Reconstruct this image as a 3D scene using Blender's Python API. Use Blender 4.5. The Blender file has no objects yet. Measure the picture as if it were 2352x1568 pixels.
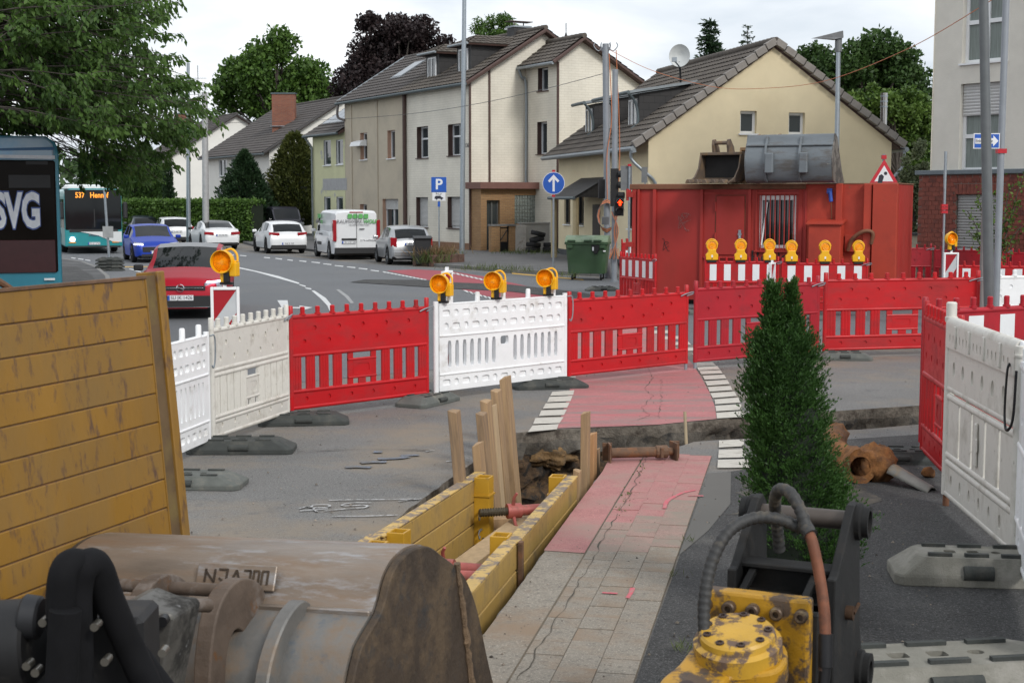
import bpy, bmesh, math, random
import numpy as np
from mathutils import Vector, Matrix, Euler
random.seed(7)
sc = bpy.context.scene
COL = sc.collection
R = math.radians
# ------------------------------------------------------------------ camera, sky, sun, exposure
FPX, CX, CY, HC, HV = 3300.0, 1176.0, 784.0, 2.5, 455.0      # photo measured on a 2352 px wide copy
PITCH = math.atan((CY-HV)/FPX)
cam_d = bpy.data.cameras.new('camera'); cam = bpy.data.objects.new('camera', cam_d); COL.objects.link(cam)
cam_d.sensor_width = 36.0; cam_d.lens = FPX/2352*36; cam_d.clip_start = 0.1; cam_d.clip_end = 3000
cam.location = (0, 0, HC); cam.rotation_euler = (R(90)-PITCH, 0, 0)
cam_d.dof.use_dof = True; cam_d.dof.focus_distance = 20.0; cam_d.dof.aperture_fstop = 8.0
sc.camera = cam
world = bpy.data.worlds.new('World'); sc.world = world; world.use_nodes = True
def build_world():
    nt = world.node_tree; N = nt.nodes; L = nt.links; N.clear()
    out = N.new('ShaderNodeOutputWorld'); bg = N.new('ShaderNodeBackground'); bg.inputs[1].default_value = 0.1
    sky = N.new('ShaderNodeTexSky'); sky.sky_type = 'NISHITA'; sky.sun_disc = False
    sky.sun_elevation = R(37); sky.sun_rotation = R(146); sky.air_density = 1.2; sky.dust_density = 2.0
    tc = N.new('ShaderNodeTexCoord'); mp = N.new('ShaderNodeMapping'); mp.inputs['Scale'].default_value = (1.0, 1.0, 3.4)
    n1 = N.new('ShaderNodeTexNoise'); n1.inputs['Scale'].default_value = 5.5; n1.inputs['Detail'].default_value = 7; n1.inputs['Roughness'].default_value = .52; n1.inputs['Distortion'].default_value = .35
    r1 = N.new('ShaderNodeValToRGB')
    e = r1.color_ramp.elements
    e[0].position = .30; e[0].color = (5.3, 5.9, 6.6, 1)
    e[1].position = .66; e[1].color = (9.6, 9.75, 9.95, 1)
    m = e.new(.50); m.color = (7.5, 7.85, 8.3, 1)
    mix = N.new('ShaderNodeMix'); mix.data_type = 'RGBA'; mix.inputs[0].default_value = .93
    L.new(tc.outputs['Generated'], mp.inputs[0]); L.new(mp.outputs[0], n1.inputs['Vector']); L.new(n1.outputs['Fac'], r1.inputs[0])
    L.new(sky.outputs[0], mix.inputs['A']); L.new(r1.outputs[0], mix.inputs['B'])
    L.new(mix.outputs['Result'], bg.inputs[0]); L.new(bg.outputs[0], out.inputs[0])
build_world()
sun_d = bpy.data.lights.new('sun', 'SUN'); sun = bpy.data.objects.new('sun', sun_d); COL.objects.link(sun)
sun_d.energy = 1.5; sun_d.angle = R(14); sun_d.color = (1.0, .97, .92)
SUNDIR = Vector((.5, -.74, .68)).normalized()
sun.rotation_euler = (-SUNDIR).to_track_quat('-Z', 'Y').to_euler(); sun.location = (20, -20, 40)
sc.view_settings.view_transform = 'Standard'; sc.view_settings.look = 'None'
sc.view_settings.exposure = 0.42; sc.view_settings.gamma = 1.0; sc.view_settings.use_curve_mapping = False
sc.render.engine = 'CYCLES'
sc.cycles.use_denoising = True; sc.cycles.max_bounces = 8; sc.cycles.transparent_max_bounces = 12
sc.cycles.caustics_reflective = False; sc.cycles.caustics_refractive = False

# ------------------------------------------------------------------ pixel <-> place
_c, _s = math.cos(PITCH), math.sin(PITCH)
def ray(u, v):
    a = -(v-CY)/FPX
    return Vector(((u-CX)/FPX, _c + a*_s, -_s + a*_c))
def G(u, v, z=0.0):                       # where the sight line meets the level z
    d = ray(u, v); t = (z-HC)/d.z
    return Vector((d.x*t, d.y*t, z))
def AT(u, v, Y):                          # where the sight line meets the depth Y
    d = ray(u, v); t = Y/d.y
    return Vector((d.x*t, Y, HC + d.z*t))
def ZV(v, Y): return AT(CX, v, Y).z
def XU(u, Y, v=600): return AT(u, v, Y).x

# ------------------------------------------------------------------ materials
def hx(s):
    c = [int(s[i:i+2], 16)/255 for i in (0, 2, 4)]
    return tuple(x/12.92 if x <= .04045 else ((x+.055)/1.055)**2.4 for x in c)
MATS = {}
def mat(name, col, rough=.6, metal=0.0, var=.12, scale=6.0, bump=0.0, bscale=60.0, dirt=None, dscale=3.0, dlo=.52, dhi=.62,
        spec=.5, coat=0.0, dirt2=None, d2scale=14.0, d2lo=.58, d2hi=.64, stretch=(1, 1, 1), emit=None, estr=1.0, drough=.85, island=0.0, grain=0.0):
    if name in MATS: return MATS[name]
    if isinstance(col, str): col = hx(col)
    m = bpy.data.materials.new(name); m.use_nodes = True; MATS[name] = m
    nt = m.node_tree; N = nt.nodes; L = nt.links
    b = N['Principled BSDF']
    b.inputs['Roughness'].default_value = rough; b.inputs['Metallic'].default_value = metal
    b.inputs['Specular IOR Level'].default_value = spec; b.inputs['Coat Weight'].default_value = coat; b.inputs['Coat Roughness'].default_value = .06
    if emit:
        b.inputs['Emission Color'].default_value = (*(hx(emit) if isinstance(emit, str) else emit), 1); b.inputs['Emission Strength'].default_value = estr
    tc = N.new('ShaderNodeTexCoord'); oi = N.new('ShaderNodeObjectInfo')
    mp = N.new('ShaderNodeMapping'); mp.inputs['Scale'].default_value = stretch
    cmb = N.new('ShaderNodeCombineXYZ'); mul = N.new('ShaderNodeMath'); mul.operation = 'MULTIPLY'; mul.inputs[1].default_value = 37.0
    L.new(oi.outputs['Random'], mul.inputs[0]); L.new(mul.outputs[0], cmb.inputs[0]); L.new(mul.outputs[0], cmb.inputs[1])
    L.new(tc.outputs['Object'], mp.inputs[0]); L.new(cmb.outputs[0], mp.inputs['Location'])
    def noise(sca, det=6, ro=.6):
        n = N.new('ShaderNodeTexNoise'); n.inputs['Scale'].default_value = sca; n.inputs['Detail'].default_value = det; n.inputs['Roughness'].default_value = ro
        L.new(mp.outputs[0], n.inputs['Vector']); return n
    def mixc(fac, a, bb):
        x = N.new('ShaderNodeMix'); x.data_type = 'RGBA'
        for sock, val in ((x.inputs[0], fac), (x.inputs['A'], a), (x.inputs['B'], bb)):
            if hasattr(val, 'is_output'): L.new(val, sock)
            elif isinstance(val, (int, float)): sock.default_value = val
            else: sock.default_value = (*val, 1)
        return x.outputs['Result']
    def ramp(src, lo, hi):
        r = N.new('ShaderNodeMapRange'); r.inputs[1].default_value = lo; r.inputs[2].default_value = hi; L.new(src, r.inputs[0]); return r.outputs[0]
    n = noise(scale)
    cur = mixc(ramp(n.outputs['Fac'], .3, .7), tuple(max(0, c*(1-var)) for c in col), tuple(c*(1+var) for c in col))
    if island:
        g = N.new('ShaderNodeNewGeometry'); hsv = N.new('ShaderNodeHueSaturation')
        L.new(ramp(g.outputs['Random Per Island'], -1.0, 1.0) if False else g.outputs['Random Per Island'], (mm := N.new('ShaderNodeMapRange')).inputs[0])
        mm.inputs[3].default_value = 1-island; mm.inputs[4].default_value = 1+island
        L.new(mm.outputs[0], hsv.inputs['Value']); L.new(cur, hsv.inputs['Color']); cur = hsv.outputs[0]
    if grain:
        g2 = noise(85.0, 3, .8); g3 = noise(34.0, 2, .7)
        cur = mixc(ramp(g2.outputs['Fac'], .54, .66), cur, tuple(min(1, c*(1+grain*1.3)+.03*grain) for c in col))
        cur = mixc(ramp(g3.outputs['Fac'], .56, .68), cur, tuple(c*max(0, 1-.45*grain) for c in col))
    rsock = None
    if dirt is not None:
        if isinstance(dirt, str): dirt = hx(dirt)
        d = noise(dscale, 9, .68); fd = ramp(d.outputs['Fac'], dlo, dhi)
        cur = mixc(fd, cur, dirt); rsock = fd
    if dirt2 is not None:
        if isinstance(dirt2, str): dirt2 = hx(dirt2)
        d = noise(d2scale, 8, .7); cur = mixc(ramp(d.outputs['Fac'], d2lo, d2hi), cur, dirt2)
    L.new(cur, b.inputs['Base Color'])
    if rsock is not None:
        rr = N.new('ShaderNodeMapRange'); rr.inputs[3].default_value = rough; rr.inputs[4].default_value = drough
        L.new(rsock, rr.inputs[0]); L.new(rr.outputs[0], b.inputs['Roughness'])
    if bump:
        bn = noise(bscale, 5, .65); bp = N.new('ShaderNodeBump'); bp.inputs['Strength'].default_value = min(1, bump); bp.inputs['Distance'].default_value = .02*max(1, bump)
        L.new(bn.outputs['Fac'], bp.inputs['Height']); L.new(bp.outputs[0], b.inputs['Normal'])
    return m
def leaf_mat(name, c1, c2, trans=.28):
    m = bpy.data.materials.new(name); m.use_nodes = True; MATS[name] = m
    nt = m.node_tree; N = nt.nodes; L = nt.links; b = N['Principled BSDF']; out = N['Material Output']
    g = N.new('ShaderNodeNewGeometry'); r = N.new('ShaderNodeValToRGB')
    r.color_ramp.elements[0].color = (*c1, 1); r.color_ramp.elements[1].color = (*c2, 1)
    tc = N.new('ShaderNodeTexCoord'); n = N.new('ShaderNodeTexNoise'); n.inputs['Scale'].default_value = .9; n.inputs['Detail'].default_value = 3
    L.new(tc.outputs['Object'], n.inputs['Vector'])
    ad = N.new('ShaderNodeMath'); ad.operation = 'MULTIPLY_ADD'; ad.inputs[1].default_value = .55; L.new(g.outputs['Random Per Island'], ad.inputs[0])
    mr = N.new('ShaderNodeMapRange'); mr.inputs[1].default_value = .35; mr.inputs[2].default_value = .65; mr.inputs[3].default_value = 0; mr.inputs[4].default_value = .45
    L.new(n.outputs['Fac'], mr.inputs[0]); L.new(mr.outputs[0], ad.inputs[2]); L.new(ad.outputs[0], r.inputs[0])
    L.new(r.outputs[0], b.inputs['Base Color']); b.inputs['Roughness'].default_value = .55; b.inputs['Specular IOR Level'].default_value = .35
    t = N.new('ShaderNodeBsdfTranslucent'); L.new(r.outputs[0], t.inputs[0]); mx = N.new('ShaderNodeMixShader'); mx.inputs[0].default_value = trans
    L.new(b.outputs[0], mx.inputs[1]); L.new(t.outputs[0], mx.inputs[2]); L.new(mx.outputs[0], out.inputs[0])
    return m
def brick_mat(name, c1, c2, mortar, bw, bh, msize=.012, rough=.75, offset=.5, bump=.35, flip=False):
    # courses too far off to tell apart piece by piece
    m = bpy.data.materials.new(name); m.use_nodes = True; MATS[name] = m
    nt = m.node_tree; N = nt.nodes; L = nt.links; b = N['Principled BSDF']; b.inputs['Roughness'].default_value = rough
    tc = N.new('ShaderNodeTexCoord'); sp = N.new('ShaderNodeSeparateXYZ'); L.new(tc.outputs['Object'], sp.inputs[0])
    ad = N.new('ShaderNodeMath'); L.new(sp.outputs[0], ad.inputs[0]); L.new(sp.outputs[1], ad.inputs[1])
    cb = N.new('ShaderNodeCombineXYZ'); L.new(ad.outputs[0], cb.inputs[0]); L.new(sp.outputs[2], cb.inputs[1])
    br = N.new('ShaderNodeTexBrick'); br.inputs['Scale'].default_value = 1; br.inputs['Brick Width'].default_value = bw; br.inputs['Row Height'].default_value = bh
    br.inputs['Mortar Size'].default_value = msize; br.inputs['Mortar Smooth'].default_value = .2; br.offset = offset
    for k, c in (('Color1', c1), ('Color2', c2), ('Mortar', mortar)): br.inputs[k].default_value = (*(hx(c) if isinstance(c, str) else c), 1)
    L.new(cb.outputs[0], br.inputs['Vector'])
    n = N.new('ShaderNodeTexNoise'); n.inputs['Scale'].default_value = .7; n.inputs['Detail'].default_value = 6; L.new(tc.outputs['Object'], n.inputs['Vector'])
    mr = N.new('ShaderNodeMapRange'); mr.inputs[1].default_value = .3; mr.inputs[2].default_value = .7; mr.inputs[3].default_value = .86; mr.inputs[4].default_value = 1.08; L.new(n.outputs['Fac'], mr.inputs[0])
    h = N.new('ShaderNodeHueSaturation'); L.new(br.outputs['Color'], h.inputs['Color']); L.new(mr.outputs[0], h.inputs['Value']); L.new(h.outputs[0], b.inputs['Base Color'])
    bp = N.new('ShaderNodeBump'); bp.inputs['Strength'].default_value = bump; bp.inputs['Distance'].default_value = .02; bp.invert = True
    L.new(br.outputs['Fac'], bp.inputs['Height']); L.new(bp.outputs[0], b.inputs['Normal'])
    return m
def glass_mat(name, col=(.02, .025, .03), rough=.04):
    m = mat(name, col, rough=rough, var=.05, spec=.9); return m

# ------------------------------------------------------------------ mesh building
class MB:
    def __init__(s): s.v = []; s.f = []; s.mi = []; s.m = 0; s.T = None
    def add(s, vs, fs):
        o = len(s.v)
        for p in vs:
            p = Vector(p); s.v.append(tuple(s.T @ p) if s.T is not None else tuple(p))
        for q in fs: s.f.append([i+o for i in q]); s.mi.append(s.m)
        return s
    def bx(s, x0, x1, y0, y1, z0, z1):
        return s.add([(x0,y0,z0),(x1,y0,z0),(x1,y1,z0),(x0,y1,z0),(x0,y0,z1),(x1,y0,z1),(x1,y1,z1),(x0,y1,z1)],
                     [(0,3,2,1),(4,5,6,7),(0,1,5,4),(1,2,6,5),(2,3,7,6),(3,0,4,7)])
    def box(s, c, d, rot=None):
        x, y, z = d[0]/2, d[1]/2, d[2]/2
        vs = [Vector(p) for p in ((-x,-y,-z),(x,-y,-z),(x,y,-z),(-x,y,-z),(-x,-y,z),(x,-y,z),(x,y,z),(-x,y,z))]
        if rot is not None:
            M = Euler(rot).to_matrix() if not isinstance(rot, Matrix) else rot
            vs = [M @ p for p in vs]
        c = Vector(c)
        return s.add([p+c for p in vs], [(0,3,2,1),(4,5,6,7),(0,1,5,4),(1,2,6,5),(2,3,7,6),(3,0,4,7)])
    def beam(s, p0, p1, w, h, up=(0,0,1)):      # rectangular bar between two points
        p0, p1 = Vector(p0), Vector(p1); d = (p1-p0).normalized(); up = Vector(up)
        sd = d.cross(up)
        if sd.length < 1e-4: sd = d.cross(Vector((0,1,0)))
        sd.normalize(); un = sd.cross(d).normalized()
        vs = []
        for p in (p0, p1):
            for a, b in ((-1,-1),(1,-1),(1,1),(-1,1)): vs.append(p + sd*a*w/2 + un*b*h/2)
        return s.add(vs, [(3,2,1,0),(4,5,6,7),(0,1,5,4),(1,2,6,5),(2,3,7,6),(3,0,4,7)])
    def cyl(s, p0, p1, r0, r1=None, n=14, cap=True):
        if r1 is None: r1 = r0
        p0, p1 = Vector(p0), Vector(p1); d = (p1-p0).normalized()
        a = d.orthogonal().normalized(); b = d.cross(a)
        vs = []
        for p, r in ((p0, r0), (p1, r1)):
            for i in range(n):
                t = 2*math.pi*i/n; vs.append(p + a*math.cos(t)*r + b*math.sin(t)*r)
        fs = [(i, (i+1) % n, n+(i+1) % n, n+i) for i in range(n)]
        if cap: fs += [tuple(range(n-1, -1, -1)), tuple(range(n, 2*n))]
        return s.add(vs, fs)
    def tube(s, pts, r, n=8, cap=True):
        pts = [Vector(p) for p in pts]; m = len(pts)
        rs = r if isinstance(r, (list, tuple)) else [r]*m
        a = None; vs = []
        for i, p in enumerate(pts):
            d = (pts[min(i+1, m-1)] - pts[max(i-1, 0)]).normalized()
            if a is None: a = d.orthogonal().normalized()
            else:
                a = a - d*a.dot(d)
                a = a.normalized() if a.length > 1e-5 else d.orthogonal().normalized()
            b = d.cross(a)
            for k in range(n):
                t = 2*math.pi*k/n; vs.append(p + (a*math.cos(t) + b*math.sin(t))*rs[i])
        fs = [(i*n+k, i*n+(k+1) % n, (i+1)*n+(k+1) % n, (i+1)*n+k) for i in range(m-1) for k in range(n)]
        if cap: fs += [tuple(range(n-1, -1, -1)), tuple(range((m-1)*n, m*n))]
        return s.add(vs, fs)
    def prism(s, poly, a, b, axis='y'):
        n = len(poly)
        def P(p, t): return {'x': (t, p[0], p[1]), 'y': (p[0], t, p[1]), 'z': (p[0], p[1], t)}[axis]
        vs = [P(p, a) for p in poly] + [P(p, b) for p in poly]
        fs = [(i, (i+1) % n, n+(i+1) % n, n+i) for i in range(n)] + [tuple(range(n-1, -1, -1)), tuple(range(n, 2*n))]
        return s.add(vs, fs)
    def lathe(s, prof, n=20, o=(0,0,0), axis='z'):
        o = Vector(o); vs = []
        for r, h in prof:
            for k in range(n):
                t = 2*math.pi*k/n; c, sn = r*math.cos(t), r*math.sin(t)
                vs.append(o + Vector({'z': (c, sn, h), 'y': (c, h, sn), 'x': (h, c, sn)}[axis]))
        m = len(prof)
        fs = [(i*n+k, i*n+(k+1) % n, (i+1)*n+(k+1) % n, (i+1)*n+k) for i in range(m-1) for k in range(n)]
        return s.add(vs, fs)
    def quad(s, *p): return s.add(p, [tuple(range(len(p)))])
    def mesh(s, name, mats, smooth=False, ang=40):
        me = bpy.data.meshes.new(name); me.from_pydata(s.v, [], s.f)
        for m in (mats if isinstance(mats, (list, tuple)) else [mats]): me.materials.append(m)
        if any(s.mi): me.polygons.foreach_set('material_index', s.mi)
        bm = bmesh.new(); bm.from_mesh(me); bmesh.ops.recalc_face_normals(bm, faces=bm.faces); bm.to_mesh(me); bm.free()
        if smooth:
            me.polygons.foreach_set('use_smooth', [True]*len(me.polygons)); me.set_sharp_from_angle(angle=R(ang))
        me.update(); return me
    def build(s, name, mats, parent=None, smooth=False, bevel=0.0, ang=40, seg=1):
        return link(name, s.mesh(name, mats, smooth, ang), parent, bevel, seg)
def link(name, me, parent=None, bevel=0.0, seg=1, loc=None, rz=None):
    o = bpy.data.objects.new(name, me); COL.objects.link(o)
    if parent is not None: o.parent = parent
    if bevel:
        b = o.modifiers.new('bevel', 'BEVEL'); b.width = bevel; b.segments = seg; b.limit_method = 'ANGLE'; b.angle_limit = R(35)
    if loc is not None: o.location = loc
    if rz is not None: o.rotation_euler = (0, 0, rz)
    return o
def tag(o, label=None, cat=None, group=None, kind=None):
    if label: o['label'] = label
    if cat: o['category'] = cat
    if group: o['group'] = group
    if kind: o['kind'] = kind
    return o
def thing(name, label, cat, loc=(0,0,0), rz=0.0, group=None):
    o = bpy.data.objects.new(name, None); COL.objects.link(o); o.empty_display_size = .2
    o.location = loc; o.rotation_euler = (0, 0, rz)
    return tag(o, label, cat, group)
KIDS = {}
def copy_tree(root, loc=None, rz=None, label=None, group=None, parent=None):
    c = root.copy(); COL.objects.link(c)
    if parent is not None: c.parent = parent
    else:
        if loc is not None: c.location = loc
        if rz is not None: c.rotation_euler = (0, 0, rz)
        if label: c['label'] = label
        if group: c['group'] = group
    for k in list(root.children): copy_tree(k, parent=c)
    return c
def smooth_path(pts, n=8):                      # Catmull-Rom through the points
    P = [Vector(p) for p in pts]; P = [P[0]*2-P[1]] + P + [P[-1]*2-P[-2]]; out = []
    for i in range(1, len(P)-2):
        a, b, c, d = P[i-1:i+3]
        for k in range(n):
            t = k/n
            out.append(.5*((2*b) + (c-a)*t + (2*a-5*b+4*c-d)*t*t + (3*b-a-3*c+d)*t**3))
    out.append(P[-2]); return out
def clip(poly, lines):                          # poly [(x,z)], half planes a*x+b*z<=c
    for a, b, c in lines:
        out = []
        for i in range(len(poly)):
            p, q = poly[i], poly[(i+1) % len(poly)]; dp = a*p[0]+b*p[1]-c; dq = a*q[0]+b*q[1]-c
            if dp <= 1e-9: out.append(p)
            if (dp < -1e-9 and dq > 1e-9) or (dp > 1e-9 and dq < -1e-9):
                t = dp/(dp-dq); out.append((p[0]+(q[0]-p[0])*t, p[1]+(q[1]-p[1])*t))
        poly = out
        if len(poly) < 3: return []
    return poly
def wall(mb, x0, x1, z0, z1, holes=(), depth=.14, lines=(), y=0.0, xb=()):
    # a wall face in the xz plane at y (outside is -y) with openings whose reveals run inwards
    xs = sorted({x0, x1, *xb, *[h[0] for h in holes], *[h[1] for h in holes]}); zs = sorted({z0, z1, *[h[2] for h in holes], *[h[3] for h in holes]})
    for i in range(len(xs)-1):
        for j in range(len(zs)-1):
            a, b, c, d = xs[i], xs[i+1], zs[j], zs[j+1]; mx, mz = (a+b)/2, (c+d)/2
            if any(h[0] < mx < h[1] and h[2] < mz < h[3] for h in holes): continue
            p = [(a, c), (b, c), (b, d), (a, d)]
            if lines: p = clip(p, lines)
            if len(p) >= 3: mb.quad(*[(q[0], y, q[1]) for q in p])
    for a, b, c, d in [h[:4] for h in holes]:
        yy = y+depth
        mb.quad((a,y,c),(b,y,c),(b,yy,c),(a,yy,c)); mb.quad((a,y,d),(a,yy,d),(b,yy,d),(b,y,d))
        mb.quad((a,y,c),(a,yy,c),(a,yy,d),(a,y,d)); mb.quad((b,y,c),(b,y,d),(b,yy,d),(b,yy,c))
    return mb
def press(mb, cx, cz, a, b, p, hx_, hz_, y0, y1, depth=None, per=4):
    # rectangle cell with a round / slotted hollow (depth) or opening (depth None) in it; y0 front, y1 back
    outer = []
    for k in range(4):
        c0 = ((-1,-1),(1,-1),(1,1),(-1,1))[k]; c1 = ((-1,-1),(1,-1),(1,1),(-1,1))[(k+1) % 4]
        for i in range(per):
            t = i/per; outer.append((c0[0]+(c1[0]-c0[0])*t, c0[1]+(c1[1]-c0[1])*t))
    n = len(outer); O = [(cx+x*hx_, cz+z*hz_) for x, z in outer]; I = []
    for x, z in outer:
        dx, dz = x*hx_, z*hz_; r = 1/((abs(dx)/a)**p + (abs(dz)/b)**p)**(1/p); I.append((cx+dx*r, cz+dz*r))
    yb = y1 if depth is None else y0+depth*(1 if y1 > y0 else -1)
    for i in range(n):
        j = (i+1) % n
        mb.quad((O[i][0],y0,O[i][1]),(O[j][0],y0,O[j][1]),(I[j][0],y0,I[j][1]),(I[i][0],y0,I[i][1]))
        mb.quad((I[i][0],y0,I[i][1]),(I[j][0],y0,I[j][1]),(I[j][0],yb,I[j][1]),(I[i][0],yb,I[i][1]))
        if depth is None: mb.quad((O[i][0],y1,O[i][1]),(I[i][0],y1,I[i][1]),(I[j][0],y1,I[j][1]),(O[j][0],y1,O[j][1]))
    if depth is not None:
        mb.add([(q[0], yb, q[1]) for q in I], [tuple(range(n))]); mb.quad(*[(cx+sx*hx_, y1, cz+sz*hz_) for sx, sz in ((-1,-1),(-1,1),(1,1),(1,-1))])
def plate(mb, x0, x1, z0, z1, y0, y1, cells=()):
    # a slab with pressed hollows; cells = (cx,cz,a,b,p,hx,hz,depth)
    xs = sorted({x0, x1, *[round(c[0]-c[5], 5) for c in cells], *[round(c[0]+c[5], 5) for c in cells]}); zs = sorted({z0, z1, *[round(c[1]-c[6], 5) for c in cells], *[round(c[1]+c[6], 5) for c in cells]})
    for i in range(len(xs)-1):
        for j in range(len(zs)-1):
            a, b, c, d = xs[i], xs[i+1], zs[j], zs[j+1]; mx, mz = (a+b)/2, (c+d)/2
            if any(abs(mx-q[0]) < q[5] and abs(mz-q[1]) < q[6] for q in cells): continue
            mb.quad((a,y0,c),(b,y0,c),(b,y0,d),(a,y0,d)); mb.quad((a,y1,c),(a,y1,d),(b,y1,d),(b,y1,c))
    mb.quad((x0,y0,z0),(x0,y0,z1),(x0,y1,z1),(x0,y1,z0)); mb.quad((x1,y0,z0),(x1,y1,z0),(x1,y1,z1),(x1,y0,z1))
    mb.quad((x0,y0,z0),(x0,y1,z0),(x1,y1,z0),(x1,y0,z0)); mb.quad((x0,y0,z1),(x1,y0,z1),(x1,y1,z1),(x0,y1,z1))
    for c in cells: press(mb, c[0], c[1], c[2], c[3], c[4], c[5], c[6], y0, y1, c[7])
def text(name, s, size, mat_, parent, loc, rot, ext=.002, align='CENTER', sx=1.0, bold=0.0):
    cu = bpy.data.curves.new(name, 'FONT'); cu.body = s; cu.size = size; cu.extrude = ext; cu.align_x = align; cu.align_y = 'CENTER'; cu.offset = bold; cu.resolution_u = 3
    o = bpy.data.objects.new('tmp_text', cu); COL.objects.link(o)
    dg = bpy.context.evaluated_depsgraph_get(); me = bpy.data.meshes.new_from_object(o.evaluated_get(dg)); bpy.data.objects.remove(o)
    me.materials.clear(); me.materials.append(mat_)
    t = link(name, me, parent); t.location = loc; t.rotation_euler = rot; t.scale = (sx, 1, 1); return t
def sub(o, M): return o

# common materials
WHITE = mat('white_plastic', 'e6e7e8', .42, var=.05, scale=4, dirt='a39d90', dscale=3.5, dlo=.55, dhi=.82)
WHITE_DIRTY = mat('dirty_white_plastic', 'cfccc4', .5, var=.08, scale=4, dirt='8f877a', dscale=4, dlo=.50, dhi=.82, dirt2='7b7268', d2scale=22, d2lo=.62, d2hi=.74)
RED = mat('red_plastic', 'b50a14', .38, var=.12, scale=3, dirt='8a1c1e', dscale=2.4, dlo=.47, dhi=.75, dirt2='c25a52', d2scale=22, d2lo=.64, d2hi=.76, stretch=(.6, 1, 1.3))
RED_OLD = mat('faded_red_plastic', 'a31222', .42, var=.12, scale=3, dirt='7e1c25', dscale=5, dlo=.52, dhi=.8, dirt2='b8555a', d2scale=24, d2lo=.66, d2hi=.78)
GALV = mat('galvanised_steel', '9aa2a8', .42, .75, var=.12, scale=14)
POLEGREY = mat('grey_pole', '8b9096', .5, .3, var=.08, scale=6)
DARKSTEEL = mat('dark_steel', '2b2b2d', .45, .6, var=.2, scale=8, dirt='4a3a2e', dscale=5, dlo=.6, dhi=.75)
RUBBER = mat('grey_recycled_rubber', '5b5e5a', .85, var=.16, scale=9, bump=.35, bscale=90, dirt='7d7a70', dscale=4, dlo=.52, dhi=.75)
RUBBER_D = mat('dark_recycled_rubber', '3b3e3c', .85, var=.16, scale=9, bump=.35, bscale=90, dirt='5d5b54', dscale=4, dlo=.52, dhi=.78)
TYRE = mat('tyre_rubber', '161617', .8, var=.15, scale=20)
BLACK = mat('black_plastic', '101012', .5, var=.1)
YELLOW = mat('yellow_lamp_plastic', 'e6ac10', .38, var=.06)
LENS = mat('amber_lens', 'f29a12', .2, var=.18, scale=40, spec=.6)
CREAM = mat('white_window_frame', 'dfe1e2', .4, var=.03)
GLASS = glass_mat('window_glass', (.035, .045, .05))
# ================================================================== ground, road, trench
from mathutils.geometry import delaunay_2d_cdt
from mathutils import noise as mnoise
ASPH = mat('site_asphalt', (.135, .132, .126), .88, var=.18, scale=.7, bump=.35, bscale=90, dirt=(.225, .18, .13), dscale=.62, dlo=.47, dhi=.70, dirt2=(.075, .075, .078), d2scale=1.7, d2lo=.58, d2hi=.75, grain=1.1)
ROADM = mat('road_asphalt', (.112, .117, .124), .82, var=.10, scale=.35, bump=.2, bscale=140, dirt=(.15, .148, .145), dscale=.25, dlo=.55, dhi=.8, grain=.7)
DARKAS = mat('dark_patch_asphalt', (.036, .0355, .035), .92, var=.3, scale=1.5, bump=.3, bscale=150, dirt=(.11, .105, .095), dscale=1.3, dlo=.55, dhi=.8, grain=1.4)
PAVEAS = mat('pavement_asphalt', (.10, .10, .102), .9, var=.15, scale=.8, bump=.2, bscale=120, dirt=(.16, .155, .145), dscale=.6, dlo=.55, dhi=.8)
KERBM = mat('kerb_concrete', (.18, .176, .168), .85, var=.15, scale=3)
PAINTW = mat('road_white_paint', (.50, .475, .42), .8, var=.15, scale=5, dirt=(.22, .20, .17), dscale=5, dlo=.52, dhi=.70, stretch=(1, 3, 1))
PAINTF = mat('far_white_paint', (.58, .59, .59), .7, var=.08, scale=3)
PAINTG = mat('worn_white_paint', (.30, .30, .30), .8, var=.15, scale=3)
PAINTY = mat('road_yellow_paint', (.55, .33, .06), .7, var=.1)
PINK = mat('worn_red_lane_paint', (.36, .135, .135), .85, var=.14, scale=1.4, dirt=(.20, .17, .155), dscale=1.6, dlo=.46, dhi=.66, stretch=(.45, 1.7, 1), bump=.15, bscale=120, dirt2=(.42, .10, .11), d2scale=.9, d2lo=.54, d2hi=.72, grain=.5)
PINKF = mat('far_red_lane_paint', (.30, .055, .07), .8, var=.1, scale=.6)
CONC = mat('paving_slab_concrete', (.225, .20, .165), .9, var=.12, scale=5, bump=.25, bscale=110, dirt=(.235, .17, .115), dscale=1.6, dlo=.46, dhi=.66, dirt2=(.16, .15, .135), d2scale=6, d2lo=.62, d2hi=.75, grain=.7)
SLABP = mat('paving_slab_pink', (.37, .165, .155), .9, var=.14, scale=4, bump=.25, bscale=110, dirt=(.31, .195, .165), dscale=2.0, dlo=.44, dhi=.66, grain=.4)
SOIL = mat('trench_soil', (.085, .052, .028), .95, var=.6, scale=12, bump=1.0, bscale=26, dirt=(.022, .018, .015), dscale=7, dlo=.48, dhi=.56, dirt2=(.15, .092, .04), d2scale=9, d2lo=.56, d2hi=.66)
SUBB = mat('road_base_layer', (.11, .098, .082), .95, var=.3, scale=14, bump=.8, bscale=45, dirt=(.05, .048, .045), dscale=8, dlo=.52, dhi=.62)
CLAY = mat('ochre_clay', (.19, .115, .05), .95, var=.35, scale=14, bump=.9, bscale=40, dirt=(.13, .085, .045), dscale=11, dlo=.5, dhi=.6)
SPRAYW = mat('white_spray_paint', (.46, .46, .46), .8, var=.2, scale=20, dirt=(.16, .155, .145), dscale=22, dlo=.44, dhi=.58)
SPRAYP = mat('pink_spray_paint', (.55, .10, .13), .7, var=.1, scale=30, dirt=(.36, .2, .18), dscale=30, dlo=.46, dhi=.6)
SPRAYB = mat('blue_faded_spray', (.135, .155, .195), .85, var=.1, scale=8, dirt=(.137, .134, .128), dscale=7, dlo=.40, dhi=.56, grain=.9)

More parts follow.
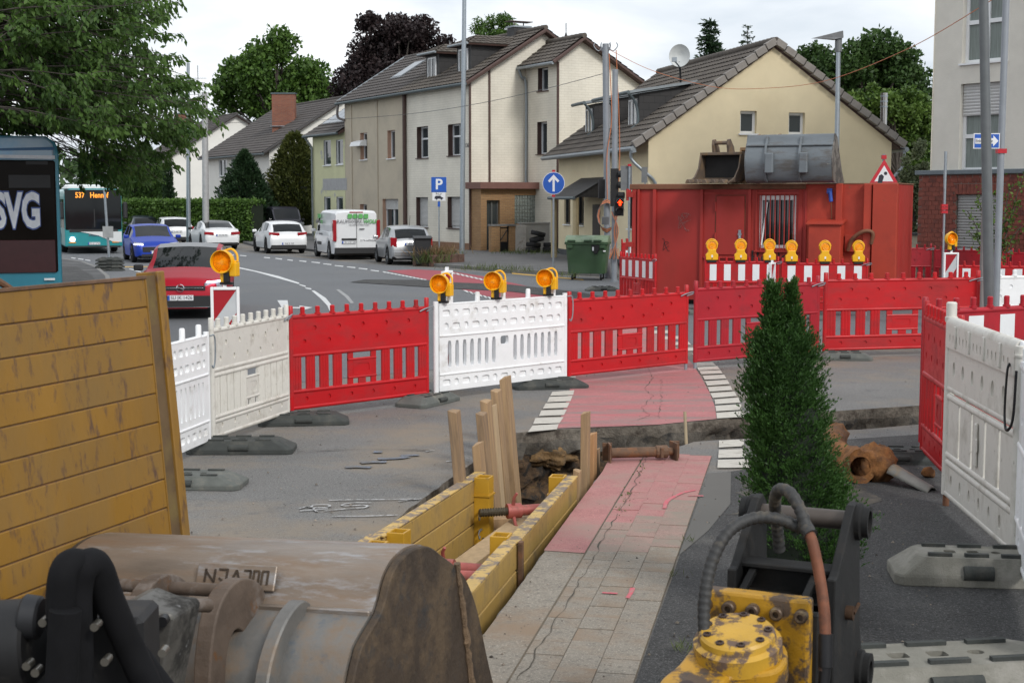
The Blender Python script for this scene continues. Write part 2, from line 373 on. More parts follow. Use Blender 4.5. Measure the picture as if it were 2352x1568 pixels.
PE = Vector((math.sin(R(11.3)), math.cos(R(11.3)), 0)); PN = Vector((PE.y, -PE.x, 0)); PO = Vector((.027, 7.46, 0))
def PL(s, n, z=0.0): return PO + PE*s + PN*n + Vector((0, 0, z))       # path frame: along, across
right_edge = [PL(-3.2, -.31), PL(-1.5, -.31), PL(0, -.31), PL(2, -.30), PL(4, -.31), PL(5.6, -.30)]
near_lip = [G(1411, 1033), G(1490, 1029), G(1566, 1024), G(1594, 1014), G(1650, 1010), G(1706, 1008), G(1800, 1000), G(1896, 990), G(1989, 985), G(2111, 974), G(2230, 962)]
far_edge = [G(2230, 921), G(2109, 931), G(2000, 938), G(1900, 945), G(1800, 951), G(1703, 958), G(1648, 963), G(1513, 976), G(1420, 980), G(1336, 983), G(1212, 991), G(1185, 994)]
left_edge = [PL(7.0, -1.53), PL(5.4, -1.59), PL(3.7, -1.62), PL(2.2, -1.63), PL(0, -1.6), PL(-1.5, -1.62), PL(-3.2, -1.6)]
HOLE = right_edge + near_lip + far_edge + left_edge
def in_poly(p, poly):
    c = False; n = len(poly)
    for i in range(n):
        a, b = poly[i], poly[(i+1) % n]
        if (a[1] > p[1]) != (b[1] > p[1]) and p[0] < (b[0]-a[0])*(p[1]-a[1])/(b[1]-a[1])+a[0]: c = not c
    return c
def dense(poly, step, closed=True):
    out = []; n = len(poly)
    for i in range(n if closed else n-1):
        a, b = poly[i], poly[(i+1) % n]; k = max(1, int((b-a).length/step))
        out += [a+(b-a)*(j/k) for j in range(k)]
    if not closed: out.append(poly[-1])
    return out
def jag(p, amt=.018):
    q = mnoise.noise_vector(p*5.0); return p + Vector((q.x, q.y, 0))*amt
HOLE_D = [jag(p) for p in dense(HOLE, .06)]
def sheet(name, mats, outer, z=0.0, hole=None, parent=None, kind='structure', thick=0.0):
    pts = [Vector((p[0], p[1])) for p in outer]; n = len(pts); edges = [(i, (i+1) % n) for i in range(n)]
    if hole:
        m = len(hole); pts += [Vector((p[0], p[1])) for p in hole]; edges += [(n+i, n+(i+1) % m) for i in range(m)]
    vs, es, fs, *_ = delaunay_2d_cdt(pts, edges, [], 1, 1e-5)
    mb = MB(); keep = []
    for f in fs:
        c = sum((vs[i] for i in f), Vector((0, 0)))/len(f)
        if in_poly(c, outer) and not (hole and in_poly(c, hole)): keep.append(f)
    mb.add([(v.x, v.y, z) for v in vs], keep)
    if thick:
        for i in range(n):
            a, b = outer[i], outer[(i+1) % n]; mb.quad((a[0], a[1], z), (b[0], b[1], z), (b[0], b[1], z-thick), (a[0], a[1], z-thick))
    o = mb.build(name, mats, parent)
    for p in o.data.polygons:
        if abs(p.normal.z) > .5 and p.normal.z < 0: p.flip()
    if kind and parent is None: tag(o, kind=kind)
    return o
big = [Vector((-1200, -60, 0)), Vector((1200, -60, 0)), Vector((1200, 1800, 0)), Vector((-1200, 1800, 0))]
ground = sheet('ground', ASPH, big, 0, HOLE_D)
def px(poly, z=0.0): return [G(u, v, z) for u, v in poly]
road_poly = px([(-300, 780), (380, 830), (480, 930), (660, 880), (985, 850), (1300, 815), (1600, 790), (1900, 770), (2300, 765), (2600, 760), (2600, 660), (2080, 655), (1420, 642), (1300, 634), (1176, 630), (993, 616), (850, 607), (700, 592), (590, 583), (470, 566), (360, 552), (250, 545), (130, 548), (-300, 590)], .004)
road = sheet('road', ROADM, road_poly, .004)
# right hand dark asphalt footway and the edging beside the slabs
pav_r = [PL(-2.5, .64), PL(5.65, .66), G(1700, 1080), G(1760, 1060), G(1900, 1012), G(2111, 998), G(2500, 985), G(2700, 1100), Vector((9, 5, 0)), Vector((6, 3, 0))]
footway = sheet('footway', DARKAS, pav_r, .004)
sheet('joint_sand', mat('joint_sand', (.125, .10, .07), .95, var=.3, scale=9), [PL(-2.5, -.01), PL(6.6, -.01), PL(6.6, .64), PL(-2.5, .64)], .0075)
paved = sheet('path', CONC, [PL(-2.5, -.308), PL(-1.5, -.305), PL(0, -.305), PL(2, -.295), PL(4, -.305), PL(4.3, -.30), PL(4.3, -.012), PL(-2.5, -.012)], .006)
EDGE = brick_mat('edging_cobbles', (.24, .225, .195), (.19, .18, .16), (.10, .095, .085), .16, .10, .012)
edging = sheet('edging', EDGE, [PL(2.6, .645), PL(5.7, .66), PL(5.8, .86), PL(4.4, .92), PL(3.4, .80)], .008)
soft = sheet('sandy_verge', mat('sandy_dirt', (.11, .095, .075), .95, var=.4, scale=5, bump=.5, bscale=60, dirt=(.055, .053, .05), dscale=3.5, dlo=.45, dhi=.58), [jag(p, .16) for p in dense([PL(3.9, .95), PL(4.6, 1.0), PL(5.5, 1.02), PL(5.5, 1.9), PL(4.9, 2.2), PL(4.3, 1.9)], .12)], .007)
# painted lane strip on the left of the crack and slabs, each a piece of its own
lane_near = sheet('painted_strip', SLABP, [PL(2.55, -.306), PL(4, -.304), PL(5.6, -.296), G(1410, 1034), G(1490, 1030), PL(6.75, -.012), PL(2.53, -.012)], .010, parent=None)
slab_me = MB().bx(.002, .2095, .002, .2325, -.03, .012).mesh('slab', CONC)
slab_mp = MB().bx(.0006, .2109, .0006, .2339, -.03, .012).mesh('slab', SLABP)
rng = random.Random(3); slab_mh = slab_mp.copy(); slab_mh.materials.clear(); slab_mh.materials.append(mat('paving_slab_dusty_pink', (.28, .185, .155), .9, var=.14, scale=4, bump=.25, bscale=90, dirt=(.24, .20, .16), dscale=2.4, dlo=.42, dhi=.6, grain=.5))
for c in range(3):
    for r_ in range(-7, 29):
        s_ = r_*.2345 + (.05 if c == 1 else 0)
        if s_ > 6.55: continue
        o = link('slab', slab_me if s_ < 2.5 + (0.12 if c else 0) else (slab_mh if s_ < 3.3+.35*c+.3*rng.random() else slab_mp), paved)
        o.rotation_euler = (rng.uniform(-.004, .004), rng.uniform(-.004, .004), -R(11.3)); o.location = PL(s_, c*.2115+.002, rng.uniform(-.002, .003))
# small weeds along the crack come later
# ---- trench sides, base layer and floor
def trench():
    loop = HOLE_D; n = len(loop); rows = [(0, 0), (-.035, .004), (-.12, .012), (-.2, .03)]+[(-.2-.075*k, .06) for k in range(1, 12)]+[(-1.15, .05), (-1.4, .03), (-1.85, 0)]
    cen = []
    mb = MB(); area = 0
    for i in range(n): area += loop[i].x*loop[(i+1) % n].y - loop[(i+1) % n].x*loop[i].y
    sgn = 1 if area > 0 else -1
    for zi, (z, off) in enumerate(rows):
        for i in range(n):
            t = loop[(i+1) % n]-loop[i-1]; nn = Vector((t.y, -t.x, 0)).normalized()*sgn
            p = loop[i].copy(); p.z = z
            nv = mnoise.noise(p*3.1)*.45+mnoise.noise(p*9.0)*.35+mnoise.noise(p*19)*.3
            mb.v.append(tuple(p + nn*(off*.45 + (nv*.30 if zi > 2 else nv*.05*min(1, zi))) + Vector((0, 0, (mnoise.noise(p*7)*.05 if 1 < zi < 16 else 0)))))
    for zi in range(len(rows)-1):
        for i in range(n):
            j = (i+1) % n; mb.f.append([zi*n+i, zi*n+j, (zi+1)*n+j, (zi+1)*n+i]); mb.mi.append(0 if zi < 2 else (2 if zi < 4 else 1))
    o = mb.build('trench_side', [mat('cut_asphalt_edge', (.16, .14, .115), .95, var=.35, scale=12, bump=.9, bscale=40, dirt=(.065, .052, .04), dscale=7, dlo=.5, dhi=.64), SOIL, SUBB], smooth=True, ang=70)
    tag(o, kind='structure')
    xs = [p.x for p in loop]; ys = [p.y for p in loop]; mb = MB(); st = .14
    nx = int((max(xs)-min(xs)+.6)/st); ny = int((max(ys)-min(ys)+.6)/st); idx = {}
    for i in range(nx+1):
        for j in range(ny+1):
            p = Vector((min(xs)-.3+i*st, min(ys)-.3+j*st, 0)); q = (p-PO).dot(PN); main = q < -.1
            z = (-1.72 if main else -.62) + mnoise.noise(p*2.2)*.14 + mnoise.noise(p*7)*.06
            idx[i, j] = len(mb.v); mb.v.append((p.x, p.y, z))
    for i in range(nx):
        for j in range(ny): mb.f.append([idx[i, j], idx[i+1, j], idx[i+1, j+1], idx[i, j+1]]); mb.mi.append(0)
    tag(mb.build('trench_floor', SOIL, smooth=True), kind='structure')
trench()
def lump(name, c, r, m, seed, parent=None, amp=.35, n=14):
    mb = MB(); vs = []
    for i in range(n+1):
        th = math.pi*i/n
        for k in range(2*n):
            ph = math.pi*k/n; d = Vector((math.sin(th)*math.cos(ph), math.sin(th)*math.sin(ph), math.cos(th)))
            q = 1 + amp*(mnoise.noise(d*1.7+Vector((seed, 0, 0))) + .5*mnoise.noise(d*4.5+Vector((0, seed, 0))) + .25*mnoise.noise(d*10+Vector((0, seed, 3))))
            vs.append((c[0]+d.x*r[0]*q, c[1]+d.y*r[1]*q, c[2]+d.z*r[2]*q))
    fs = [(i*2*n+k, i*2*n+(k+1) % (2*n), (i+1)*2*n+(k+1) % (2*n), (i+1)*2*n+k) for i in range(n) for k in range(2*n)]
    mb.add(vs, fs); return mb.build(name, m, parent, smooth=True, ang=60)
p_ = G(1262, 988)
tag(lump('clay_clod', (p_.x, p_.y+.10, -.31), (.26, .13, .12), CLAY, 2.0, amp=.45, n=22), 'ochre clay bulging from the far trench side below the asphalt', 'soil')
# ---- markings, painted on as thin sheets
def decal(name, poly, m, z, parent=road):
    P = px(poly, z); mb = MB(); mb.add(P, [tuple(range(len(P)))])
    o = mb.build(name, m, parent)
    for p in o.data.polygons:
        if p.normal.z < 0: p.flip()
    return o
def dq(poly, ox, oy, k=4.0): return [(ox+x/k, oy+y/k) for x, y in poly]
lane = sheet('red_cycle_lane', PINK, px([(1278, 985), (1300, 925), (1318, 864), (1322, 815), (1300, 770), (1255, 730), (1180, 695), (1120, 680), (1330, 688), (1440, 728), (1540, 785), (1592, 838), (1612, 870), (1631, 905), (1642, 935), (1646, 963), (1513, 976), (1420, 980), (1336, 983)]), .008)
lane2 = sheet('far_red_cycle_lane', PINKF, px([(888, 622), (958, 619), (1040, 624), (1110, 635), (1220, 660), (1330, 688), (1118, 681), (1063, 666), (1005, 650), (960, 638)]), .0085)
left_blocks = [[(190,770),(430,755),(412,805),(145,830)], [(215,702),(475,693),(437,748),(193,757)], [(270,632),(503,625),(477,674),(247,683)], [(310,567),(530,558),(507,607),(283,616)], [(345,507),(556,498),(537,547),(322,556)], [(372,462),(573,447),(562,489),(350,498)], [(520,322),(585,318),(583,336),(508,338)]]
right_blocks = [[(1690,195),(1845,190),(1875,220),(1700,230)], [(1700,235),(1885,225),(1910,255),(1715,265)], [(1720,270),(1915,262),(1935,292),(1740,300)], [(1752,315),(1950,305),(1970,340),(1770,350)], [(1775,365),(1978,352),(2000,390),(1795,405)], [(1800,418),(2008,408),(2025,445),(1815,460)], [(1822,475),(2045,460),(2065,500),(1845,518)], [(1862,532),(2080,515),(2095,560),(1865,575)], [(1868,590),(2105,575),(2110,625),(1875,640)], [(1878,655),(2150,635),(2150,690),(1882,705)],
 [(1902,908),(2130,898),(2130,960),(1900,972)], [(1900,995),(2140,985),(2150,1062),(1894,1068)], [(1892,1085),(2180,1078),(2190,1155),(1887,1160)]]
for b_ in left_blocks + right_blocks: decal('marking', dq(b_, 1176, 784), PAINTW, .013, ground)
for k in range(9):        # blocks seen through the fence on both sides of the lane
    t = k/8
    u, v = 1322+(1190-1322)*t**1.2, 808+(700-808)*t
    decal('marking', [(u-38, v), (u-4, v-1), (u-8, v+7), (u-44, v+8)], PAINTW, .013)
    u, v = 1585+(1395-1585)*t, 812+(706-812)*t
    decal('marking', [(u+4, v), (u+44, v-1), (u+50, v+6), (u+10, v+7)], PAINTW, .013)
for a in [((588,622),(588,624.5),(685,652),(688,649.5),(640,634)), ((542,612),(542,615),(588,624.5),(588,622)), ((686,652),(689,655),(702,659),(702,656)), ((700,660),(703,663),(715,665),(715,662)), ((715,667),(722,667),(748,684),(763,702),(768,714),(757,714),(752,702),(737,686))]:
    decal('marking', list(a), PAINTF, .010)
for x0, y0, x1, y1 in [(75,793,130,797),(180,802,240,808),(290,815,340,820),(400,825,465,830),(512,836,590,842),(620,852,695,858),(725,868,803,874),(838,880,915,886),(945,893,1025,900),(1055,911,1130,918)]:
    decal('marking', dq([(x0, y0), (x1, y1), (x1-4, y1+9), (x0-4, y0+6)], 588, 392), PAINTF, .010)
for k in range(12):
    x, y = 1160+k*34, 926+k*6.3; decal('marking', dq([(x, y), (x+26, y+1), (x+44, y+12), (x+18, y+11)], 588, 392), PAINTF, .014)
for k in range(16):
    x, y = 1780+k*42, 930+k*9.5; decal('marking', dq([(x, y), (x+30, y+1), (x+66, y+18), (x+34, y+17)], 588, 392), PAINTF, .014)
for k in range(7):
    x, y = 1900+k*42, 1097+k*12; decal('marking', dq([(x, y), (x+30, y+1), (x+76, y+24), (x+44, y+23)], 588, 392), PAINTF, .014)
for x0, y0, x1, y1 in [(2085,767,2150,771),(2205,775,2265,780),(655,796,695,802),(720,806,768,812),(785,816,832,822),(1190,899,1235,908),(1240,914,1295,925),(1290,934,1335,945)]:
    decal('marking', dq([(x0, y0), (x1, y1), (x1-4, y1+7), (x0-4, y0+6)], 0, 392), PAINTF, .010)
decal('marking', dq([(1130,881),(1380,878),(1380,884),(1130,887)], 0, 392), PAINTY, .010)
decal('marking', [(1176,626.5),(1260,634),(1340,641),(1340,643.5),(1260,636.5),(1176,629)], PAINTY, .010)
decal('marking', dq([(195,1190),(290,1190),(300,1250),(400,1253),(398,1238),(520,1255),(420,1285),(408,1266),(290,1262),(236,1256)], 588, 392), PAINTF, .010)
decal('marking', dq([(735,1092),(765,1090),(850,1150),(900,1215),(870,1218),(820,1160)], 588, 392), PAINTG, .010)
decal('marking', dq([(945,1018),(1085,1014),(1085,1020),(945,1024)], 588, 392), PAINTG, .010)
sheet('asphalt_patch', DARKAS, px([(805,649),(838,643),(980,644),(1025,649),(1176,655),(1330,672),(1420,690),(1330,690),(1176,671),(1063,665),(963,659)]), .0185)
# chalk-like spray marks on the site asphalt
def stroke(name, pts, w, m, z=.012, parent=ground, k=4.0, ox=588, oy=784):
    P = smooth_path([G(ox+x/k, oy+y/k, z) for x, y in pts], 5); mb = MB()
    for i, p in enumerate(P):
        d = (P[min(i+1, len(P)-1)]-P[max(i-1, 0)]).normalized(); sd = Vector((d.y, -d.x, 0))*w/2*(1+.35*mnoise.noise(p*11)); mb.v += [tuple(p+sd), tuple(p-sd)]
    for i in range(len(P)-1): mb.f.append([2*i, 2*i+1, 2*i+3, 2*i+2]); mb.mi.append(0)
    o = mb.build(name, m, parent)
    for p in o.data.polygons:
        if p.normal.z < 0: p.flip()
    return o
for st in [[(670,1455),(900,1450),(1200,1448),(1520,1440)], [(630,1552),(800,1535),(1000,1522)], [(400,1530),(520,1500),(640,1495),(680,1505),(640,1520),(520,1522),(470,1512)], [(405,1552),(560,1540),(660,1532)], [(500,1500),(560,1560)], [(1060,1478),(900,1478),(800,1492),(810,1506),(960,1500),(1030,1505),(1000,1522)], [(1310,1468),(1400,1450),(1500,1446)], [(700,1602),(1000,1600),(1300,1590)], [(1560,1010),(1600,1000),(1640,998)], [(1750,1100),(1820,1092),(1900,1090)]]:
    stroke('spray_mark', st, .022, SPRAYW)
for st in [[(820,1150),(940,1148),(1060,1152)], [(960,1110),(1060,1105),(1200,1102)], [(1120,1075),(1300,1068),(1400,1055)], [(1080,1012),(1160,1012)], [(1330,1045),(1500,1040)]]:
    stroke('spray_mark', st, .10, SPRAYB)
for st in [[(1400,1530),(1430,1460),(1560,1390),(1680,1362)], [(1620,1415),(1760,1415)]]: stroke('spray_mark', st, .035, SPRAYP, .0165, paved, ox=1176, oy=784)
for st in [[(1110,690),(1090,740),(1060,785)], [(830,735),(970,742)]]: stroke('spray_mark', st, .03, SPRAYP, .018, paved, ox=1176, oy=1176)
CRACK = mat('crack_dirt', (.075, .065, .05), .95, var=.3, scale=20)
crk = [(50,1540),(190,1330),(330,1120),(470,890),(575,695),(640,595),(740,430),(850,210),(905,130),(980,10)]
def crack(pts, w, ox, oy, parent, z, seed):
    P = dense([G(ox+x/4, oy+y/4, z) for x, y in pts], .05, False); mb = MB(); r_ = random.Random(seed)
    for i, p in enumerate(P):
        d = (P[min(i+1, len(P)-1)]-P[max(i-1, 0)]).normalized(); sd = Vector((d.y, -d.x, 0)); q = sd*mnoise.noise(p*6+Vector((seed, 0, 0)))*.035
        ww = w*(.25+abs(mnoise.noise(p*4))*1.8); mb.v += [tuple(p+q+sd*ww/2), tuple(p+q-sd*ww/2)]
    for i in range(len(P)-1): mb.f.append([2*i, 2*i+1, 2*i+3, 2*i+2]); mb.mi.append(0)
    o = mb.build('crack', CRACK, parent)
    for p in o.data.polygons:
        if p.normal.z < 0: p.flip()
crack(crk, .009, 1176, 1176, paved, .0165, 1); crack([(990,1560),(1085,1400),(1165,1230),(1260,1020)], .009, 1176, 784, paved, .0165, 2)
crack([(1250,245),(1290,330),(1220,440),(1300,500),(1190,600),(1260,680),(1150,720)], .008, 1176, 784, ground, .0135, 3); crack([(1370,340),(1370,560),(1345,700)], .006, 1176, 784, ground, .0135, 4)
crack([(1200,640),(1350,690),(1180,700)], .007, 1176, 784, ground, .0135, 5); crack([(380,1005),(760,990),(1250,985),(1600,995)], .018, 588, 784, ground, .0125, 6)
# raised pavements with kerbs
pav_far = sheet('pavement', PAVEAS, px([(975,611),(1050,616),(1176,627),(1300,631),(1420,637),(1420,600),(1600,575),(1275,560),(1080,566),(985,588)], .0), .12, thick=.12)
kb = [G(u, v, 0) for u, v in [(975,611),(1050,616),(1176,627),(1300,631),(1420,637)]]
def kerb(pts, parent, w=.14, h=.125, L=1.0):
    P = dense(pts, L, False)
    for a, b in zip(P[:-1], P[1:]):
        d = (b-a).normalized(); mb = MB(); mb.beam(a+d*.006+Vector((0,0,h/2)), b-d*.006+Vector((0,0,h/2)), w, h); mb.build('kerb_stone', KERBM, parent, bevel=.012)
kerb(kb, pav_far)
pav_left = sheet('left_pavement', mat('dark_left_asphalt', (.062, .062, .063), .92, var=.3, scale=1.2, bump=.3, bscale=90, dirt=(.11, .11, .11), dscale=.9, dlo=.5, dhi=.66), px([(60,592),(139,599),(190,607),(222,620),(246,640),(252,668),(0,760),(-200,700),(-100,592)]), .10, thick=.10)
kerb([G(u, v, 0) for u, v in [(60,592),(139,599),(190,607),(222,620),(246,640),(252,668)]], pav_left, .14, .105)
sheet('left_pavement_patch', DARKAS, px([(139,612),(175,612),(210,632),(225,650),(140,650)], .10), .104)
pav_lay = sheet('far_pavement', PAVEAS, px([(975,600),(850,592),(690,575),(590,568),(560,560),(540,545),(600,530),(800,538),(985,560)]), .11, thick=.11)
# ================================================================== fence panels, beacons, lamps, rubber feet
def slat_profile(w, t, ribs=3):
    pts = []; n = ribs*4
    for i in range(n+1):
        x = -w/2 + w*i/n; y = -t/2 - (.010 if (i % 4) in (2,) else (.006 if i % 4 in (1, 3) else 0)); pts.append((x, y))
    return pts + [(w/2, t/2), (-w/2, t/2)]
BW = 2.0
def panel_classic(m, stripes=False, knobs=True, tight=False, post_m=None):
    root = thing('fence_panel', 'x', 'barrier')
    mb = MB()                                             # outer frame: end posts, four rails
    for x in (.03, BW-.03): mb.cyl((x, 0, .0), (x, 0, 1.05), .028, n=10)
    mb.cyl((.03, 0, 1.03), (BW-.03, 0, 1.03), .026, n=10); mb.cyl((.03, -.004, .605), (BW-.03, -.004, .605), .024, n=10)
    mb.cyl((.03, -.004, .205), (BW-.03, -.004, .205), .024, n=10); mb.cyl((.03, 0, .022), (BW-.03, 0, .022), .024, n=10)
    if tight: mb.cyl((.03, -.004, .655), (BW-.03, -.004, .655), .024, n=10); mb.cyl((.03, -.004, .165), (BW-.03, -.004, .165), .022, n=10)
    mb.build('frame', m, root, smooth=True)
    cells = []
    if not stripes:
        for k in range(5):
            cells.append((.34+k*.335, .90, .026, .026, 2, .04, .04, .014)); cells.append((.20+k*.335, .755, .026, .026, 2, .04, .04, .014))
    mb = MB(); plate(mb, .05, BW-.05, .625, 1.02, -.017, .017, cells); mb.build('top_plate', m, root, bevel=.004 if stripes else 0)
    mb = MB(); plate(mb, .05, BW-.05, .035, .19, -.015, .015, [(.22+k*.31, .115, .024, .024, 2, .036, .036, .012) for k in range(6)]); mb.build('bottom_plate', m, root)
    prof = slat_profile(.115 if not tight else .15, .026)
    sm = MB(); sm.prism(prof, .21, .60, 'z'); sme = sm.mesh('slat', m)
    xs = [.10, .285, .47, .655] if not tight else [.105, .27, .435, .6, .76]
    for x in xs + [BW-x for x in xs]:
        o = link('slat', sme, root); o.location = (x, 0, 0)
    mb = MB(); cells = [(1.0, .40, .10, .055, 6, .125, .08, .006)]
    plate(mb, .87, 1.13, .31, .50, -.014, .014, cells); mb.build('handle_plate', m, root)
    mb = MB(); mb.cyl((.80, -.004, .505), (1.20, -.004, .505), .016, n=8); mb.cyl((.80, -.004, .30), (1.20, -.004, .30), .016, n=8); mb.prism([(.80, -.012), (.87, -.012), (.87, .012), (.80, .012)], .21, .60, 'z'); mb.prism([(1.13, -.012), (1.20, -.012), (1.20, .012), (1.13, .012)], .21, .60, 'z')
    mb.prism([(.95, -.012), (1.05, -.012), (1.05, .012), (.95, .012)], .21, .30, 'z'); mb.build('handle_frame', m, root)
    if stripes:
        sw = MB()
        sw.prism([(-.09, -.0205), (.09, -.0205), (.09, -.0175), (-.09, -.0175)], .645, .99, 'z'); sme = sw.mesh('stripe', mat('reflective_white', 'dfe2e4', .35, var=.04))
        for k in range(5): o = link('stripe', sme, root); o.location = (.24+k*.38, 0, 0)
    if knobs:
        kb_ = MB(); kb_.lathe([(.036, 0), (.036, .022), (.026, .024), (.027, .088), (.020, .096), (0.0005, .097)], 10); kme = kb_.mesh('knob', m, True)
        for k in range(9): o = link('knob', kme, root); o.location = (.19+k*.2025, 0, 1.045)
        e = MB(); e.lathe([(.028, 0), (.028, .10), (.022, .108), (.0005, .109)], 10); eme = e.mesh('post_cap', m, True)
        for x in (.03, BW-.03): o = link('post_cap', eme, root); o.location = (x, 0, 1.05)
    lm = MB(); lm.cyl((0, 0, -.10), (0, 0, .01), .022, n=10); lme = lm.mesh('leg', post_m or POLEGREY, True)
    for x in (.03, BW-.03): o = link('leg', lme, root); o.location = (x, 0, 0)
    hk = MB(); hk.tube(smooth_path([(BW-.16, -.034, 1.0), (BW-.08, -.045, 1.03), (BW+.03, -.045, 1.05), (BW+.07, -.03, 1.045), (BW+.05, -.02, 1.02), (BW-.06, -.036, 1.0)], 4), .008, 6); hk.build('hook', GALV, root, smooth=True)
    return root
def panel_slotted(m):
    root = thing('fence_panel', 'x', 'barrier'); mb = MB(); cells = []
    for row, z in ((0, .905), (1, .755), (2, .115)):
        for k in range(13):
            x = .155+k*.1405
            if (k+row) % 2 == 0: cells.append((x, z, .055, .036, 5, .066, .055, .022))
            else: cells.append((x, z, .034, .040, 2.2, .05, .055, .022))
    for k in range(16):
        x = .20+k*.1067
        if k in (7, 8): continue
        cells.append((x, .435, .026, .155, 5, .045, .175, None))
    cells.append((1.0, .54, .06, .05, 6, .075, .07, None))
    plate(mb, .06, BW-.06, .02, 1.0, -.027, .027, cells); mb.build('panel', m, root)
    mb = MB(); mb.beam((.06, -.03, .648), (BW-.06, -.03, .648), .02, .022); mb.beam((.06, -.03, .21), (BW-.06, -.03, .21), .02, .022); mb.beam((.07, 0, 1.005), (BW-.07, 0, 1.005), .06, .02); mb.build('rib', m, root, bevel=.006)
    for x in (.03, BW-.03):
        mb = MB(); mb.cyl((x, 0, 0), (x, 0, 1.04), .030, n=10); mb.build('post', m, root, smooth=True)
    kb_ = MB(); kb_.lathe([(.032, 0), (.029, .02), (.028, .10), (.02, .112), (.0005, .113)], 10); kme = kb_.mesh('knob', m, True)
    for x in (.22, .62, 1.0, 1.38, 1.78): o = link('knob', kme, root); o.location = (x, 0, 1.01)
    hp = MB(); plate(hp, .90, 1.10, .33, .46, -.02, .02, [(1.0, .395, .08, .04, 6, .095, .055, .006)]); hp.build('handle_plate', m, root)
    lm = MB(); lm.cyl((0, 0, -.10), (0, 0, .01), .022, n=10); lme = lm.mesh('leg', m, True)
    for x in (.03, BW-.03): o = link('leg', lme, root); o.location = (x, 0, 0)
    hk = MB(); hk.tube(smooth_path([(BW-.02, -.035, 1.0), (BW+.04, -.06, .99), (BW+.05, -.06, .8), (BW+.03, -.05, .70), (BW+.01, -.04, .72)], 4), .008, 6); hk.build('hook', GALV, root, smooth=True)
    return root
def panel_heavy(m):                                       # the grubby white one close by: deep top rail, double tubes, narrow gaps
    root = thing('fence_panel', 'x', 'barrier'); mb = MB()
    for x in (.045, BW-.045): mb.cyl((x, 0, 0), (x, 0, 1.03), .04, n=14)
    for z in (.64, .59, .245, .20, .012): mb.cyl((.05, -.005, z), (BW-.05, -.005, z), .022, n=10)
    mb.build('frame', m, root, smooth=True)
    mb = MB(); cells = [(.2+k*.1, .945, .016, .026, 2, .03, .04, .012) for k in range(17)]
    plate(mb, .06, BW-.06, .885, 1.02, -.045, .045, cells); mb.build('top_rail', m, root, bevel=.0)
    mb = MB()
    for k in range(4): mb.beam((.38+k*.41, -.05, .90), (.38+k*.41, -.05, 1.025), .045, .016)
    mb.cyl((.05, 0, 1.02), (BW-.05, 0, 1.02), .045, n=12); mb.build('rail_strap', m, root, bevel=.004, smooth=True)
    mb = MB(); plate(mb, .06, BW-.06, .655, .885, -.022, .022, [(.26+k*.275, .765, .036, .045, 2, .06, .07, .02) for k in range(6)]); mb.build('top_plate', m, root)
    mb = MB(); plate(mb, .06, BW-.06, .02, .185, -.02, .02, [(.26+k*.275, .105, .03, .038, 2, .05, .06, .016) for k in range(6)]); mb.build('bottom_plate', m, root)
    sm = MB(); sm.prism([(-.155, -.016), (.155, -.016), (.155, .016), (-.155, .016)], .25, .58, 'z'); sme = sm.mesh('slat', m)
    for k in range(5):
        o = link('slat', sme, root, .006); o.location = (.26+k*.37, 0, 0)
    mb = MB(); mb.beam((1.0, -.03, .30), (1.0, -.03, .54), .05, .02); mb.beam((1.0, -.032, .38), (1.0, -.032, .46), .09, .014); mb.build('handle_frame', m, root, bevel=.008)
    c = MB(); c.lathe([(.046, 0), (.05, .012), (.05, .03), (.042, .032), (.042, .11), (.034, .118), (.0005, .119)], 14); cm_ = c.mesh('post_cap', m, True)
    o = link('post_cap', cm_, root); o.location = (.045, 0, 1.03); o2 = link('post_cap', cm_, root); o2.location = (BW-.045, 0, .98); o2.scale = (1, 1, .5)
    lm = MB(); lm.cyl((0, 0, -.10), (0, 0, .01), .026, n=10); lme = lm.mesh('leg', mat('rusty_tube', '6d4a36', .8, .3, var=.3, scale=20), True)
    for x in (.045, BW-.045): o = link('leg', lme, root); o.location = (x, 0, 0)
    hk = MB(); hk.tube(smooth_path([(BW-.14, -.05, .94), (BW-.12, -.07, .90), (BW-.13, -.075, .70), (BW-.06, -.08, .62), (BW+.01, -.06, .68), (BW+.02, -.05, .92)], 5), .009, 6); hk.build('hook', DARKSTEEL, root, smooth=True)
    return root
PROTO = {}
def proto(kind):
    if kind not in PROTO:
        PROTO[kind] = {'red': lambda: panel_classic(RED), 'oldred': lambda: panel_classic(RED_OLD), 'dirty': lambda: panel_classic(WHITE_DIRTY, tight=True, post_m=WHITE_DIRTY),
                       'white': lambda: panel_classic(WHITE), 'striped': lambda: panel_classic(RED, stripes=True), 'oldstriped': lambda: panel_classic(RED_OLD, stripes=True),
                       'slot': lambda: panel_slotted(WHITE), 'heavy': lambda: panel_heavy(WHITE_DIRTY)}[kind](); return PROTO[kind], True
    return PROTO[kind], False
TOPS = {}
def fence(kind, a, b, label, group, ext=None, zs=None, key=None):
    p, q = G(a[0], a[1], .1), G(b[0], b[1], .1)
    if ext: q = p + (q-p).normalized()*ext[1]; p = p + (q-p).normalized()*ext[0]
    if zs is None: zs = ((ZV(a[2], p.y)-.1)+(ZV(b[2], q.y)-.1))/2/1.05
    src, first = proto(kind); o = src if first else copy_tree(src)
    o.location = p; d = q-p; o.rotation_euler = (0, 0, math.atan2(d.y, d.x)); o.scale = (d.length/BW, 1.0, zs)
    tag(o, label, 'barrier', group); TOPS[key or label] = (p, q, .1+zs*1.05, o); return o
GM = 'fence panels closing off the trench'
fence('slot', (481, 1014, 755), (428.6, 1037, 775), 'clean white slotted fence panel half hidden behind the tall yellow shoring panel', GM, ext=(2.0, 0) if False else None, key='p1')
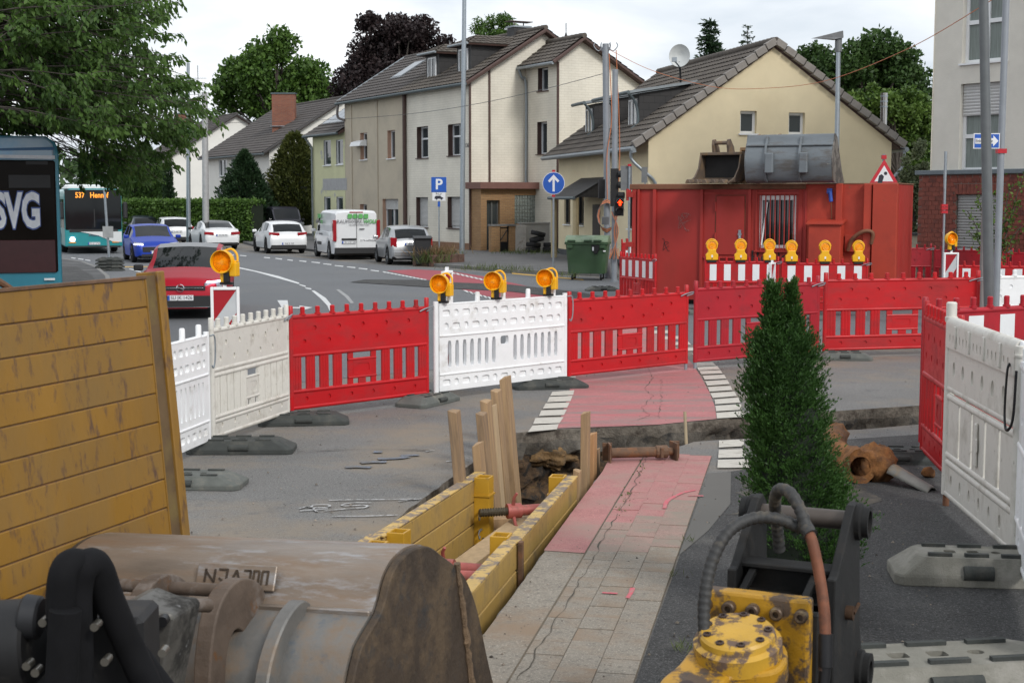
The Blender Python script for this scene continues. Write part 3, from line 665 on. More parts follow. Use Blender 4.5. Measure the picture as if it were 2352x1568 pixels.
def _fix_p1():
    p, q, t, o = TOPS['p1']; d = (q-p).normalized(); r = p; l = p + d*2.0
    o.location = l; e = r-l; o.rotation_euler = (0, 0, math.atan2(e.y, e.x)); o.scale = (1, 1, o.scale.z)
_fix_p1()
fence('dirty', (487, 1009, 757), (663, 948, 722), 'dirt streaked white fence panel left of the leftmost bright red panel', GM, key='p2')
fence('red', (665, 943, 726), (985, 904, 703), 'red fence panel between the dirty white panel and the white slotted panel', GM, key='p3')
fence('slot', (997, 904, 694), (1301, 866, 668), 'white slotted fence panel carrying three amber lamps', GM, key='p4')
fence('red', (1302, 864, 692), (1579, 834, 667), 'red fence panel standing on the red cycle lane beside the white lamp panel', GM, key='p5')
fence('oldred', (1592, 832, 665), (1880, 808, 647), 'red fence panel partly covered by the tip of the small conifer', GM, key='p6')
fence('red', (1888, 806, 645), (2247, 796, 635), 'red fence panel in front of the right end of the container', GM, key='p7')
fence('white', (2256, 799, 637), (2600, 790, 628), 'plain white fence panel at the right edge behind the leaning pole', GM, key='p8')
GR = 'fence panels along the right footway'
fence('red', (2118, 1034, 724), (2176, 1095, 749), 'red fence panel seen almost edge on beside the grubby white panel', GR, key='r1')
def _len(key, L, fromend=False):
    p, q, t, o = TOPS[key]; d = (q-p).normalized(); o.scale.x = L/BW; TOPS[key] = (p, p+d*L, t, o)
_len('r1', 1.75)
fence('heavy', (2170, 1131, 740), (2335, 1275, 778), 'grubby white fence panel with a deep top rail close by on the right', GR, key='r2')
fence('oldstriped', (2110, 1015, 719), (2480, 975, 690), 'red fence panel with white stripes behind the grubby white panel', GR, key='r3')
fence('white', (2334, 1268, 790), (2440, 1568, 845), 'white fence panel cut off by the right edge of the picture', GR, key='r4', zs=1.25)
GB = 'fence panels behind the container corner'
fence('oldred', (1960, 668, 568), (2138, 668, 571), 'dark red fence panel emerging from behind the container', GB)
fence('oldred', (2142, 668, 572), (2316, 671, 577), 'dark red fence panel below the roller shutter of the brick base', GB)
fence('oldred', (2320, 671, 577), (2500, 676, 585), 'dark red fence panel at the far right below the young shrub', GB)
fence('striped', (2192, 726, 609), (2400, 730, 612), 'red fence panel with white stripes right of the striped beacon with a lamp', GB)
GS = 'striped fence panels in front of the container'
fence('striped', (1424, 700, 590), (1506, 712, 594), 'striped red and white fence panel turned sideways at the left container corner', GS, key='s1')
fence('striped', (1616, 713, 599), (1788, 714, 602), 'striped red and white fence panel below the container door', GS, key='s2')
fence('striped', (1792, 714, 603), (1992, 715, 605), 'striped red and white fence panel below the container cabinet', GS, key='s3')
fence('striped', (1426, 636, 557), (1560, 634, 556), 'striped fence panel peeking out behind the green waste container', GS)
# ---- lamps
def lamp_drum():
    r_ = thing('warning_lamp', 'x', 'lamp')
    mb = MB(); mb.lathe([(.088, .0), (.118, .0), (.122, -.04), (.122, -.075), (.115, -.075), (.113, -.02), (.10, -.012)], 26, (0, 0, .24), 'y'); mb.build('hood', YELLOW, r_, smooth=True)
    mb = MB(); mb.lathe([(.118, 0), (.112, .03), (.085, .07), (.0005, .075)], 26, (0, 0, .24), 'y'); mb.build('housing', YELLOW, r_, smooth=True)
    mb = MB()
    prof = [(.0005, -.046), (.02, -.046), (.024, -.040)]
    for k in range(6): prof += [(.03+k*.013, -.043+k*.001), (.036+k*.013, -.034+k*.002)]
    mb.lathe(prof + [(.112, -.02)], 26, (0, 0, .24), 'y'); mb.build('lens', LENS, r_, smooth=True)
    mb = MB(); mb.box((.11, .02, .16), (.075, .11, .15)); mb.box((.11, .02, .242), (.06, .08, .02)); mb.build('battery_box', YELLOW, r_, bevel=.012, seg=2)
    mb = MB(); mb.box((.01, .0, .085), (.09, .07, .13)); mb.build('bracket', YELLOW, r_, bevel=.01)
    mb = MB(); mb.box((.045, -.03, .075), (.06, .05, .10)); mb.box((.03, 0, .012), (.14, .06, .03)); mb.build('clamp', BLACK, r_, bevel=.006)
    mb = MB(); mb.tube(smooth_path([(-.02, .03, .345), (.07, .04, .37), (.13, .04, .32), (.145, .03, .24)], 5), .012, 8); mb.build('handle', YELLOW, r_, smooth=True)
    return r_
def lamp_flat():
    r_ = thing('warning_lamp', 'x', 'lamp')
    mb = MB(); mb.lathe([(.122, .05), (.125, -.02), (.118, -.05), (.10, -.052), (.098, -.03)], 24, (0, 0, .31), 'y'); mb.lathe([(.122, .05), (.0005, .055)], 24, (0, 0, .31), 'y'); mb.build('lens_ring', YELLOW, r_, smooth=True)
    mb = MB(); mb.lathe([(.0005, -.05), (.03, -.052), (.034, -.044), (.062, -.046), (.066, -.036), (.1, -.03)], 24, (0, 0, .31), 'y'); mb.build('lens', LENS, r_, smooth=True)
    mb = MB(); mb.prism([(-.13, 0), (.13, 0), (.135, .12), (.085, .17), (.085, .24), (-.085, .24), (-.085, .17), (-.135, .12)], -.055, .055, 'y'); mb.build('body', YELLOW, r_, bevel=.014, seg=2)
    mb = MB(); mb.tube([(math.cos(t)*.13, .0, .31+math.sin(t)*.145) for t in [R(a) for a in range(10, 171, 16)]], .012, 8); mb.build('handle', YELLOW, r_, smooth=True)
    mb = MB(); mb.box((0, -.057, .085), (.035, .006, .05)); mb.build('sticker', CREAM, r_); mb = MB(); mb.cyl((0, -.05, .035), (0, -.062, .035), .013, n=10); mb.build('switch', BLACK, r_)
    mb = MB(); mb.bx(-.10, .10, -.045, .045, -.05, .0); mb.build('clamp', BLACK, r_, bevel=.004)
    return r_
LD = LF = None
def lamp(kind, loc, rz, label, group, sc_=1.0):
    global LD, LF
    if kind == 'drum':
        o = copy_tree(LD) if LD else lamp_drum(); LD = LD or o
    else:
        o = copy_tree(LF) if LF else lamp_flat(); LF = LF or o
    o.location = loc; o.rotation_euler = (0, 0, rz); o.scale = (sc_,)*3; tag(o, label, 'lamp', group); return o
def on_panel(key, u):
    p, q, t, o = TOPS[key]; best = min((abs(((p+(q-p)*k/60).x/(p+(q-p)*k/60).y)*FPX+CX-u), k) for k in range(61))[1]
    r_ = p+(q-p)*best/60; r_.z = t; return r_
gl = 'amber warning lamps on the fence'
for u, tx, sh in ((1012, 'amber warning lamp at the left end of the white slotted panel', .1), (1135, 'amber warning lamp in the middle of the white slotted panel', .12), (1255, 'amber warning lamp at the right end of the white slotted panel', .1)):
    l_ = on_panel('p4', u); lamp('drum', l_+Vector((0, 0, -.03)), R(-18), tx, gl, .98)
for u, key, tx in ((1635, 's2', 'leftmost of the six flat amber lamps before the red container'), (1700, 's2', 'second flat amber lamp from the left before the red container'), (1767, 's2', 'third flat amber lamp from the left under the barred window'), (1818, 's3', 'fourth flat amber lamp from the left under the barred window'), (1893, 's3', 'fifth flat amber lamp from the left below the container cabinet'), (1972, 's3', 'rightmost of the six flat amber lamps before the red container')):
    lamp('flat', on_panel(key, u)+Vector((0, 0, .03)), 0, tx, 'flat amber lamps before the container', .98)
# ---- beacons
BRED = mat('reflective_red', '9c0f1e', .35, var=.06); BWHT = mat('reflective_grey_white', 'b9bcbf', .35, var=.04)
def bake(loc, rz, h, w, label, flip=False, group='striped beacon boards'):
    r_ = thing('beacon_board', label, 'beacon', loc, rz, group); t = .06; z0 = .12
    mb = MB(); mb.bx(-w/2, -w/2+.035, -t/2, t/2, z0, h); mb.bx(w/2-.035, w/2, -t/2, t/2, z0, h); mb.bx(-w/2+.035, w/2-.035, -t/2, t/2, h-.035, h); mb.bx(-w/2+.035, w/2-.035, -t/2, t/2, z0, z0+.035); mb.build('frame', WHITE, r_, bevel=.008, seg=2)
    mb = MB(); mb.bx(-w/2+.03, w/2-.03, -.012, .012, z0+.03, h-.03); mb.build('board', BWHT, r_)
    a, b = -w/2+.035, w/2-.035; top = h-.035; k = .36
    for i in range(3):
        zt = top-i*.62
        pl = [(a, zt), (b, zt), (a, zt-k)] if i == 0 else [(a, zt+.0), (b, zt+k), (b, zt+.06), (a, zt-.30)]
        if flip: pl = [(a, zt), (b, zt), (b, zt-.02), (a, zt-k*.75)] if i == 0 else pl
        pl = clip(pl, [(0, -1, -(z0+.04)), (0, 1, top)])
        if len(pl) < 3: continue
        mb = MB(); mb.prism(pl, -.0155, -.0125, 'y'); mb.build('stripe', BRED, r_)
    mb = MB(); mb.bx(-.03, .03, -.03, .03, .0, z0+.02); mb.build('stem', GALV, r_)
    mb = MB(); mb.bx(-.02, .02, -.02, .02, h, h+.05); mb.build('lug', WHITE, r_)
    return r_
bp = AT(518, 735, 16.6); bz = ZV(659, 16.6)
bake((bp.x, 16.6, 0), R(6), bz, .33, 'beacon board with a red triangle and an amber lamp before the red car')
sgn_ = AT(518, 600, 16.6); lamp('drum', (XU(510, 16.5), 16.6, bz+.03), R(-14), 'amber warning lamp on the beacon board in front of the red car', gl, 1.1)
bp = AT(1027, 690, 18.6); bake((bp.x, 18.6, 0), R(72), ZV(622, 18.6), .30, 'beacon board seen edge on behind the leftmost lamp of the white panel')
bp = AT(1773, 640, 29.6); bake((bp.x, 29.6, 0), R(62), ZV(603, 29.6), .30, 'narrow white beacon board between the lamps before the container')
bp = AT(2183, 640, 28); bz = ZV(580, 28); bake((bp.x, 28, 0), 0, bz, .29, 'beacon board with a diagonal stripe and a lamp right of the container')
lamp('drum', (XU(2181, 28), 28, bz+.03), R(20), 'amber warning lamp on the beacon right of the container', gl, 1.0)
# ---- rubber feet
def foot_mesh(name, m, L=1.0, W=.42, H=.115):
    mb = MB(); a, b = L/2, W/2; ta, tb = L/2-.14, W/2-.05
    lv = [(a, b, 0), (a, b, .045), (ta, tb, H)]
    vs = []
    for x, y, z in lv:
        c = .05; vs += [(-x+c, -y, z), (x-c, -y, z), (x, -y+c, z), (x, y-c, z), (x-c, y, z), (-x+c, y, z), (-x, y-c, z), (-x, -y+c, z)]
    fs = [(i*8+k, i*8+(k+1) % 8, (i+1)*8+(k+1) % 8, (i+1)*8+k) for i in range(2) for k in range(8)] + [tuple(range(7, -1, -1))]
    mb.add(vs, fs)
    # top face with pockets: an eight-cornered rim around a rectangular plate
    c = .05; px0, py0 = ta-c, tb-c
    rim = [(-ta+c, -tb), (ta-c, -tb), (ta, -tb+c), (ta, tb-c), (ta-c, tb), (-ta+c, tb), (-ta, tb-c), (-ta, -tb+c)]
    inn = [(-px0, -py0), (px0, -py0), (px0, -py0), (px0, py0), (px0, py0), (-px0, py0), (-px0, py0), (-px0, -py0)]
    for k in range(8):
        j = (k+1) % 8; q = [(*rim[k], H), (*rim[j], H), (*inn[j], H)] + ([(*inn[k], H)] if inn[k] != inn[j] else []); mb.quad(*q)
    mb.T = Matrix(((1, 0, 0, 0), (0, 0, 1, 0), (0, -1, 0, 0), (0, 0, 0, 1)))
    cells = [(0, 0, .035, .035, 8, .05, .05, .07), (-.14, 0, .035, .035, 8, .05, .05, .07), (.14, 0, .03, .03, 2, .05, .05, .07), (-.27, 0, .05, .028, 6, .06, .05, .06), (.27, 0, .05, .028, 6, .06, .05, .06)]
    plate(mb, -px0, px0, -py0, py0, -H, -.02, [c_ for c_ in cells if abs(c_[0])+c_[5] < px0]); mb.T = None
    return mb.mesh(name, m)
FM = {'d': foot_mesh('rubber_foot', RUBBER_D), 'g': foot_mesh('rubber_foot', RUBBER), 'l': foot_mesh('rubber_foot', mat('pale_recycled_rubber', '7c7a71', .9, var=.14, scale=8, bump=.4, bscale=80, dirt='94918a', dscale=4, dlo=.5, dhi=.75))}
ribme = MB().bx(-.09, .09, -.02, .02, 0, .016).mesh('rib', RUBBER_D); pinme = MB().cyl((-.09, 0, 0), (.09, 0, 0), .03, n=10).mesh('grip_bar', RUBBER_D, True)
def foot(u, v, rz, kind, label, z=0.0, group='rubber feet of the fences', s=(1, 1, 1), loc=None):
    r_ = thing('rubber_foot', label, 'rubber foot', loc or G(u, v, z), R(rz), group); o = link('base', FM[kind], r_, .006)
    for y in (-.12, .12):
        for x in (-.22, .0, .22): k = link('rib', ribme, r_); k.location = (x, y, .113); k.scale = (.8, .8, 1)
    for y in (-.2, .2): k = link('grip_bar', pinme, r_); k.location = (0, y, .06)
    r_.scale = s; return r_
foot(698, 972, 8, 'd', 'dark rubber foot under the joint of the dirty white and the red panel')
foot(983, 926, 62, 'g', 'grey rubber foot seen from its end left of the white slotted panel', s=(.9, 1.05, 1))
foot(1262, 890, 10, 'd', 'dark rubber foot reaching onto the red cycle lane')
foot(556, 1036, 1, 'd', 'dark rubber foot under the left end of the dirty white panel', s=(1.05, 1, 1.1))
foot(432, 1115, -4, 'g', 'grey rubber foot half hidden by the tall yellow shoring panel')
foot(1938, 825, -6, 'g', 'grey rubber foot under the right red panels behind the conifer', s=(.85, 1, 1))
foot(2060, 1058, -8, 'd', 'dark rubber foot behind the rusty pipes')
foot(2232, 1330, -7, 'l', 'pale grey rubber foot under the grubby white panel', s=(1.05, 1.1, 1.6))
foot(2150, 1575, 8, 'l', 'pale rubber foot cut off by the lower edge of the picture', s=(1.5, 1.2, 1.5))
foot(1570, 722, 5, 'g', 'grey rubber foot glimpsed under the red panel before the container', s=(.9, 1, 1))
foot(1860, 735, 0, 'g', 'grey rubber foot under the striped panels before the container')
foot(1383, 668, 10, 'g', 'grey rubber foot right of the green waste container', s=(.9, 1, 1))
# ================================================================== trench shoring, timber, foreground tools
SHOR = mat('worn_yellow_steel', (.40, .235, .035), .5, .0, var=.14, scale=3, dirt=(.20, .135, .055), dscale=2.4, dlo=.47, dhi=.70, dirt2=(.115, .062, .03), d2scale=9, d2lo=.57, d2hi=.69, stretch=(1, 1, .55), bump=.12, bscale=30, drough=.75)
SHORF = mat('flaking_yellow_steel', (.50, .33, .10), .6, var=.15, scale=6, dirt=(.20, .155, .12), dscale=9, dlo=.46, dhi=.54)
SHORD = mat('shoring_inner_yellow', (.40, .255, .07), .6, var=.15, scale=3, dirt=(.24, .165, .07), dscale=3, dlo=.48, dhi=.68, dirt2=(.10, .07, .045), d2scale=13, d2lo=.61, d2hi=.70, stretch=(1, 1, .7))
SHORP = mat('yellow_post_paint', (.46, .255, .02), .45, var=.12, scale=5, dirt=(.22, .14, .05), dscale=9, dlo=.57, dhi=.68)
RUSTP = mat('rusty_brown_steel', (.13, .075, .045), .75, .2, var=.3, scale=10, dirt=(.22, .10, .045), dscale=9, dlo=.5, dhi=.65, bump=.2, bscale=60)
SPIN = mat('red_spindle', (.36, .09, .075), .55, .1, var=.2, scale=12, dirt=(.20, .10, .075), dscale=8, dlo=.52, dhi=.64)
THREAD = mat('greasy_thread', (.10, .085, .06), .5, .6, var=.3, scale=30)
TIMB = mat('sawn_timber', (.36, .235, .125), .8, var=.2, scale=3.2, stretch=(7, 7, .7), dirt=(.25, .165, .10), dscale=2.2, dlo=.48, dhi=.68, bump=.15, bscale=14)
TIMB2 = mat('dark_sawn_timber', (.29, .19, .105), .85, var=.25, scale=3.2, stretch=(7, 7, .7), dirt=(.17, .12, .08), dscale=2.0, dlo=.47, dhi=.66, bump=.15, bscale=14)
def shoring_side(root, x0, x1, z0, top, t, m, mcap, ph, inner_m=None):
    # a wall of stacked steel planks between x0..x1 (local), faces at y = 0 and y = t
    z = top-.012; me = MB().bx(x0, x1, 0, t, 0, ph-.010).mesh('plank', m)
    while z > z0:
        z -= ph; o = link('plank', me, root, .006); o.location = (0, 0, z)
    mb = MB(); mb.bx(x0, x1, .012, t-.012, z, top-.02); mb.build('core', RUSTP, root)
    mb = MB(); mb.bx(x0-.004, x1+.004, -.006, t+.006, top-.014, top); mb.build('top_cap', mcap, root, bevel=.003)
def slotted_post(root, x, y, top, w=.15, d=.13, h=1.6, m=SHORP):
    mb = MB(); tk = .016
    for a in ((x-w/2, x-w/2+tk, y, y+d), (x+w/2-tk, x+w/2, y, y+d), (x-w/2+tk, x+w/2-tk, y, y+tk), (x-w/2+tk, x+w/2-tk, y+d-tk, y+d)): mb.bx(*a, top-h, top)
    o = mb.build('post', m, root, bevel=.003)
    mb = MB(); mb.bx(x-w/2-.01, x+w/2+.01, y-.012, y+d+.012, top-.16, top-.145); mb.build('collar', m, root)
    for z in (top-.28, top-.44):
        mb = MB(); mb.cyl((x-w/2-.05, y+d*.5, z), (x+w/2+.05, y+d*.5, z), .011, n=8); mb.tube(smooth_path([(x-w/2-.05, y+d*.5, z), (x-w/2-.075, y+d*.5, z-.03), (x-w/2-.06, y+d*.5, z-.07), (x-w/2-.035, y+d*.5, z-.05)], 4), .005, 5); mb.build('locking_pin', GALV, root, smooth=True)
    return o
def shoring_box(s0, s1, nl0, nl1, nr0, nr1, label, posts_l, posts_r, top=.17):
    a = PL(s0, nr0); root = thing('trench_box', label, 'trench box', (a.x, a.y, 0), 0, 'trench boxes'); ph = .185
    def side(p, q, name, sgn, posts, mm):
        e = bpy.data.objects.new(name, None); COL.objects.link(e); e.parent = root; e.location = p-a; d = q-p; L = d.length; e.rotation_euler = (0, 0, math.atan2(d.y, d.x))
        shoring_side(e, 0, L, -1.6, top, .085*sgn if sgn > 0 else .085, mm, SHORF, ph)
        for x in posts: slotted_post(e, x*L, .085 if sgn > 0 else -.13, top+.012)
        return e
    side(PL(s0, nr0), PL(s1, nr1), 'right_wall', 1, posts_r, SHORD)
    side(PL(s0, nl0+.05), PL(s1, nl1+.05), 'left_wall', -1, posts_l, SHORD)
    return root, a
b1, a1 = shoring_box(2.19, 4.62, -1.43, -1.24, -.425, -.385, 'far yellow steel trench box holding the trench open beside the timber boards', (.9, .05), (.96, .06), top=.15)
b2, a2 = shoring_box(-.6, 2.15, -1.62, -1.44, -.47, -.425, 'near yellow steel trench box reaching behind the big digging bucket', (.9,), (.12,), top=.165)
# a ledge seam post on the outside of the right wall, where the two boxes meet
mb = MB(); q = PL(2.17, -.40)-a1; mb.box(q+Vector((0, 0, -.55)), (.05, .035, 1.42), Euler((0, 0, R(78)))); mb.build('seam_post', RUSTP, b1, bevel=.004)
def spindle(root, a, p, q):
    d = (q-p); L = d.length; d.normalize(); mb = MB(); mb.cyl(p+d*L*.36-a, q-a, .046, n=16); mb.build('spindle_tube', SPIN, root, smooth=True)
    mb = MB(); k = 0; pr = []
    n = 26
    for i in range(n+1): pr.append((p+d*(L*.38*i/n)-a, .038 if i % 2 else .030))
    mb.tube([x for x, r_ in pr], [r_ for x, r_ in pr], 12); mb.build('spindle_thread', THREAD, root)
    c = p+d*L*.37-a; mb = MB(); mb.cyl(c-d*.05, c+d*.07, .064, n=14)
    for ang in (20, 140, 260):
        u_ = Vector((0, 0, 1)); s_ = d.cross(u_).normalized(); v_ = u_*math.cos(R(ang))+s_*math.sin(R(ang)); mb.tube([c+v_*.05, c+v_*.13, c+v_*.17+d*.02], [.016, .013, .012], 8)
    mb.build('spindle_nut', SPIN, root, smooth=True, ang=30)
spindle(b1, a1, PL(4.13, -1.13, -.10), PL(4.5, -.44, -.10)); spindle(b1, a1, PL(4.2, -1.12, -.36), PL(4.55, -.44, -.36)); spindle(b2, a2, PL(1.95, -1.42, -.06), PL(2.0, -.5, -.06)); spindle(b1, a1, PL(2.45, -1.30, -.12), PL(2.4, -.5, -.12))
# ---- timber
def board(u, vtop, Y, w, t, label, m=TIMB, zb=-1.5, lean=(0, 0), rz=None, group='boards driven along the trench'):
    x = XU(u, Y); top = ZV(vtop, Y); h = top-zb; mb = MB(); cut = .02*(1 if u % 2 else -1)
    mb.add([(-t/2,-w/2,0),(t/2,-w/2,0),(t/2,w/2,0),(-t/2,w/2,0),(-t/2,-w/2,h-cut),(t/2,-w/2,h+cut*.4),(t/2,w/2,h),(-t/2,w/2,h-cut*.5)], [(0,3,2,1),(4,5,6,7),(0,1,5,4),(1,2,6,5),(2,3,7,6),(3,0,4,7)])
    o = mb.build('timber_board', m, None, bevel=.004); o.location = (x-lean[0]*h, Y-lean[1]*h, zb); o.rotation_euler = (-lean[1], lean[0], R(-11) if rz is None else R(rz))
    return tag(o, label, 'board', group)
board(1040, 943, 11.85, 0.163, 0.074, 'timber board standing alone left of the trench box post', TIMB2, lean=(-.085, 0), zb=-1.2)
board(1095, 1016, 12.35, 0.188, 0.068, 'shortest timber board in the left row of boards', TIMB, lean=(-.085, 0))
board(1104, 949, 12.75, 0.188, 0.068, 'timber board with a flat top behind the shortest left board', TIMB2, lean=(-.085, 0))
board(1114, 920, 13.15, 0.200, 0.068, 'timber board in the middle of the left row', TIMB, lean=(-.085, 0))
board(1131, 929, 13.55, 0.150, 0.041, 'thin pale timber board in the left row', mat('pale_timber', (.44, .32, .19), .8, var=.15, scale=3, stretch=(7, 7, .7)), lean=(-.085, 0))
board(1138, 896, 13.95, 0.213, 0.068, 'second tallest timber board in the left row', TIMB, lean=(-.085, 0))
board(1159, 864, 14.45, 0.250, 0.074, 'tallest timber board at the far end of the left row', TIMB, lean=(-.085, 0))
board(1347, 945, 13.0, 0.125, 0.068, 'tallest timber board on the right side of the trench', TIMB, lean=(.004, 0), rz=-14)
board(1363, 994, 13.4, 0.163, 0.061, 'orange toned timber board right of the tallest right board', mat('orange_timber', (.40, .22, .10), .8, var=.2, scale=3, stretch=(7, 7, .7)), rz=-14)
board(1373, 1030, 13.75, 0.150, 0.041, 'low dark timber board at the prop end', TIMB2, rz=-14)
board(1328, 1080, 12.35, 0.100, 0.054, 'low timber board beside the trench box end', TIMB, rz=-14)
def lying(p, q, w, h, label, m=TIMB):
    mb = MB(); mb.beam((0, 0, 0), Vector(q)-Vector(p), w, h); o = mb.build('timber_board', m, None, bevel=.004); o.location = p; return tag(o, label, 'board', 'boards lying in the trench')
lying(PL(4.55, -1.35, -.30), PL(4.9, -.45, -.28), .14, .09, 'square timber laid across the trench behind the red spindles')
lying(PL(3.4, -1.1, -.36), PL(4.5, -.75, -.18), .2, .05, 'pale plank lying askew inside the far trench box', mat('pale_timber', 'b59a75'))
lying(PL(3.6, -1.05, -.46), PL(4.3, -.85, -.38), .1, .1, 'short timber block under the red spindles', TIMB2)
mb = MB(); a_ = AT(1573, 945, 15.6); b_ = AT(1583, 1040, 15.45); mb.cyl(b_-Vector((0, 0, .5))-a_, (0, 0, 0), .02, .018, n=10); o = mb.build('wooden_stake', mat('pale_stake', (.40, .32, .21), .8, var=.15), smooth=True); o.location = a_; tag(o, 'thin round wooden stake standing in the cross trench', 'stake')
# steel prop lying on the path
p0, p1 = G(1403, 1040, .09), G(1545, 1036, .09); pr = thing('steel_prop', 'rusty steel prop with square end plates lying across the path', 'prop', (p0.x, p0.y, 0)); v0 = Vector((0, 0, .09)); v1 = p1-p0+v0; dd = (v1-v0).normalized()
mb = MB(); mb.cyl(v0, v0+dd*.45, .05, n=16); mb.build('tube', RUSTP, pr, smooth=True)
mb = MB(); mb.cyl(v0+dd*.44, v1, .038, n=16); mb.build('inner_tube', RUSTP, pr, smooth=True)
mb = MB(); mb.cyl(v1-dd*.17, v1-dd*.05, .062, n=12); mb.box(v1-dd*.11, (.03, .15, .1)); mb.build('nut', RUSTP, pr, bevel=.006)
for c_, k in ((v0, -1), (v1, 1)):
    mb = MB(); mb.box(c_+dd*.012*k, (.018, .19, .18), Euler((0, 0, math.atan2(dd.y, dd.x)+.12*k))); mb.box(c_+dd*.03*k+Vector((0, .09, 0)), (.09, .016, .17)); mb.build('end_plate', RUSTP, pr, bevel=.002)
# ---- tall shoring panel on the left, leaning
e_ = Vector((.336, .942, 0)); nrm = Vector((.942, -.336, 0)); br = Vector((XU(455, 7.95, 1380), 7.95, 0))
tp = thing('shoring_panel', 'tall leaning panel of stacked worn yellow steel planks at the left edge', 'shoring panel', br - e_*3.4); tp.rotation_euler = (R(-5.0), 0, math.atan2(e_.y, e_.x))
TOPZ = 2.075; PH = .1585
LX = 3.4
SHORN = mat('scuffed_yellow_steel', (.235, .118, .011), .5, .0, var=.15, scale=2.0, dirt=(.20, .115, .03), dscale=1.5, dlo=.42, dhi=.66, dirt2=(.095, .05, .028), d2scale=14, d2lo=.545, d2hi=.66, stretch=(1, 1, .35), bump=.08, bscale=30)  # scuffed yellow, taken darker: shade over the foreground is put into this colour
me = MB().bx(0, LX-.165, 0, .12, 0, PH-.006).mesh('plank', SHORN); z = TOPZ
while z > .02:
    z -= PH; o = link('plank', me, tp, .005); o.location = (0, 0, z)
mb = MB(); mb.bx(0, LX-.16, .008, .11, .0, TOPZ-.01); mb.build('core', RUSTP, tp)
mb = MB(); mb.bx(-.02, LX-.165, -.008, .13, TOPZ-.008, TOPZ+.012); mb.build('top_cap', RUSTP, tp, bevel=.003)
mb = MB(); mb.bx(LX-.165, LX-.07, .004, .10, 0, TOPZ+.01); mb.build('channel', mat('brown_channel', (.12, .075, .035), .8, .1, var=.3, scale=4, dirt=(.17, .12, .04), dscale=3, dlo=.5, dhi=.66), tp)
mb = MB(); mb.bx(LX-.07, LX-.0, -.015, .13, 0, TOPZ+.03); mb.build('end_post', SHORN, tp, bevel=.006)
mb = MB(); mb.bx(LX-.178, LX-.166, -.003, .02, 0, TOPZ); mb.build('weld_strip', SHORN, tp)
pb = AT(28, 640, 7.6); mb = MB(); mb.bx(.9, 2.2, .15, .34, TOPZ-.25, TOPZ+.075); mb.build('lifting_block', SHORP, tp, bevel=.008)
mb = MB(); mb.tube(smooth_path([(2.0, .12, TOPZ+.05), (2.05, .08, TOPZ+.08), (2.2, .06, TOPZ+.0), (2.26, .06, TOPZ-.05)], 5), .018, 8); mb.build('lifting_handle', RUSTP, tp, smooth=True)
# ---- big digging bucket in the foreground
BKT = mat('bucket_worn_steel', (.24, .20, .165), .42, .45, var=.25, scale=3.0, dirt=(.24, .165, .11), dscale=2.2, dlo=.42, dhi=.62, dirt2=(.36, .36, .37), d2scale=4.5, d2lo=.53, d2hi=.68, stretch=(.5, 2.2, 2.2), bump=.15, bscale=22, drough=.6)  # pale patches mix bare scratches with highlights painted into the colour
BKTL = mat('bucket_lower_blue', (.18, .175, .165), .5, .35, var=.25, scale=3, dirt=(.23, .165, .11), dscale=3, dlo=.46, dhi=.62, dirt2=(.075, .11, .145), d2scale=4, d2lo=.56, d2hi=.68, bump=.15, bscale=22)
BKTD = mat('bucket_side_mud', (.052, .036, .024), .8, .1, var=.3, scale=4, dirt=(.10, .068, .04), dscale=3.5, dlo=.5, dhi=.64, bump=.5, bscale=26, dirt2=(.035, .032, .03), d2scale=4, d2lo=.55, d2hi=.65)
bk = thing('digging_bucket', 'wide worn steel digging bucket lying back up in the foreground', 'bucket', (-.365, 6.6, .0)); bk.rotation_euler = (0, -.055, R(-22))
up = [(.64, .0), (.60, .09), (.554, .218), (.473, .454), (.378, .613), (.275, .711), (.093, .82), (0, .875), (-.086, .905), (-.22, .918), (-.345, .898), (-.42, .862), (-.463, .825), (-.516, .755), (-.563, .71)]
lo = [(-.563, .71), (-.712, .64), (-.776, .59), (-.86, .45), (-.88, .25), (-.80, .04)]
up_s = [(p.x, p.y) for p in smooth_path([(a, b, 0) for a, b in up], 5)]; lo_s = [(p.x, p.y) for p in smooth_path([(a, b, 0) for a, b in lo], 5)]
BL = 1.72
def shell(poly, x0, x1, t, name, m, parent):
    mb = MB(); n = len(poly); inn = []
    for i in range(n):
        d = Vector((poly[min(i+1, n-1)][0]-poly[max(i-1, 0)][0], poly[min(i+1, n-1)][1]-poly[max(i-1, 0)][1])).normalized(); inn.append((poly[i][0]-d.y*t*-1, poly[i][1]+d.x*t*-1) if False else (poly[i][0]-d.y*t, poly[i][1]+d.x*t))
    ring = poly + inn[::-1]; return (mb.prism(ring, x0, x1, 'x') and mb.build(name, m, parent, smooth=True, ang=35))
shell(up_s, -BL, 0, .03, 'back_shell', BKT, bk); shell(lo_s, -BL, 0, .03, 'lower_shell', BKTL, bk)
side = up_s + lo_s[1:]; cx_, cz_ = -.1, .4
for x0, x1 in ((.004, .044), (-BL-.044, -BL-.004)):
    mb = MB(); mb.prism([(cx_+(a-cx_)*.985, cz_+(b-cz_)*.985) for a, b in side], x0, x1, 'x'); mb.build('side_plate', BKTD, bk, bevel=.006)
mb = MB(); rim = [( a, b) for a, b in up_s if -.2 < a < .58]
rz_ = [(.05, .24+.10*k/24+.015*mnoise.noise(Vector((k*.9, 0, 0))), .74-.70*k/24) for k in range(25)]; mb.tube(rz_, [max(.006, .018+.02*mnoise.noise(Vector((k*1.3, 5, 0)))) for k in range(25)], 7); mb.build('mud_ridge', mat('dried_mud', (.15, .10, .06), .95, var=.3, scale=18, bump=.8, bscale=40), bk, smooth=True)
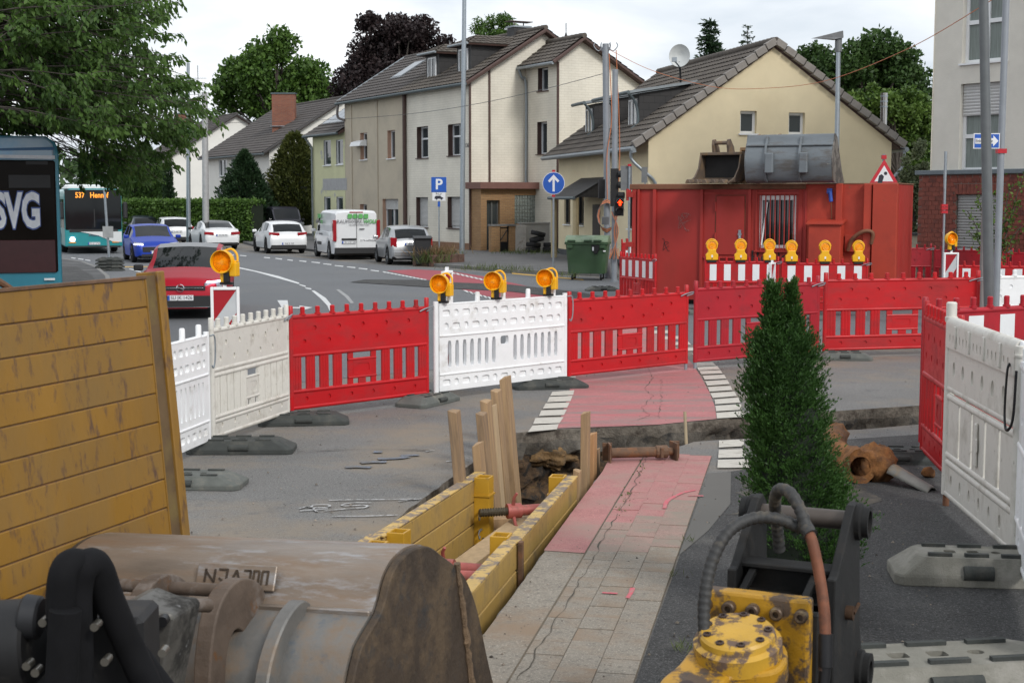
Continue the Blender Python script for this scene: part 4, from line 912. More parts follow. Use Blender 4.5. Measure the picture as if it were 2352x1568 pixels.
# the joint strip between shells, name plate with raised marks
mb = MB(); mb.beam((-BL, -.568, .708), (0, -.568, .708), .03, .03); mb.build('joint_strip', BKT, bk, bevel=.006)
tilt = math.atan2(.925-.70, -.41+.535)
pl_ = bpy.data.objects.new('name_plate', None); COL.objects.link(pl_); pl_.parent = bk; pl_.location = (-.72, -.492, .818); pl_.rotation_euler = (R(66), 0, 0)
mb = MB(); mb.bx(-.21, .21, -.058, .058, 0, .014); o = mb.build('plate', BKT, pl_, bevel=.004)
for bars in [[(-.16,-.03,-.16,.03),(-.16,.02,-.11,-.03),(-.11,-.03,-.11,.03)], [(-.09,.03,-.04,.03),(-.045,.03,-.045,-.03),(-.085,-.01,-.05,-.03)], [(-.02,-.03,.005,.03),(.005,.03,.03,-.03)], [(.045,.03,.08,.03),(.08,.03,.08,-.03),(.045,-.02,.08,-.03)], [(.095,.03,.125,.03),(.098,.03,.098,-.03),(.125,.03,.125,-.03)], [(.14,.03,.175,.03),(.142,.03,.142,-.03),(.172,.03,.172,-.03)]]:
    mb = MB()
    for a, b, c, d in bars: mb.beam((a, b, .0165), (c, d, .0165), .009, .006)
    mb.build('raised_mark', BKTD, pl_)
HOOKM = mat('hook_steel', (.115, .085, .065), .6, .3, var=.25, scale=6, dirt=(.20, .17, .15), dscale=5, dlo=.54, dhi=.66, dirt2=(.16, .075, .03), d2scale=8, d2lo=.58, d2hi=.66, bump=.2, bscale=40)
def hook_plate(x, t, s=1.0, dy=0, dz=0):
    o_ = [(-.50, .62), (-.52, .76), (-.60, .84), (-.72, .87), (-.84, .83), (-.93, .72), (-.99, .52), (-1.0, .30), (-.90, .28), (-.88, .46), (-.84, .60), (-.78, .66), (-.72, .64), (-.69, .56), (-.70, .40), (-.72, .25), (-.60, .2)]
    P = [(p.x*s+dy, p.y*s+dz) for p in smooth_path([(a, b, 0) for a, b in o_], 3)]
    mb = MB(); mb.prism(P, x, x+t, 'x'); mb.build('hook', HOOKM, bk, bevel=.008, seg=2)
hook_plate(-.64, .085); hook_plate(-1.04, .085)
mb = MB(); P = [(p.x, p.y) for p in smooth_path([(-.52, .72, 0), (-.62, .76, 0), (-.78, .69, 0), (-.92, .52, 0), (-1.0, .22, 0), (-.90, .18, 0), (-.70, .5, 0)], 4)]
mb.prism(P, -.38, -.31, 'x'); mb.build('rib', BKTL, bk, bevel=.008)
mb = MB(); mb.prism(P, -1.62, -1.56, 'x'); mb.build('rib', BKTL, bk, bevel=.008)
mb = MB(); mb.cyl((-1.55, -.66, .80), (-.58, -.66, .80), .030, n=14); mb.build('cross_pin', HOOKM, bk, smooth=True)
mb = MB(); mb.bx(-1.72, -1.32, -.98, -.6, .35, .70); mb.bx(-1.5, -1.38, -1.05, -.98, .42, .62); mb.build('hanger_block', DARKSTEEL, bk, bevel=.02, seg=2)
# ---- excavator arm end with hoses, close to the lens, out of focus
BLK = mat('black_hose_sleeve', (.005, .005, .006), .85, spec=.2, var=.3, scale=10)
BLKS = mat('dark_greasy_steel', (.010, .010, .011), .6, .2, var=.3, scale=9, dirt=(.05, .045, .04), dscale=6, dlo=.56, dhi=.7)
Ya = 4.6
arm = thing('excavator_linkage', 'black excavator linkage with thick hoses at the lower left corner', 'excavator', AT(60, 1568, Ya) - Vector((0, 0, .9)))
ao = arm.location
def A(u, v, Y=Ya): return AT(u, v, Y)-ao
mb = MB(); mb.cyl(A(-120, 1490), A(82, 1478), .15, n=24); mb.build('hub', BLKS, arm, smooth=True, bevel=.01)
mb = MB(); mb.cyl(A(52, 1415, 4.55), A(96, 1418, 4.55), .075, .07, n=20); mb.build('hub_ring', mat('dull_dark_grey', (.022, .023, .026), .55, .4, var=.2), arm, smooth=True, bevel=.008)
mb = MB(); mb.tube(smooth_path([A(150, 1760, 4.45), A(152, 1560, 4.45), A(140, 1400, 4.45), A(148, 1312, 4.45), A(176, 1292, 4.5), A(200, 1330, 4.6), A(190, 1420, 4.7)], 7), .047, 14); mb.build('hose', BLK, arm, smooth=True)
mb = MB(); mb.tube(smooth_path([A(178, 1760, 4.5), A(178, 1500, 4.5), A(176, 1360, 4.5), A(192, 1302, 4.5), A(222, 1300, 4.55), A(252, 1380, 4.6), A(300, 1490, 4.65), A(350, 1600, 4.65), A(400, 1720, 4.6)], 7), .05, 14); mb.build('hose', BLK, arm, smooth=True)
mb = MB(); mb.tube(smooth_path([A(236, 1330, 4.7), A(262, 1420, 4.72), A(330, 1520, 4.75), A(420, 1640, 4.7)], 7), .04, 14); mb.build('hose', BLK, arm, smooth=True)
mb = MB(); mb.cyl(A(130, 1760, 4.4), A(150, 1400, 4.4), .05, n=14); mb.build('arm_bar', BLK, arm, smooth=True)
mb = MB(); mb.bx(*[v for pair in zip(A(120, 1568, 4.75), A(330, 1568, 4.75)+Vector((0, .25, 0))) for v in pair][:4], A(0, 1800, 4.7).z, A(0, 1430, 4.7).z); mb.build('link_block', BLKS, arm, bevel=.02)
mb = MB(); mb.bx(-.9, .15, -.1, .12, -.9, A(0, 1560).z); mb.build('arm_root', BLKS, arm, bevel=.02)
for u, v in ((97, 1430), (216, 1440), (240, 1520), (372, 1500), (80, 1545), (60, 1530)):
    mb = MB(); c_ = A(u, v, 4.42); mb.cyl(c_, c_+Vector((.0, .05, 0)), .014, n=10); mb.build('bolt', mat('bright_bolt', (.16, .15, .13), .35, .8), arm, smooth=True)
cp = thing('quick_coupler', 'dark grey quick coupler block between the hoses and the bucket hook', 'coupler', AT(345, 1500, 5.1)-Vector((0, 0, .25))); co = cp.location
def C_(u, v, Y=5.1): return AT(u, v, Y)-co
mb = MB(); P = [C_(u, v) for u, v in [(270, 1390), (300, 1384), (345, 1402), (392, 1408), (402, 1420), (388, 1490), (372, 1568), (360, 1640), (270, 1640)]]
n_ = len(P); mb.add([p for p in P]+[p+Vector((.05, .22, 0)) for p in P], [tuple(range(n_)), tuple(range(2*n_-1, n_-1, -1))]+[(i, (i+1) % n_, n_+(i+1) % n_, n_+i) for i in range(n_)])
CPM = mat('coupler_steel', (.12, .115, .105), .5, .5, var=.35, scale=7, dirt=(.035, .033, .03), dscale=5, dlo=.48, dhi=.6, dirt2=(.27, .27, .27), d2scale=5, d2lo=.63, d2hi=.7)
mb.build('body', CPM, cp, bevel=.015, seg=2)
for u, v, r_ in ((372, 1428, .02), (318, 1440, .045), (350, 1520, .018)):
    mb = MB(); c_ = C_(u, v, 5.06); mb.cyl(c_, c_+Vector((0, .06, 0)), r_, n=14); mb.build('bolt', DARKSTEEL, cp, smooth=True)
mb = MB(); mb.cyl(C_(268, 1383, 5.35), C_(480, 1390, 5.75), .028, n=12); mb.build('pin', HOOKM, cp, smooth=True)
# ---- hydraulic tool on the right: black bracket, yellow gear head, hoses
BRK = mat('black_bracket_paint', (.013, .013, .013), .65, .0, var=.25, scale=5, spec=.25, dirt=(.03, .026, .022), dscale=5, dlo=.52, dhi=.7, dirt2=(.10, .05, .03), d2scale=10, d2lo=.66, d2hi=.72, bump=.12, bscale=40)  # black paint; foreground shade is worked into its colour and low specular
GEAR = mat('chipped_yellow_cast', (.40, .21, .012), .45, .0, var=.15, scale=5, dirt=(.085, .055, .035), dscale=6.5, dlo=.48, dhi=.55, dirt2=(.05, .042, .035), d2scale=11, d2lo=.585, d2hi=.63, bump=.2, bscale=24, drough=.6)  # chipped yellow, darkened to carry the shade lying on the near tools
GEARP = mat('chipped_yellow_cap', (.52, .30, .03), .42, .0, var=.15, scale=5, dirt=(.13, .085, .06), dscale=9, dlo=.50, dhi=.56, bump=.12, bscale=24)
ht = thing('hydraulic_attachment', 'black steel bracket with a chipped yellow gear head and ribbed hoses', 'attachment', (0, 0, 0)); hb = AT(1795, 1330, 5.75); ht.location = (hb.x, 5.75, 0); ht.rotation_euler = (0, 0, R(-24))
W2 = .205
sidep = [(-.02, .0), (-.02, .975), (.02, .98), (.05, .995), (.32, 1.18), (.36, 1.205), (.43, 1.21), (.485, 1.17), (.50, 1.07), (.515, .9), (.55, .62), (.60, .52), (.60, .36), (.54, .25), (.50, .0)]
for x0, x1 in ((-W2-.018, -W2+.018), (W2-.018, W2+.018)):
    mb = MB(); mb.prism(sidep, x0, x1, 'x'); mb.build('side_plate', BRK, ht, bevel=.005)
    for (y, z, r0, r1) in ((.42, 1.125, .068, .05), (.53, .44, .078, .045)):
        s_ = 1 if x1 > 0 else -1; mb = MB(); xo = x1 if s_ > 0 else x0; mb.lathe([(r0+.012, 0), (r0+.012, .02*s_), (r0, .028*s_), (r0, .055*s_), (r1, .055*s_), (r1, .03*s_), (.0005, .03*s_)], 22, (xo, y, z), 'x'); mb.build('boss', BRK, ht, smooth=True, ang=30)
    mb = MB(); mb.cyl((W2*1.0+.018, .22, .78), (W2+.05, .22, .78), .03, n=14); mb.tube([(W2+.05, .22, .78), (W2+.055, .3, .80)], .008, 6); mb.build('plug', RUSTP, ht, smooth=True)
mb = MB(); mb.cyl((-W2, .42, 1.125), (W2, .42, 1.125), .042, n=18); mb.build('cross_pin', mat('brown_grey_pin', (.085, .07, .06), .5, .4, var=.2), ht, smooth=True)
mb = MB(); mb.bx(-W2+.02, W2-.02, .16, .19, .55, .965); mb.build('web_plate', BRK, ht, bevel=.003)
mb = MB(); mb.bx(-W2-.02, W2-.02, .08, .20, .965, .985); mb.build('top_flange', BRK, ht, bevel=.004)
mb = MB(); mb.bx(-W2-.03, W2-.018, -.10, .16, .83, .86); mb.build('shelf', BRK, ht, bevel=.004)
mb = MB(); mb.bx(-W2-.03, W2-.02, -.13, .0, .0, .86); mb.build('base_block', BRK, ht, bevel=.01)
for x in (-.16, .10):
    mb = MB(); mb.beam((x, -.06, .87), (x+.02, .15, .97), .03, .03); mb.bx(x-.025, x+.025, -.10, -.04, .86, .90); mb.build('gusset', BRK, ht, bevel=.004)
# gear head, built in its own tilted frame in front of the bracket
gh = bpy.data.objects.new('gear_head', None); COL.objects.link(gh); gh.parent = ht; gh.location = (-.045, -.15, .0)
mb = MB(); mb.prism([(-.255, .5), (.205, .5), (.205, .93), (-.245, .93)], -.05, .03, 'y'); mb.build('flange', GEAR, gh, bevel=.014, seg=2)
for k in range(5):
    x = -.212+k*.097
    mb = MB(); mb.lathe([(.027, .0), (.027, -.035), (.022, -.04), (.013, -.04), (.013, -.02), (.0005, -.02)], 16, (x, -.05, .87), 'y'); mb.build('bolt', mat('brown_bolt', (.10, .07, .05), .5, .5, var=.3, scale=30, dirt=(.25, .19, .11), dscale=20, dlo=.52, dhi=.66), gh, smooth=True, ang=30)
body = lump('casting', (-.03, -.32, .42), (.29, .24, .30), GEAR, 5.0, gh, amp=.10, n=18)
mb = MB(); P = [(p.x, p.y) for p in smooth_path([(.0, .0, 0), (.17, .04, 0), (.205, .2, 0), (.12, .33, 0), (-.05, .36, 0), (-.14, .26, 0), (-.20, .08, 0), (-.26, -.04, 0), (-.255, -.15, 0), (-.15, -.19, 0), (-.06, -.12, 0), (.0, .0, 0)], 5)][:-1]
cap = bpy.data.objects.new('cap_flange', None); COL.objects.link(cap); cap.parent = gh; cap.location = (-.005, -.43, .72); cap.rotation_euler = (R(13), R(-3), R(12))
mb.prism(P, -.11, .0, 'z'); mb.build('lobe', GEAR, cap, bevel=.014, seg=2)
mb = MB(); mb.lathe([(.17, -.02), (.17, .05), (.15, .062), (.145, .085), (.135, .095), (.0005, .099)], 40, (.02, .17, 0)); mb.build('disc', GEARP, cap, smooth=True, ang=30)
for k in range(9):
    t = 2*math.pi*k/9; mb = MB(); mb.lathe([(.016, 0), (.016, .012), (.009, .014), (.008, .004), (.0005, .004)], 12, (.02+math.cos(t)*.118, .17+math.sin(t)*.118, .09)); mb.build('cap_screw', mat('dark_screw_and_hole', (.06, .04, .035), .55, .4), cap, smooth=True)
mb = MB(); mb.lathe([(.03, .0), (.03, .004), (.0005, .0045)], 16, (-.16, -.075, 0)); mb.build('hole_disc', mat('dark_screw_and_hole', (.06, .04, .035)), cap)  # flat dark disc; the shade of an open hole put into its colour
mb = MB(); mb.lathe([(.07, -.08), (.065, 0), (.05, .012), (.034, .012), (.03, -.01), (.0005, -.012)], 20, (.19, -.36, .64)); mb.build('port_boss', GEAR, gh, smooth=True, ang=30)
lump('motor_side', (.20, -.33, .46), (.14, .14, .22), GEAR, 9.0, gh, amp=.12, n=12)
hr = Matrix.Rotation(R(24), 4, 'Z'); 
def Hh(u, v, Y): return hr @ (AT(u, v, Y)-Vector((hb.x, 5.75, 0)))
def ribbed(pts, r, name, m, step=.028):
    P = smooth_path(pts, 14); out = []; rs = []; acc = 0
    L = [0]
    for a, b in zip(P[:-1], P[1:]): L.append(L[-1]+(b-a).length)
    n = int(L[-1]/step*3); j = 0
    for i in range(n+1):
        s_ = L[-1]*i/n
        while j < len(L)-2 and L[j+1] < s_: j += 1
        t = (s_-L[j])/max(1e-6, L[j+1]-L[j]); out.append(P[j].lerp(P[j+1], t)); rs.append(r*(1.0, .97, .86)[i % 3])
    mb = MB(); mb.tube(out, rs, 14); return mb.build(name, m, ht, smooth=True, ang=60)
HOSE = mat('spiral_wrapped_hose', (.028, .028, .028), .6, .0, var=.3, scale=12, dirt=(.10, .085, .065), dscale=9, dlo=.5, dhi=.64, bump=.2, bscale=50)
ribbed([Hh(1622, 1600, 5.4), Hh(1622, 1500, 5.4), Hh(1617, 1400, 5.45), Hh(1632, 1300, 5.5), Hh(1672, 1222, 5.55), Hh(1730, 1190, 5.6), Hh(1790, 1192, 5.6), Hh(1838, 1212, 5.6)], .026, 'ribbed_hose', HOSE)
ribbed([Hh(1790, 1262, 5.9), Hh(1784, 1200, 5.85), Hh(1780, 1150, 5.75), Hh(1790, 1124, 5.68), Hh(1815, 1132, 5.62), Hh(1838, 1170, 5.58), Hh(1852, 1212, 5.55)], .026, 'ribbed_hose', HOSE)
ribbed([Hh(1845, 1200, 5.60), Hh(1852, 1212, 5.55), Hh(1862, 1228, 5.52)], .030, 'hose_wrap', HOSE)
OH = mat('worn_orange_hose', (.15, .05, .022), .7, var=.35, scale=14, dirt=(.03, .026, .022), dscale=6, dlo=.46, dhi=.6)
mb = MB(); mb.tube(smooth_path([Hh(1850, 1205, 5.56), Hh(1866, 1245, 5.5), Hh(1882, 1320, 5.45), Hh(1893, 1400, 5.4), Hh(1896, 1480, 5.36), Hh(1893, 1540, 5.34)], 8), .022, 12); mb.build('hose', OH, ht, smooth=True)
mb = MB(); mb.cyl(Hh(1897, 1455, 5.36), Hh(1896, 1530, 5.34), .028, n=14); mb.cyl(Hh(1896, 1530, 5.34), Hh(1890, 1590, 5.33), .022, n=12); mb.build('hose_fitting', DARKSTEEL, ht, smooth=True)
# ---- rusty pipes and scraps
RUST = mat('thick_rust', (.22, .095, .03), .95, var=.45, scale=9, dirt=(.13, .062, .028), dscale=6, dlo=.48, dhi=.6, dirt2=(.36, .19, .07), d2scale=14, d2lo=.6, d2hi=.7, bump=.9, bscale=26)
def rough_pipe(name, p, q, r, ri, seed, label, flare=0.0):
    p, q = Vector(p), Vector(q); d = (q-p); L = d.length; d.normalize(); a = d.orthogonal().normalized(); b = d.cross(a); n, m = 22, 16; mb = MB(); vs = []
    for i in range(m+1):
        t = i/m
        for k in range(n):
            th = 2*math.pi*k/n; e = a*math.cos(th)+b*math.sin(th); rr = r*(1+flare*t*t)*(1+.2*mnoise.noise(e*2+Vector((t*5, seed, 0)))+.12*mnoise.noise(e*6+Vector((t*14, seed, 3)))); vs.append(d*L*t+e*rr)
    for i in range(4):
        for k in range(n):
            th = 2*math.pi*k/n; e = a*math.cos(th)+b*math.sin(th); vs.append(d*(L-.001-i*.09)+e*ri*(1+flare)*(1+.05*mnoise.noise(e*4+Vector((i, seed, 0)))))
    fs = [(i*n+k, i*n+(k+1) % n, (i+1)*n+(k+1) % n, (i+1)*n+k) for i in range(m+4) for k in range(n)] + [tuple(range(n-1, -1, -1)), tuple(range((m+4)*n, (m+5)*n))]
    mb.add(vs, fs); o = mb.build(name, RUST, None, smooth=True, ang=70); o.location = p; return tag(o, label, 'pipe', 'rusty pipe pieces')
rough_pipe('rusty_pipe', (3.22, 14.1, .17), (2.95, 13.1, .16), .115, .06, 1, 'rust crusted pipe piece leaning behind the small conifer')
o = rough_pipe('rusty_pipe', (2.95, 13.2, .15), (3.06, 12.45, .15), .14, .085, 4, 'broken rusty pipe with a hollow end facing the viewer', .1)
tag(lump('rust_lump', (3.22, 12.62, .15), (.17, .19, .17), RUST, 7.3, amp=.35), 'lumpy rust crusted pipe socket right of the hollow pipe end', 'pipe', 'rusty pipe pieces')
mb = MB(); a_ = G(2052, 1078, .13); b_ = G(2142, 1124, .02); dd = b_-a_; n_ = 16
for i in range(n_+1):
    for k in range(7):
        th = -1.25+2.5*k/6; rr = .10*(1-.25*i/n_); e = Vector((0, 0, math.cos(th)*rr)) + Vector((dd.y, -dd.x, 0)).normalized()*(-math.sin(th)*rr)
        mb.v.append(tuple(dd*(i/n_)+e+Vector((0, 0, -.05+(.012*mnoise.noise(Vector((i*.9, 0, 5))) if k in (0, 6) else 0)))))
for i in range(n_):
    for k in range(6): mb.f.append([i*7+k, i*7+k+1, (i+1)*7+k+1, (i+1)*7+k]); mb.mi.append(0)
o = mb.build('pipe_shard', mat('grey_clay_shard', (.17, .165, .15), .7, .1, var=.25, scale=6, dirt=(.24, .17, .09), dscale=5, dlo=.5, dhi=.65), smooth=True); o.location = a_
so = o.modifiers.new('solid', 'SOLIDIFY'); so.thickness = .012
tag(o, 'grey torn half pipe shard lying right of the rusty lump', 'pipe shard')
for i, (u, v, r_, tx) in enumerate(((2131, 1096, .065, 'brown rust fragment lying beside the pipe shard'), (1930, 1152, .035, 'small rust crumb on the dark footway below the pipes'))):
    c_ = G(u, v); tag(lump('rust_fragment', (c_.x, c_.y, r_*.7), (r_, r_, r_*.75), RUST, 11+i, amp=.3, n=8), tx, 'rubble')
# loose grit and pebbles scattered over the site
rg = random.Random(11); mb = MB()
for i in range(900):
    u, v = rg.uniform(440, 2150), rg.uniform(830, 1568); p = G(u, v, .008)
    if in_poly(p, HOLE_D): continue
    r_ = rg.choice((.004, .005, .006, .008, .012))*rg.uniform(.7, 1.2); s_ = [rg.uniform(.6, 1.3) for _ in range(6)]
    mb.add([p+Vector((r_*s_[0], 0, 0)), p+Vector((0, r_*s_[1], 0)), p+Vector((-r_*s_[2], 0, 0)), p+Vector((0, -r_*s_[3], 0)), p+Vector((0, 0, r_*s_[4]))], [(0, 1, 4), (1, 2, 4), (2, 3, 4), (3, 0, 4)])
tag(mb.build('loose_grit', mat('grit', (.16, .135, .11), .9, var=.1, island=.8)), 'scattered loose grit and pebbles on the asphalt', 'grit', kind='stuff')
# ================================================================== container, loaders' buckets, bins, signs, poles
class Face:                                # a vertical plane; p(u,v) gives (along, height) of a photo point on it
    def __init__(s, O, d): s.O = Vector((O[0], O[1], 0)); s.d = Vector((d[0], d[1], 0)).normalized(); s.n = Vector((s.d.y, -s.d.x, 0)); s.rz = math.atan2(s.d.y, s.d.x)
    def p(s, u, v):
        r_ = ray(u, v); c = Vector((0, 0, HC)); k = (s.O-c).dot(s.n)/r_.dot(s.n); P = c+r_*k; return (P-s.O).dot(s.d), P.z
    def box(s, u0, v0, u1, v1):            # pixel rectangle -> x0,x1,z0,z1
        a, b = s.p(u0, (v0+v1)/2)[0], s.p(u1, (v0+v1)/2)[0]; um = (u0+u1)/2; return a, b, s.p(um, v1)[1], s.p(um, v0)[1]
CRED = mat('container_red', (.35, .024, .018), .55, .0, var=.12, scale=1.2, dirt=(.30, .03, .02), dscale=1.1, dlo=.48, dhi=.72, dirt2=(.18, .04, .025), d2scale=5, d2lo=.66, d2hi=.74, stretch=(1, 1, .6), bump=.1, bscale=5)
CREDL = mat('container_orange_red', (.40, .042, .02), .6, .0, var=.12, scale=1.2, dirt=(.29, .035, .022), dscale=1.4, dlo=.5, dhi=.72, dirt2=(.17, .07, .035), d2scale=6, d2lo=.63, d2hi=.74)
CRUST = mat('container_rusty_roof', (.20, .085, .045), .75, .1, var=.25, scale=3, dirt=(.12, .06, .035), dscale=3, dlo=.48, dhi=.65)
cO = Vector((XU(1452, 34.4, 430), 34.4, 0)); cR = Vector((XU(2065, 32.0, 430), 32.0, 0)); cf = Face(cO, cR-cO); CL = (cR-cO).length; CH = 2.83
ct = thing('site_container', 'red steel site container with a barred window and a door', 'container', cO, cf.rz)
def cx(u, v=520): return cf.p(u, v)[0]
xw0, xw1, zw0, zw1 = cf.box(1744, 449, 1828, 570); xd0, xd1, zd0, zd1 = cf.box(1645, 450, 1710, 585)
xs_split = cx(1848)
mb = MB(); wall(mb, 0, xs_split, .12, CH-.1, [(xw0, xw1, zw0, zw1)], .10); mb.build('front_wall', CRED, ct)
mb = MB(); wall(mb, xs_split, CL, .12, CH, (), .1); mb.build('front_wall', CREDL, ct)
mb = MB(); mb.quad((0, 0, .12), (0, 2.4, .12), (0, 2.4, CH-.1), (0, 0, CH-.1)); mb.quad((CL, 0, .12), (CL, 2.4, .12), (CL, 2.4, CH), (CL, 0, CH)); mb.quad((0, 2.4, .12), (CL, 2.4, .12), (CL, 2.4, CH), (0, 2.4, CH)); mb.quad((0, 0, .12), (CL, 0, .12), (CL, 2.4, .12), (0, 2.4, .12)); mb.build('back_walls', CRED, ct)
mb = MB(); mb.bx(-.05, xs_split+.02, -.06, 2.45, CH-.13, CH); mb.bx(xs_split+.02, CL+.02, -.01, 2.45, CH-.03, CH+.005); mb.build('roof', CRUST, ct, bevel=.015)
mb = MB(); mb.bx(0, CL, .2, 2.3, .0, .12); mb.build('base', BLACK, ct)
for u, w, d in ((1458, .10, .05), (1468, .05, .09), (1504, .08, .07), (1612, .07, .06), (1722, .07, .06), (1737, .05, .03), (1838, .10, .03), (1850, .05, .02)):
    x = cx(u); mb = MB(); mb.bx(x-w/2, x+w/2, -d, 0, .1, CH-.13); mb.build('rib', CRED, ct, bevel=.006)
for u0, u1, d in ((1920, 1935, .12), (1985, 2003, .16), (2006, 2062, .20)):
    a, b = cx(u0), cx(u1); mb = MB(); mb.bx(a, b, -d, -.002, .1, CH-.01); mb.build('rib', CREDL, ct, bevel=.008)
mb = MB(); mb.bx(xd0-.32, xd1+.1, -.03, -.001, zd1+.04, zd1+.08); mb.build('door_lintel', CRED, ct); mb = MB(); mb.bx(xd0-.3, xd1+.12, -.06, -.001, zd0-.08, zd0-.05); mb.build('door_step', CRED, ct)
dr = MB(); dr.bx(xd0, xd1, -.03, -.002, zd0, zd1); dr = dr.build('door', CRED, ct, bevel=.006)
mb = MB()
for a in ((xd0-.02, xd1+.02, zd1+.008, zd1+.018), (xd0-.018, xd0-.006, zd0, zd1), (xd1+.006, xd1+.018, zd0, zd1)): mb.bx(a[0], a[1], -.012, -.001, a[2], a[3])
mb.build('door_seam', CRUST, dr)
for z in (zd1-.25, zd0+.4): mb = MB(); mb.cyl((xd0-.01, -.04, z-.11), (xd0-.01, -.04, z+.11), .02, n=8); mb.build('hinge', CRED, dr)
x, z = cf.p(1700, 538); mb = MB(); mb.bx(x-.03, x+.03, -.05, -.03, z-.1, z+.1); mb.cyl((x, -.06, z), (x, -.03, z), .045, n=10); mb.tube([(x, -.06, z-.04), (x+.02, -.08, z-.1), (x, -.07, z-.13)], .01, 6); mb.build('lock', GALV, dr)
w = MB(); t = .07
for a in ((xw0, xw1, zw1-t*1.5, zw1), (xw0, xw1, zw0, zw0+t), (xw0, xw0+t, zw0+t, zw1-t*1.5), (xw1-t, xw1, zw0+t, zw1-t*1.5)): w.bx(a[0], a[1], .02, .08, a[2], a[3])
w = w.build('window', CREAM, ct, bevel=.004); mb = MB(); mb.bx(xw0+t, xw1-t, .06, .07, zw0+t, zw1-t*1.5); mb.build('pane', glass_mat('dark_window_glass', (.010, .011, .012)), w)
mb = MB(); mb.beam((xw0+.18, .015, zw1-.15), (xw0+.06, .0, zw0+.06), .06, .03); mb.build('tilted_sash', CREAM, w)
for k in range(8): x = xw0+.04+(xw1-xw0-.08)*k/7; mb = MB(); mb.cyl((x, -.03, zw0-.06), (x, -.03, zw1+.06), .014, n=8); mb.build('window_bar', CRED, w)
mb = MB(); mb.bx(xw0-.08, xw1+.08, -.05, -.001, zw1+.03, zw1+.07); mb.build('window_rail', CRED, w); mb = MB(); mb.bx(xw0-.1, xw1+.1, -.08, -.001, zw0-.09, zw0-.06); mb.build('window_ledge', CRED, w)
x0, x1, z0, z1 = cf.box(1855, 510, 1938, 700); cb = MB(); cb.bx(x0+.1, x1, -.5, -.002, .1, z1-.06); cb = cb.build('cabinet', CREDL, ct, bevel=.01)
mb = MB(); mb.prism([(-.55, z1-.05), (-.002, z1+.04), (-.002, z1+.065), (-.55, z1-.02)], x0+.05, x1+.05, 'x'); mb.build('cabinet_lid', CREDL, cb)
x, z = cf.p(1906, 447); mb = MB(); mb.bx(x-.06, x+.06, -.06, -.001, z+.02, z+.14); mb.cyl((x+.02, -.09, z+.06), (x+.05, -.1, z-.16), .045, n=10); mb.build('power_plug', mat('blue_plug', '2a4fa8', .4), ct, bevel=.004); mb = MB(); mb.tube([(x+.05, -.1, z-.15), (x+.06, -.05, z-.5), (x+.06, -.03, z-1.0)], .012, 6); mb.build('cable', CRUST, ct)
a, b, c, d = cf.box(1942, 540, 1994, 578); mb = MB(); mb.bx(a, b, -.11, -.002, c, d); mb.build('cross_bar', CREDL, ct, bevel=.006)
x, z = cf.p(1960, 575); mb = MB(); mb.tube(smooth_path([(x-.1, -.15, z), (x, -.22, z+.25), (x+.25, -.26, z+.43), (x+.45, -.22, z+.4), (x+.42, -.17, z+.15)], 5), .045, 10); mb.build('lifting_loop', CRUST, ct, smooth=True)
for z in (CH-.25, 1.4): mb = MB(); mb.bx(-.12, .06, -.09, .0, z-.06, z+.06); mb.cyl((-.1, -.05, z-.14), (-.1, -.05, z+.14), .035, n=8); mb.build('hinge', CRED, ct)
GRAF = mat('faint_graffiti', (.42, .30, .28), .8, var=.2, scale=20, dirt=(.25, .05, .04), dscale=30, dlo=.45, dhi=.55); GRAFB = mat('black_scrawl', (.03, .02, .02), .8)
rg = random.Random(5)
def scrawl(u, v, w, h, n, m, th):
    x, z = cf.p(u, v)
    for k in range(n):
        pts = [(x+rg.uniform(-w, w), -.008, z+rg.uniform(-h, h)) for _ in range(5)]; mb = MB(); mb.tube(smooth_path(pts, 3), th, 4); mb.build('graffiti', m, ct)
scrawl(1573, 512, .16, .24, 4, GRAF, .004); scrawl(1530, 556, .10, .22, 2, GRAFB, .005)
text('lettering', 'Becker', .42, GRAFB, ct, (cx(1783), -.012, cf.p(1783, 592)[1]), (R(90), 0, 0), .001)
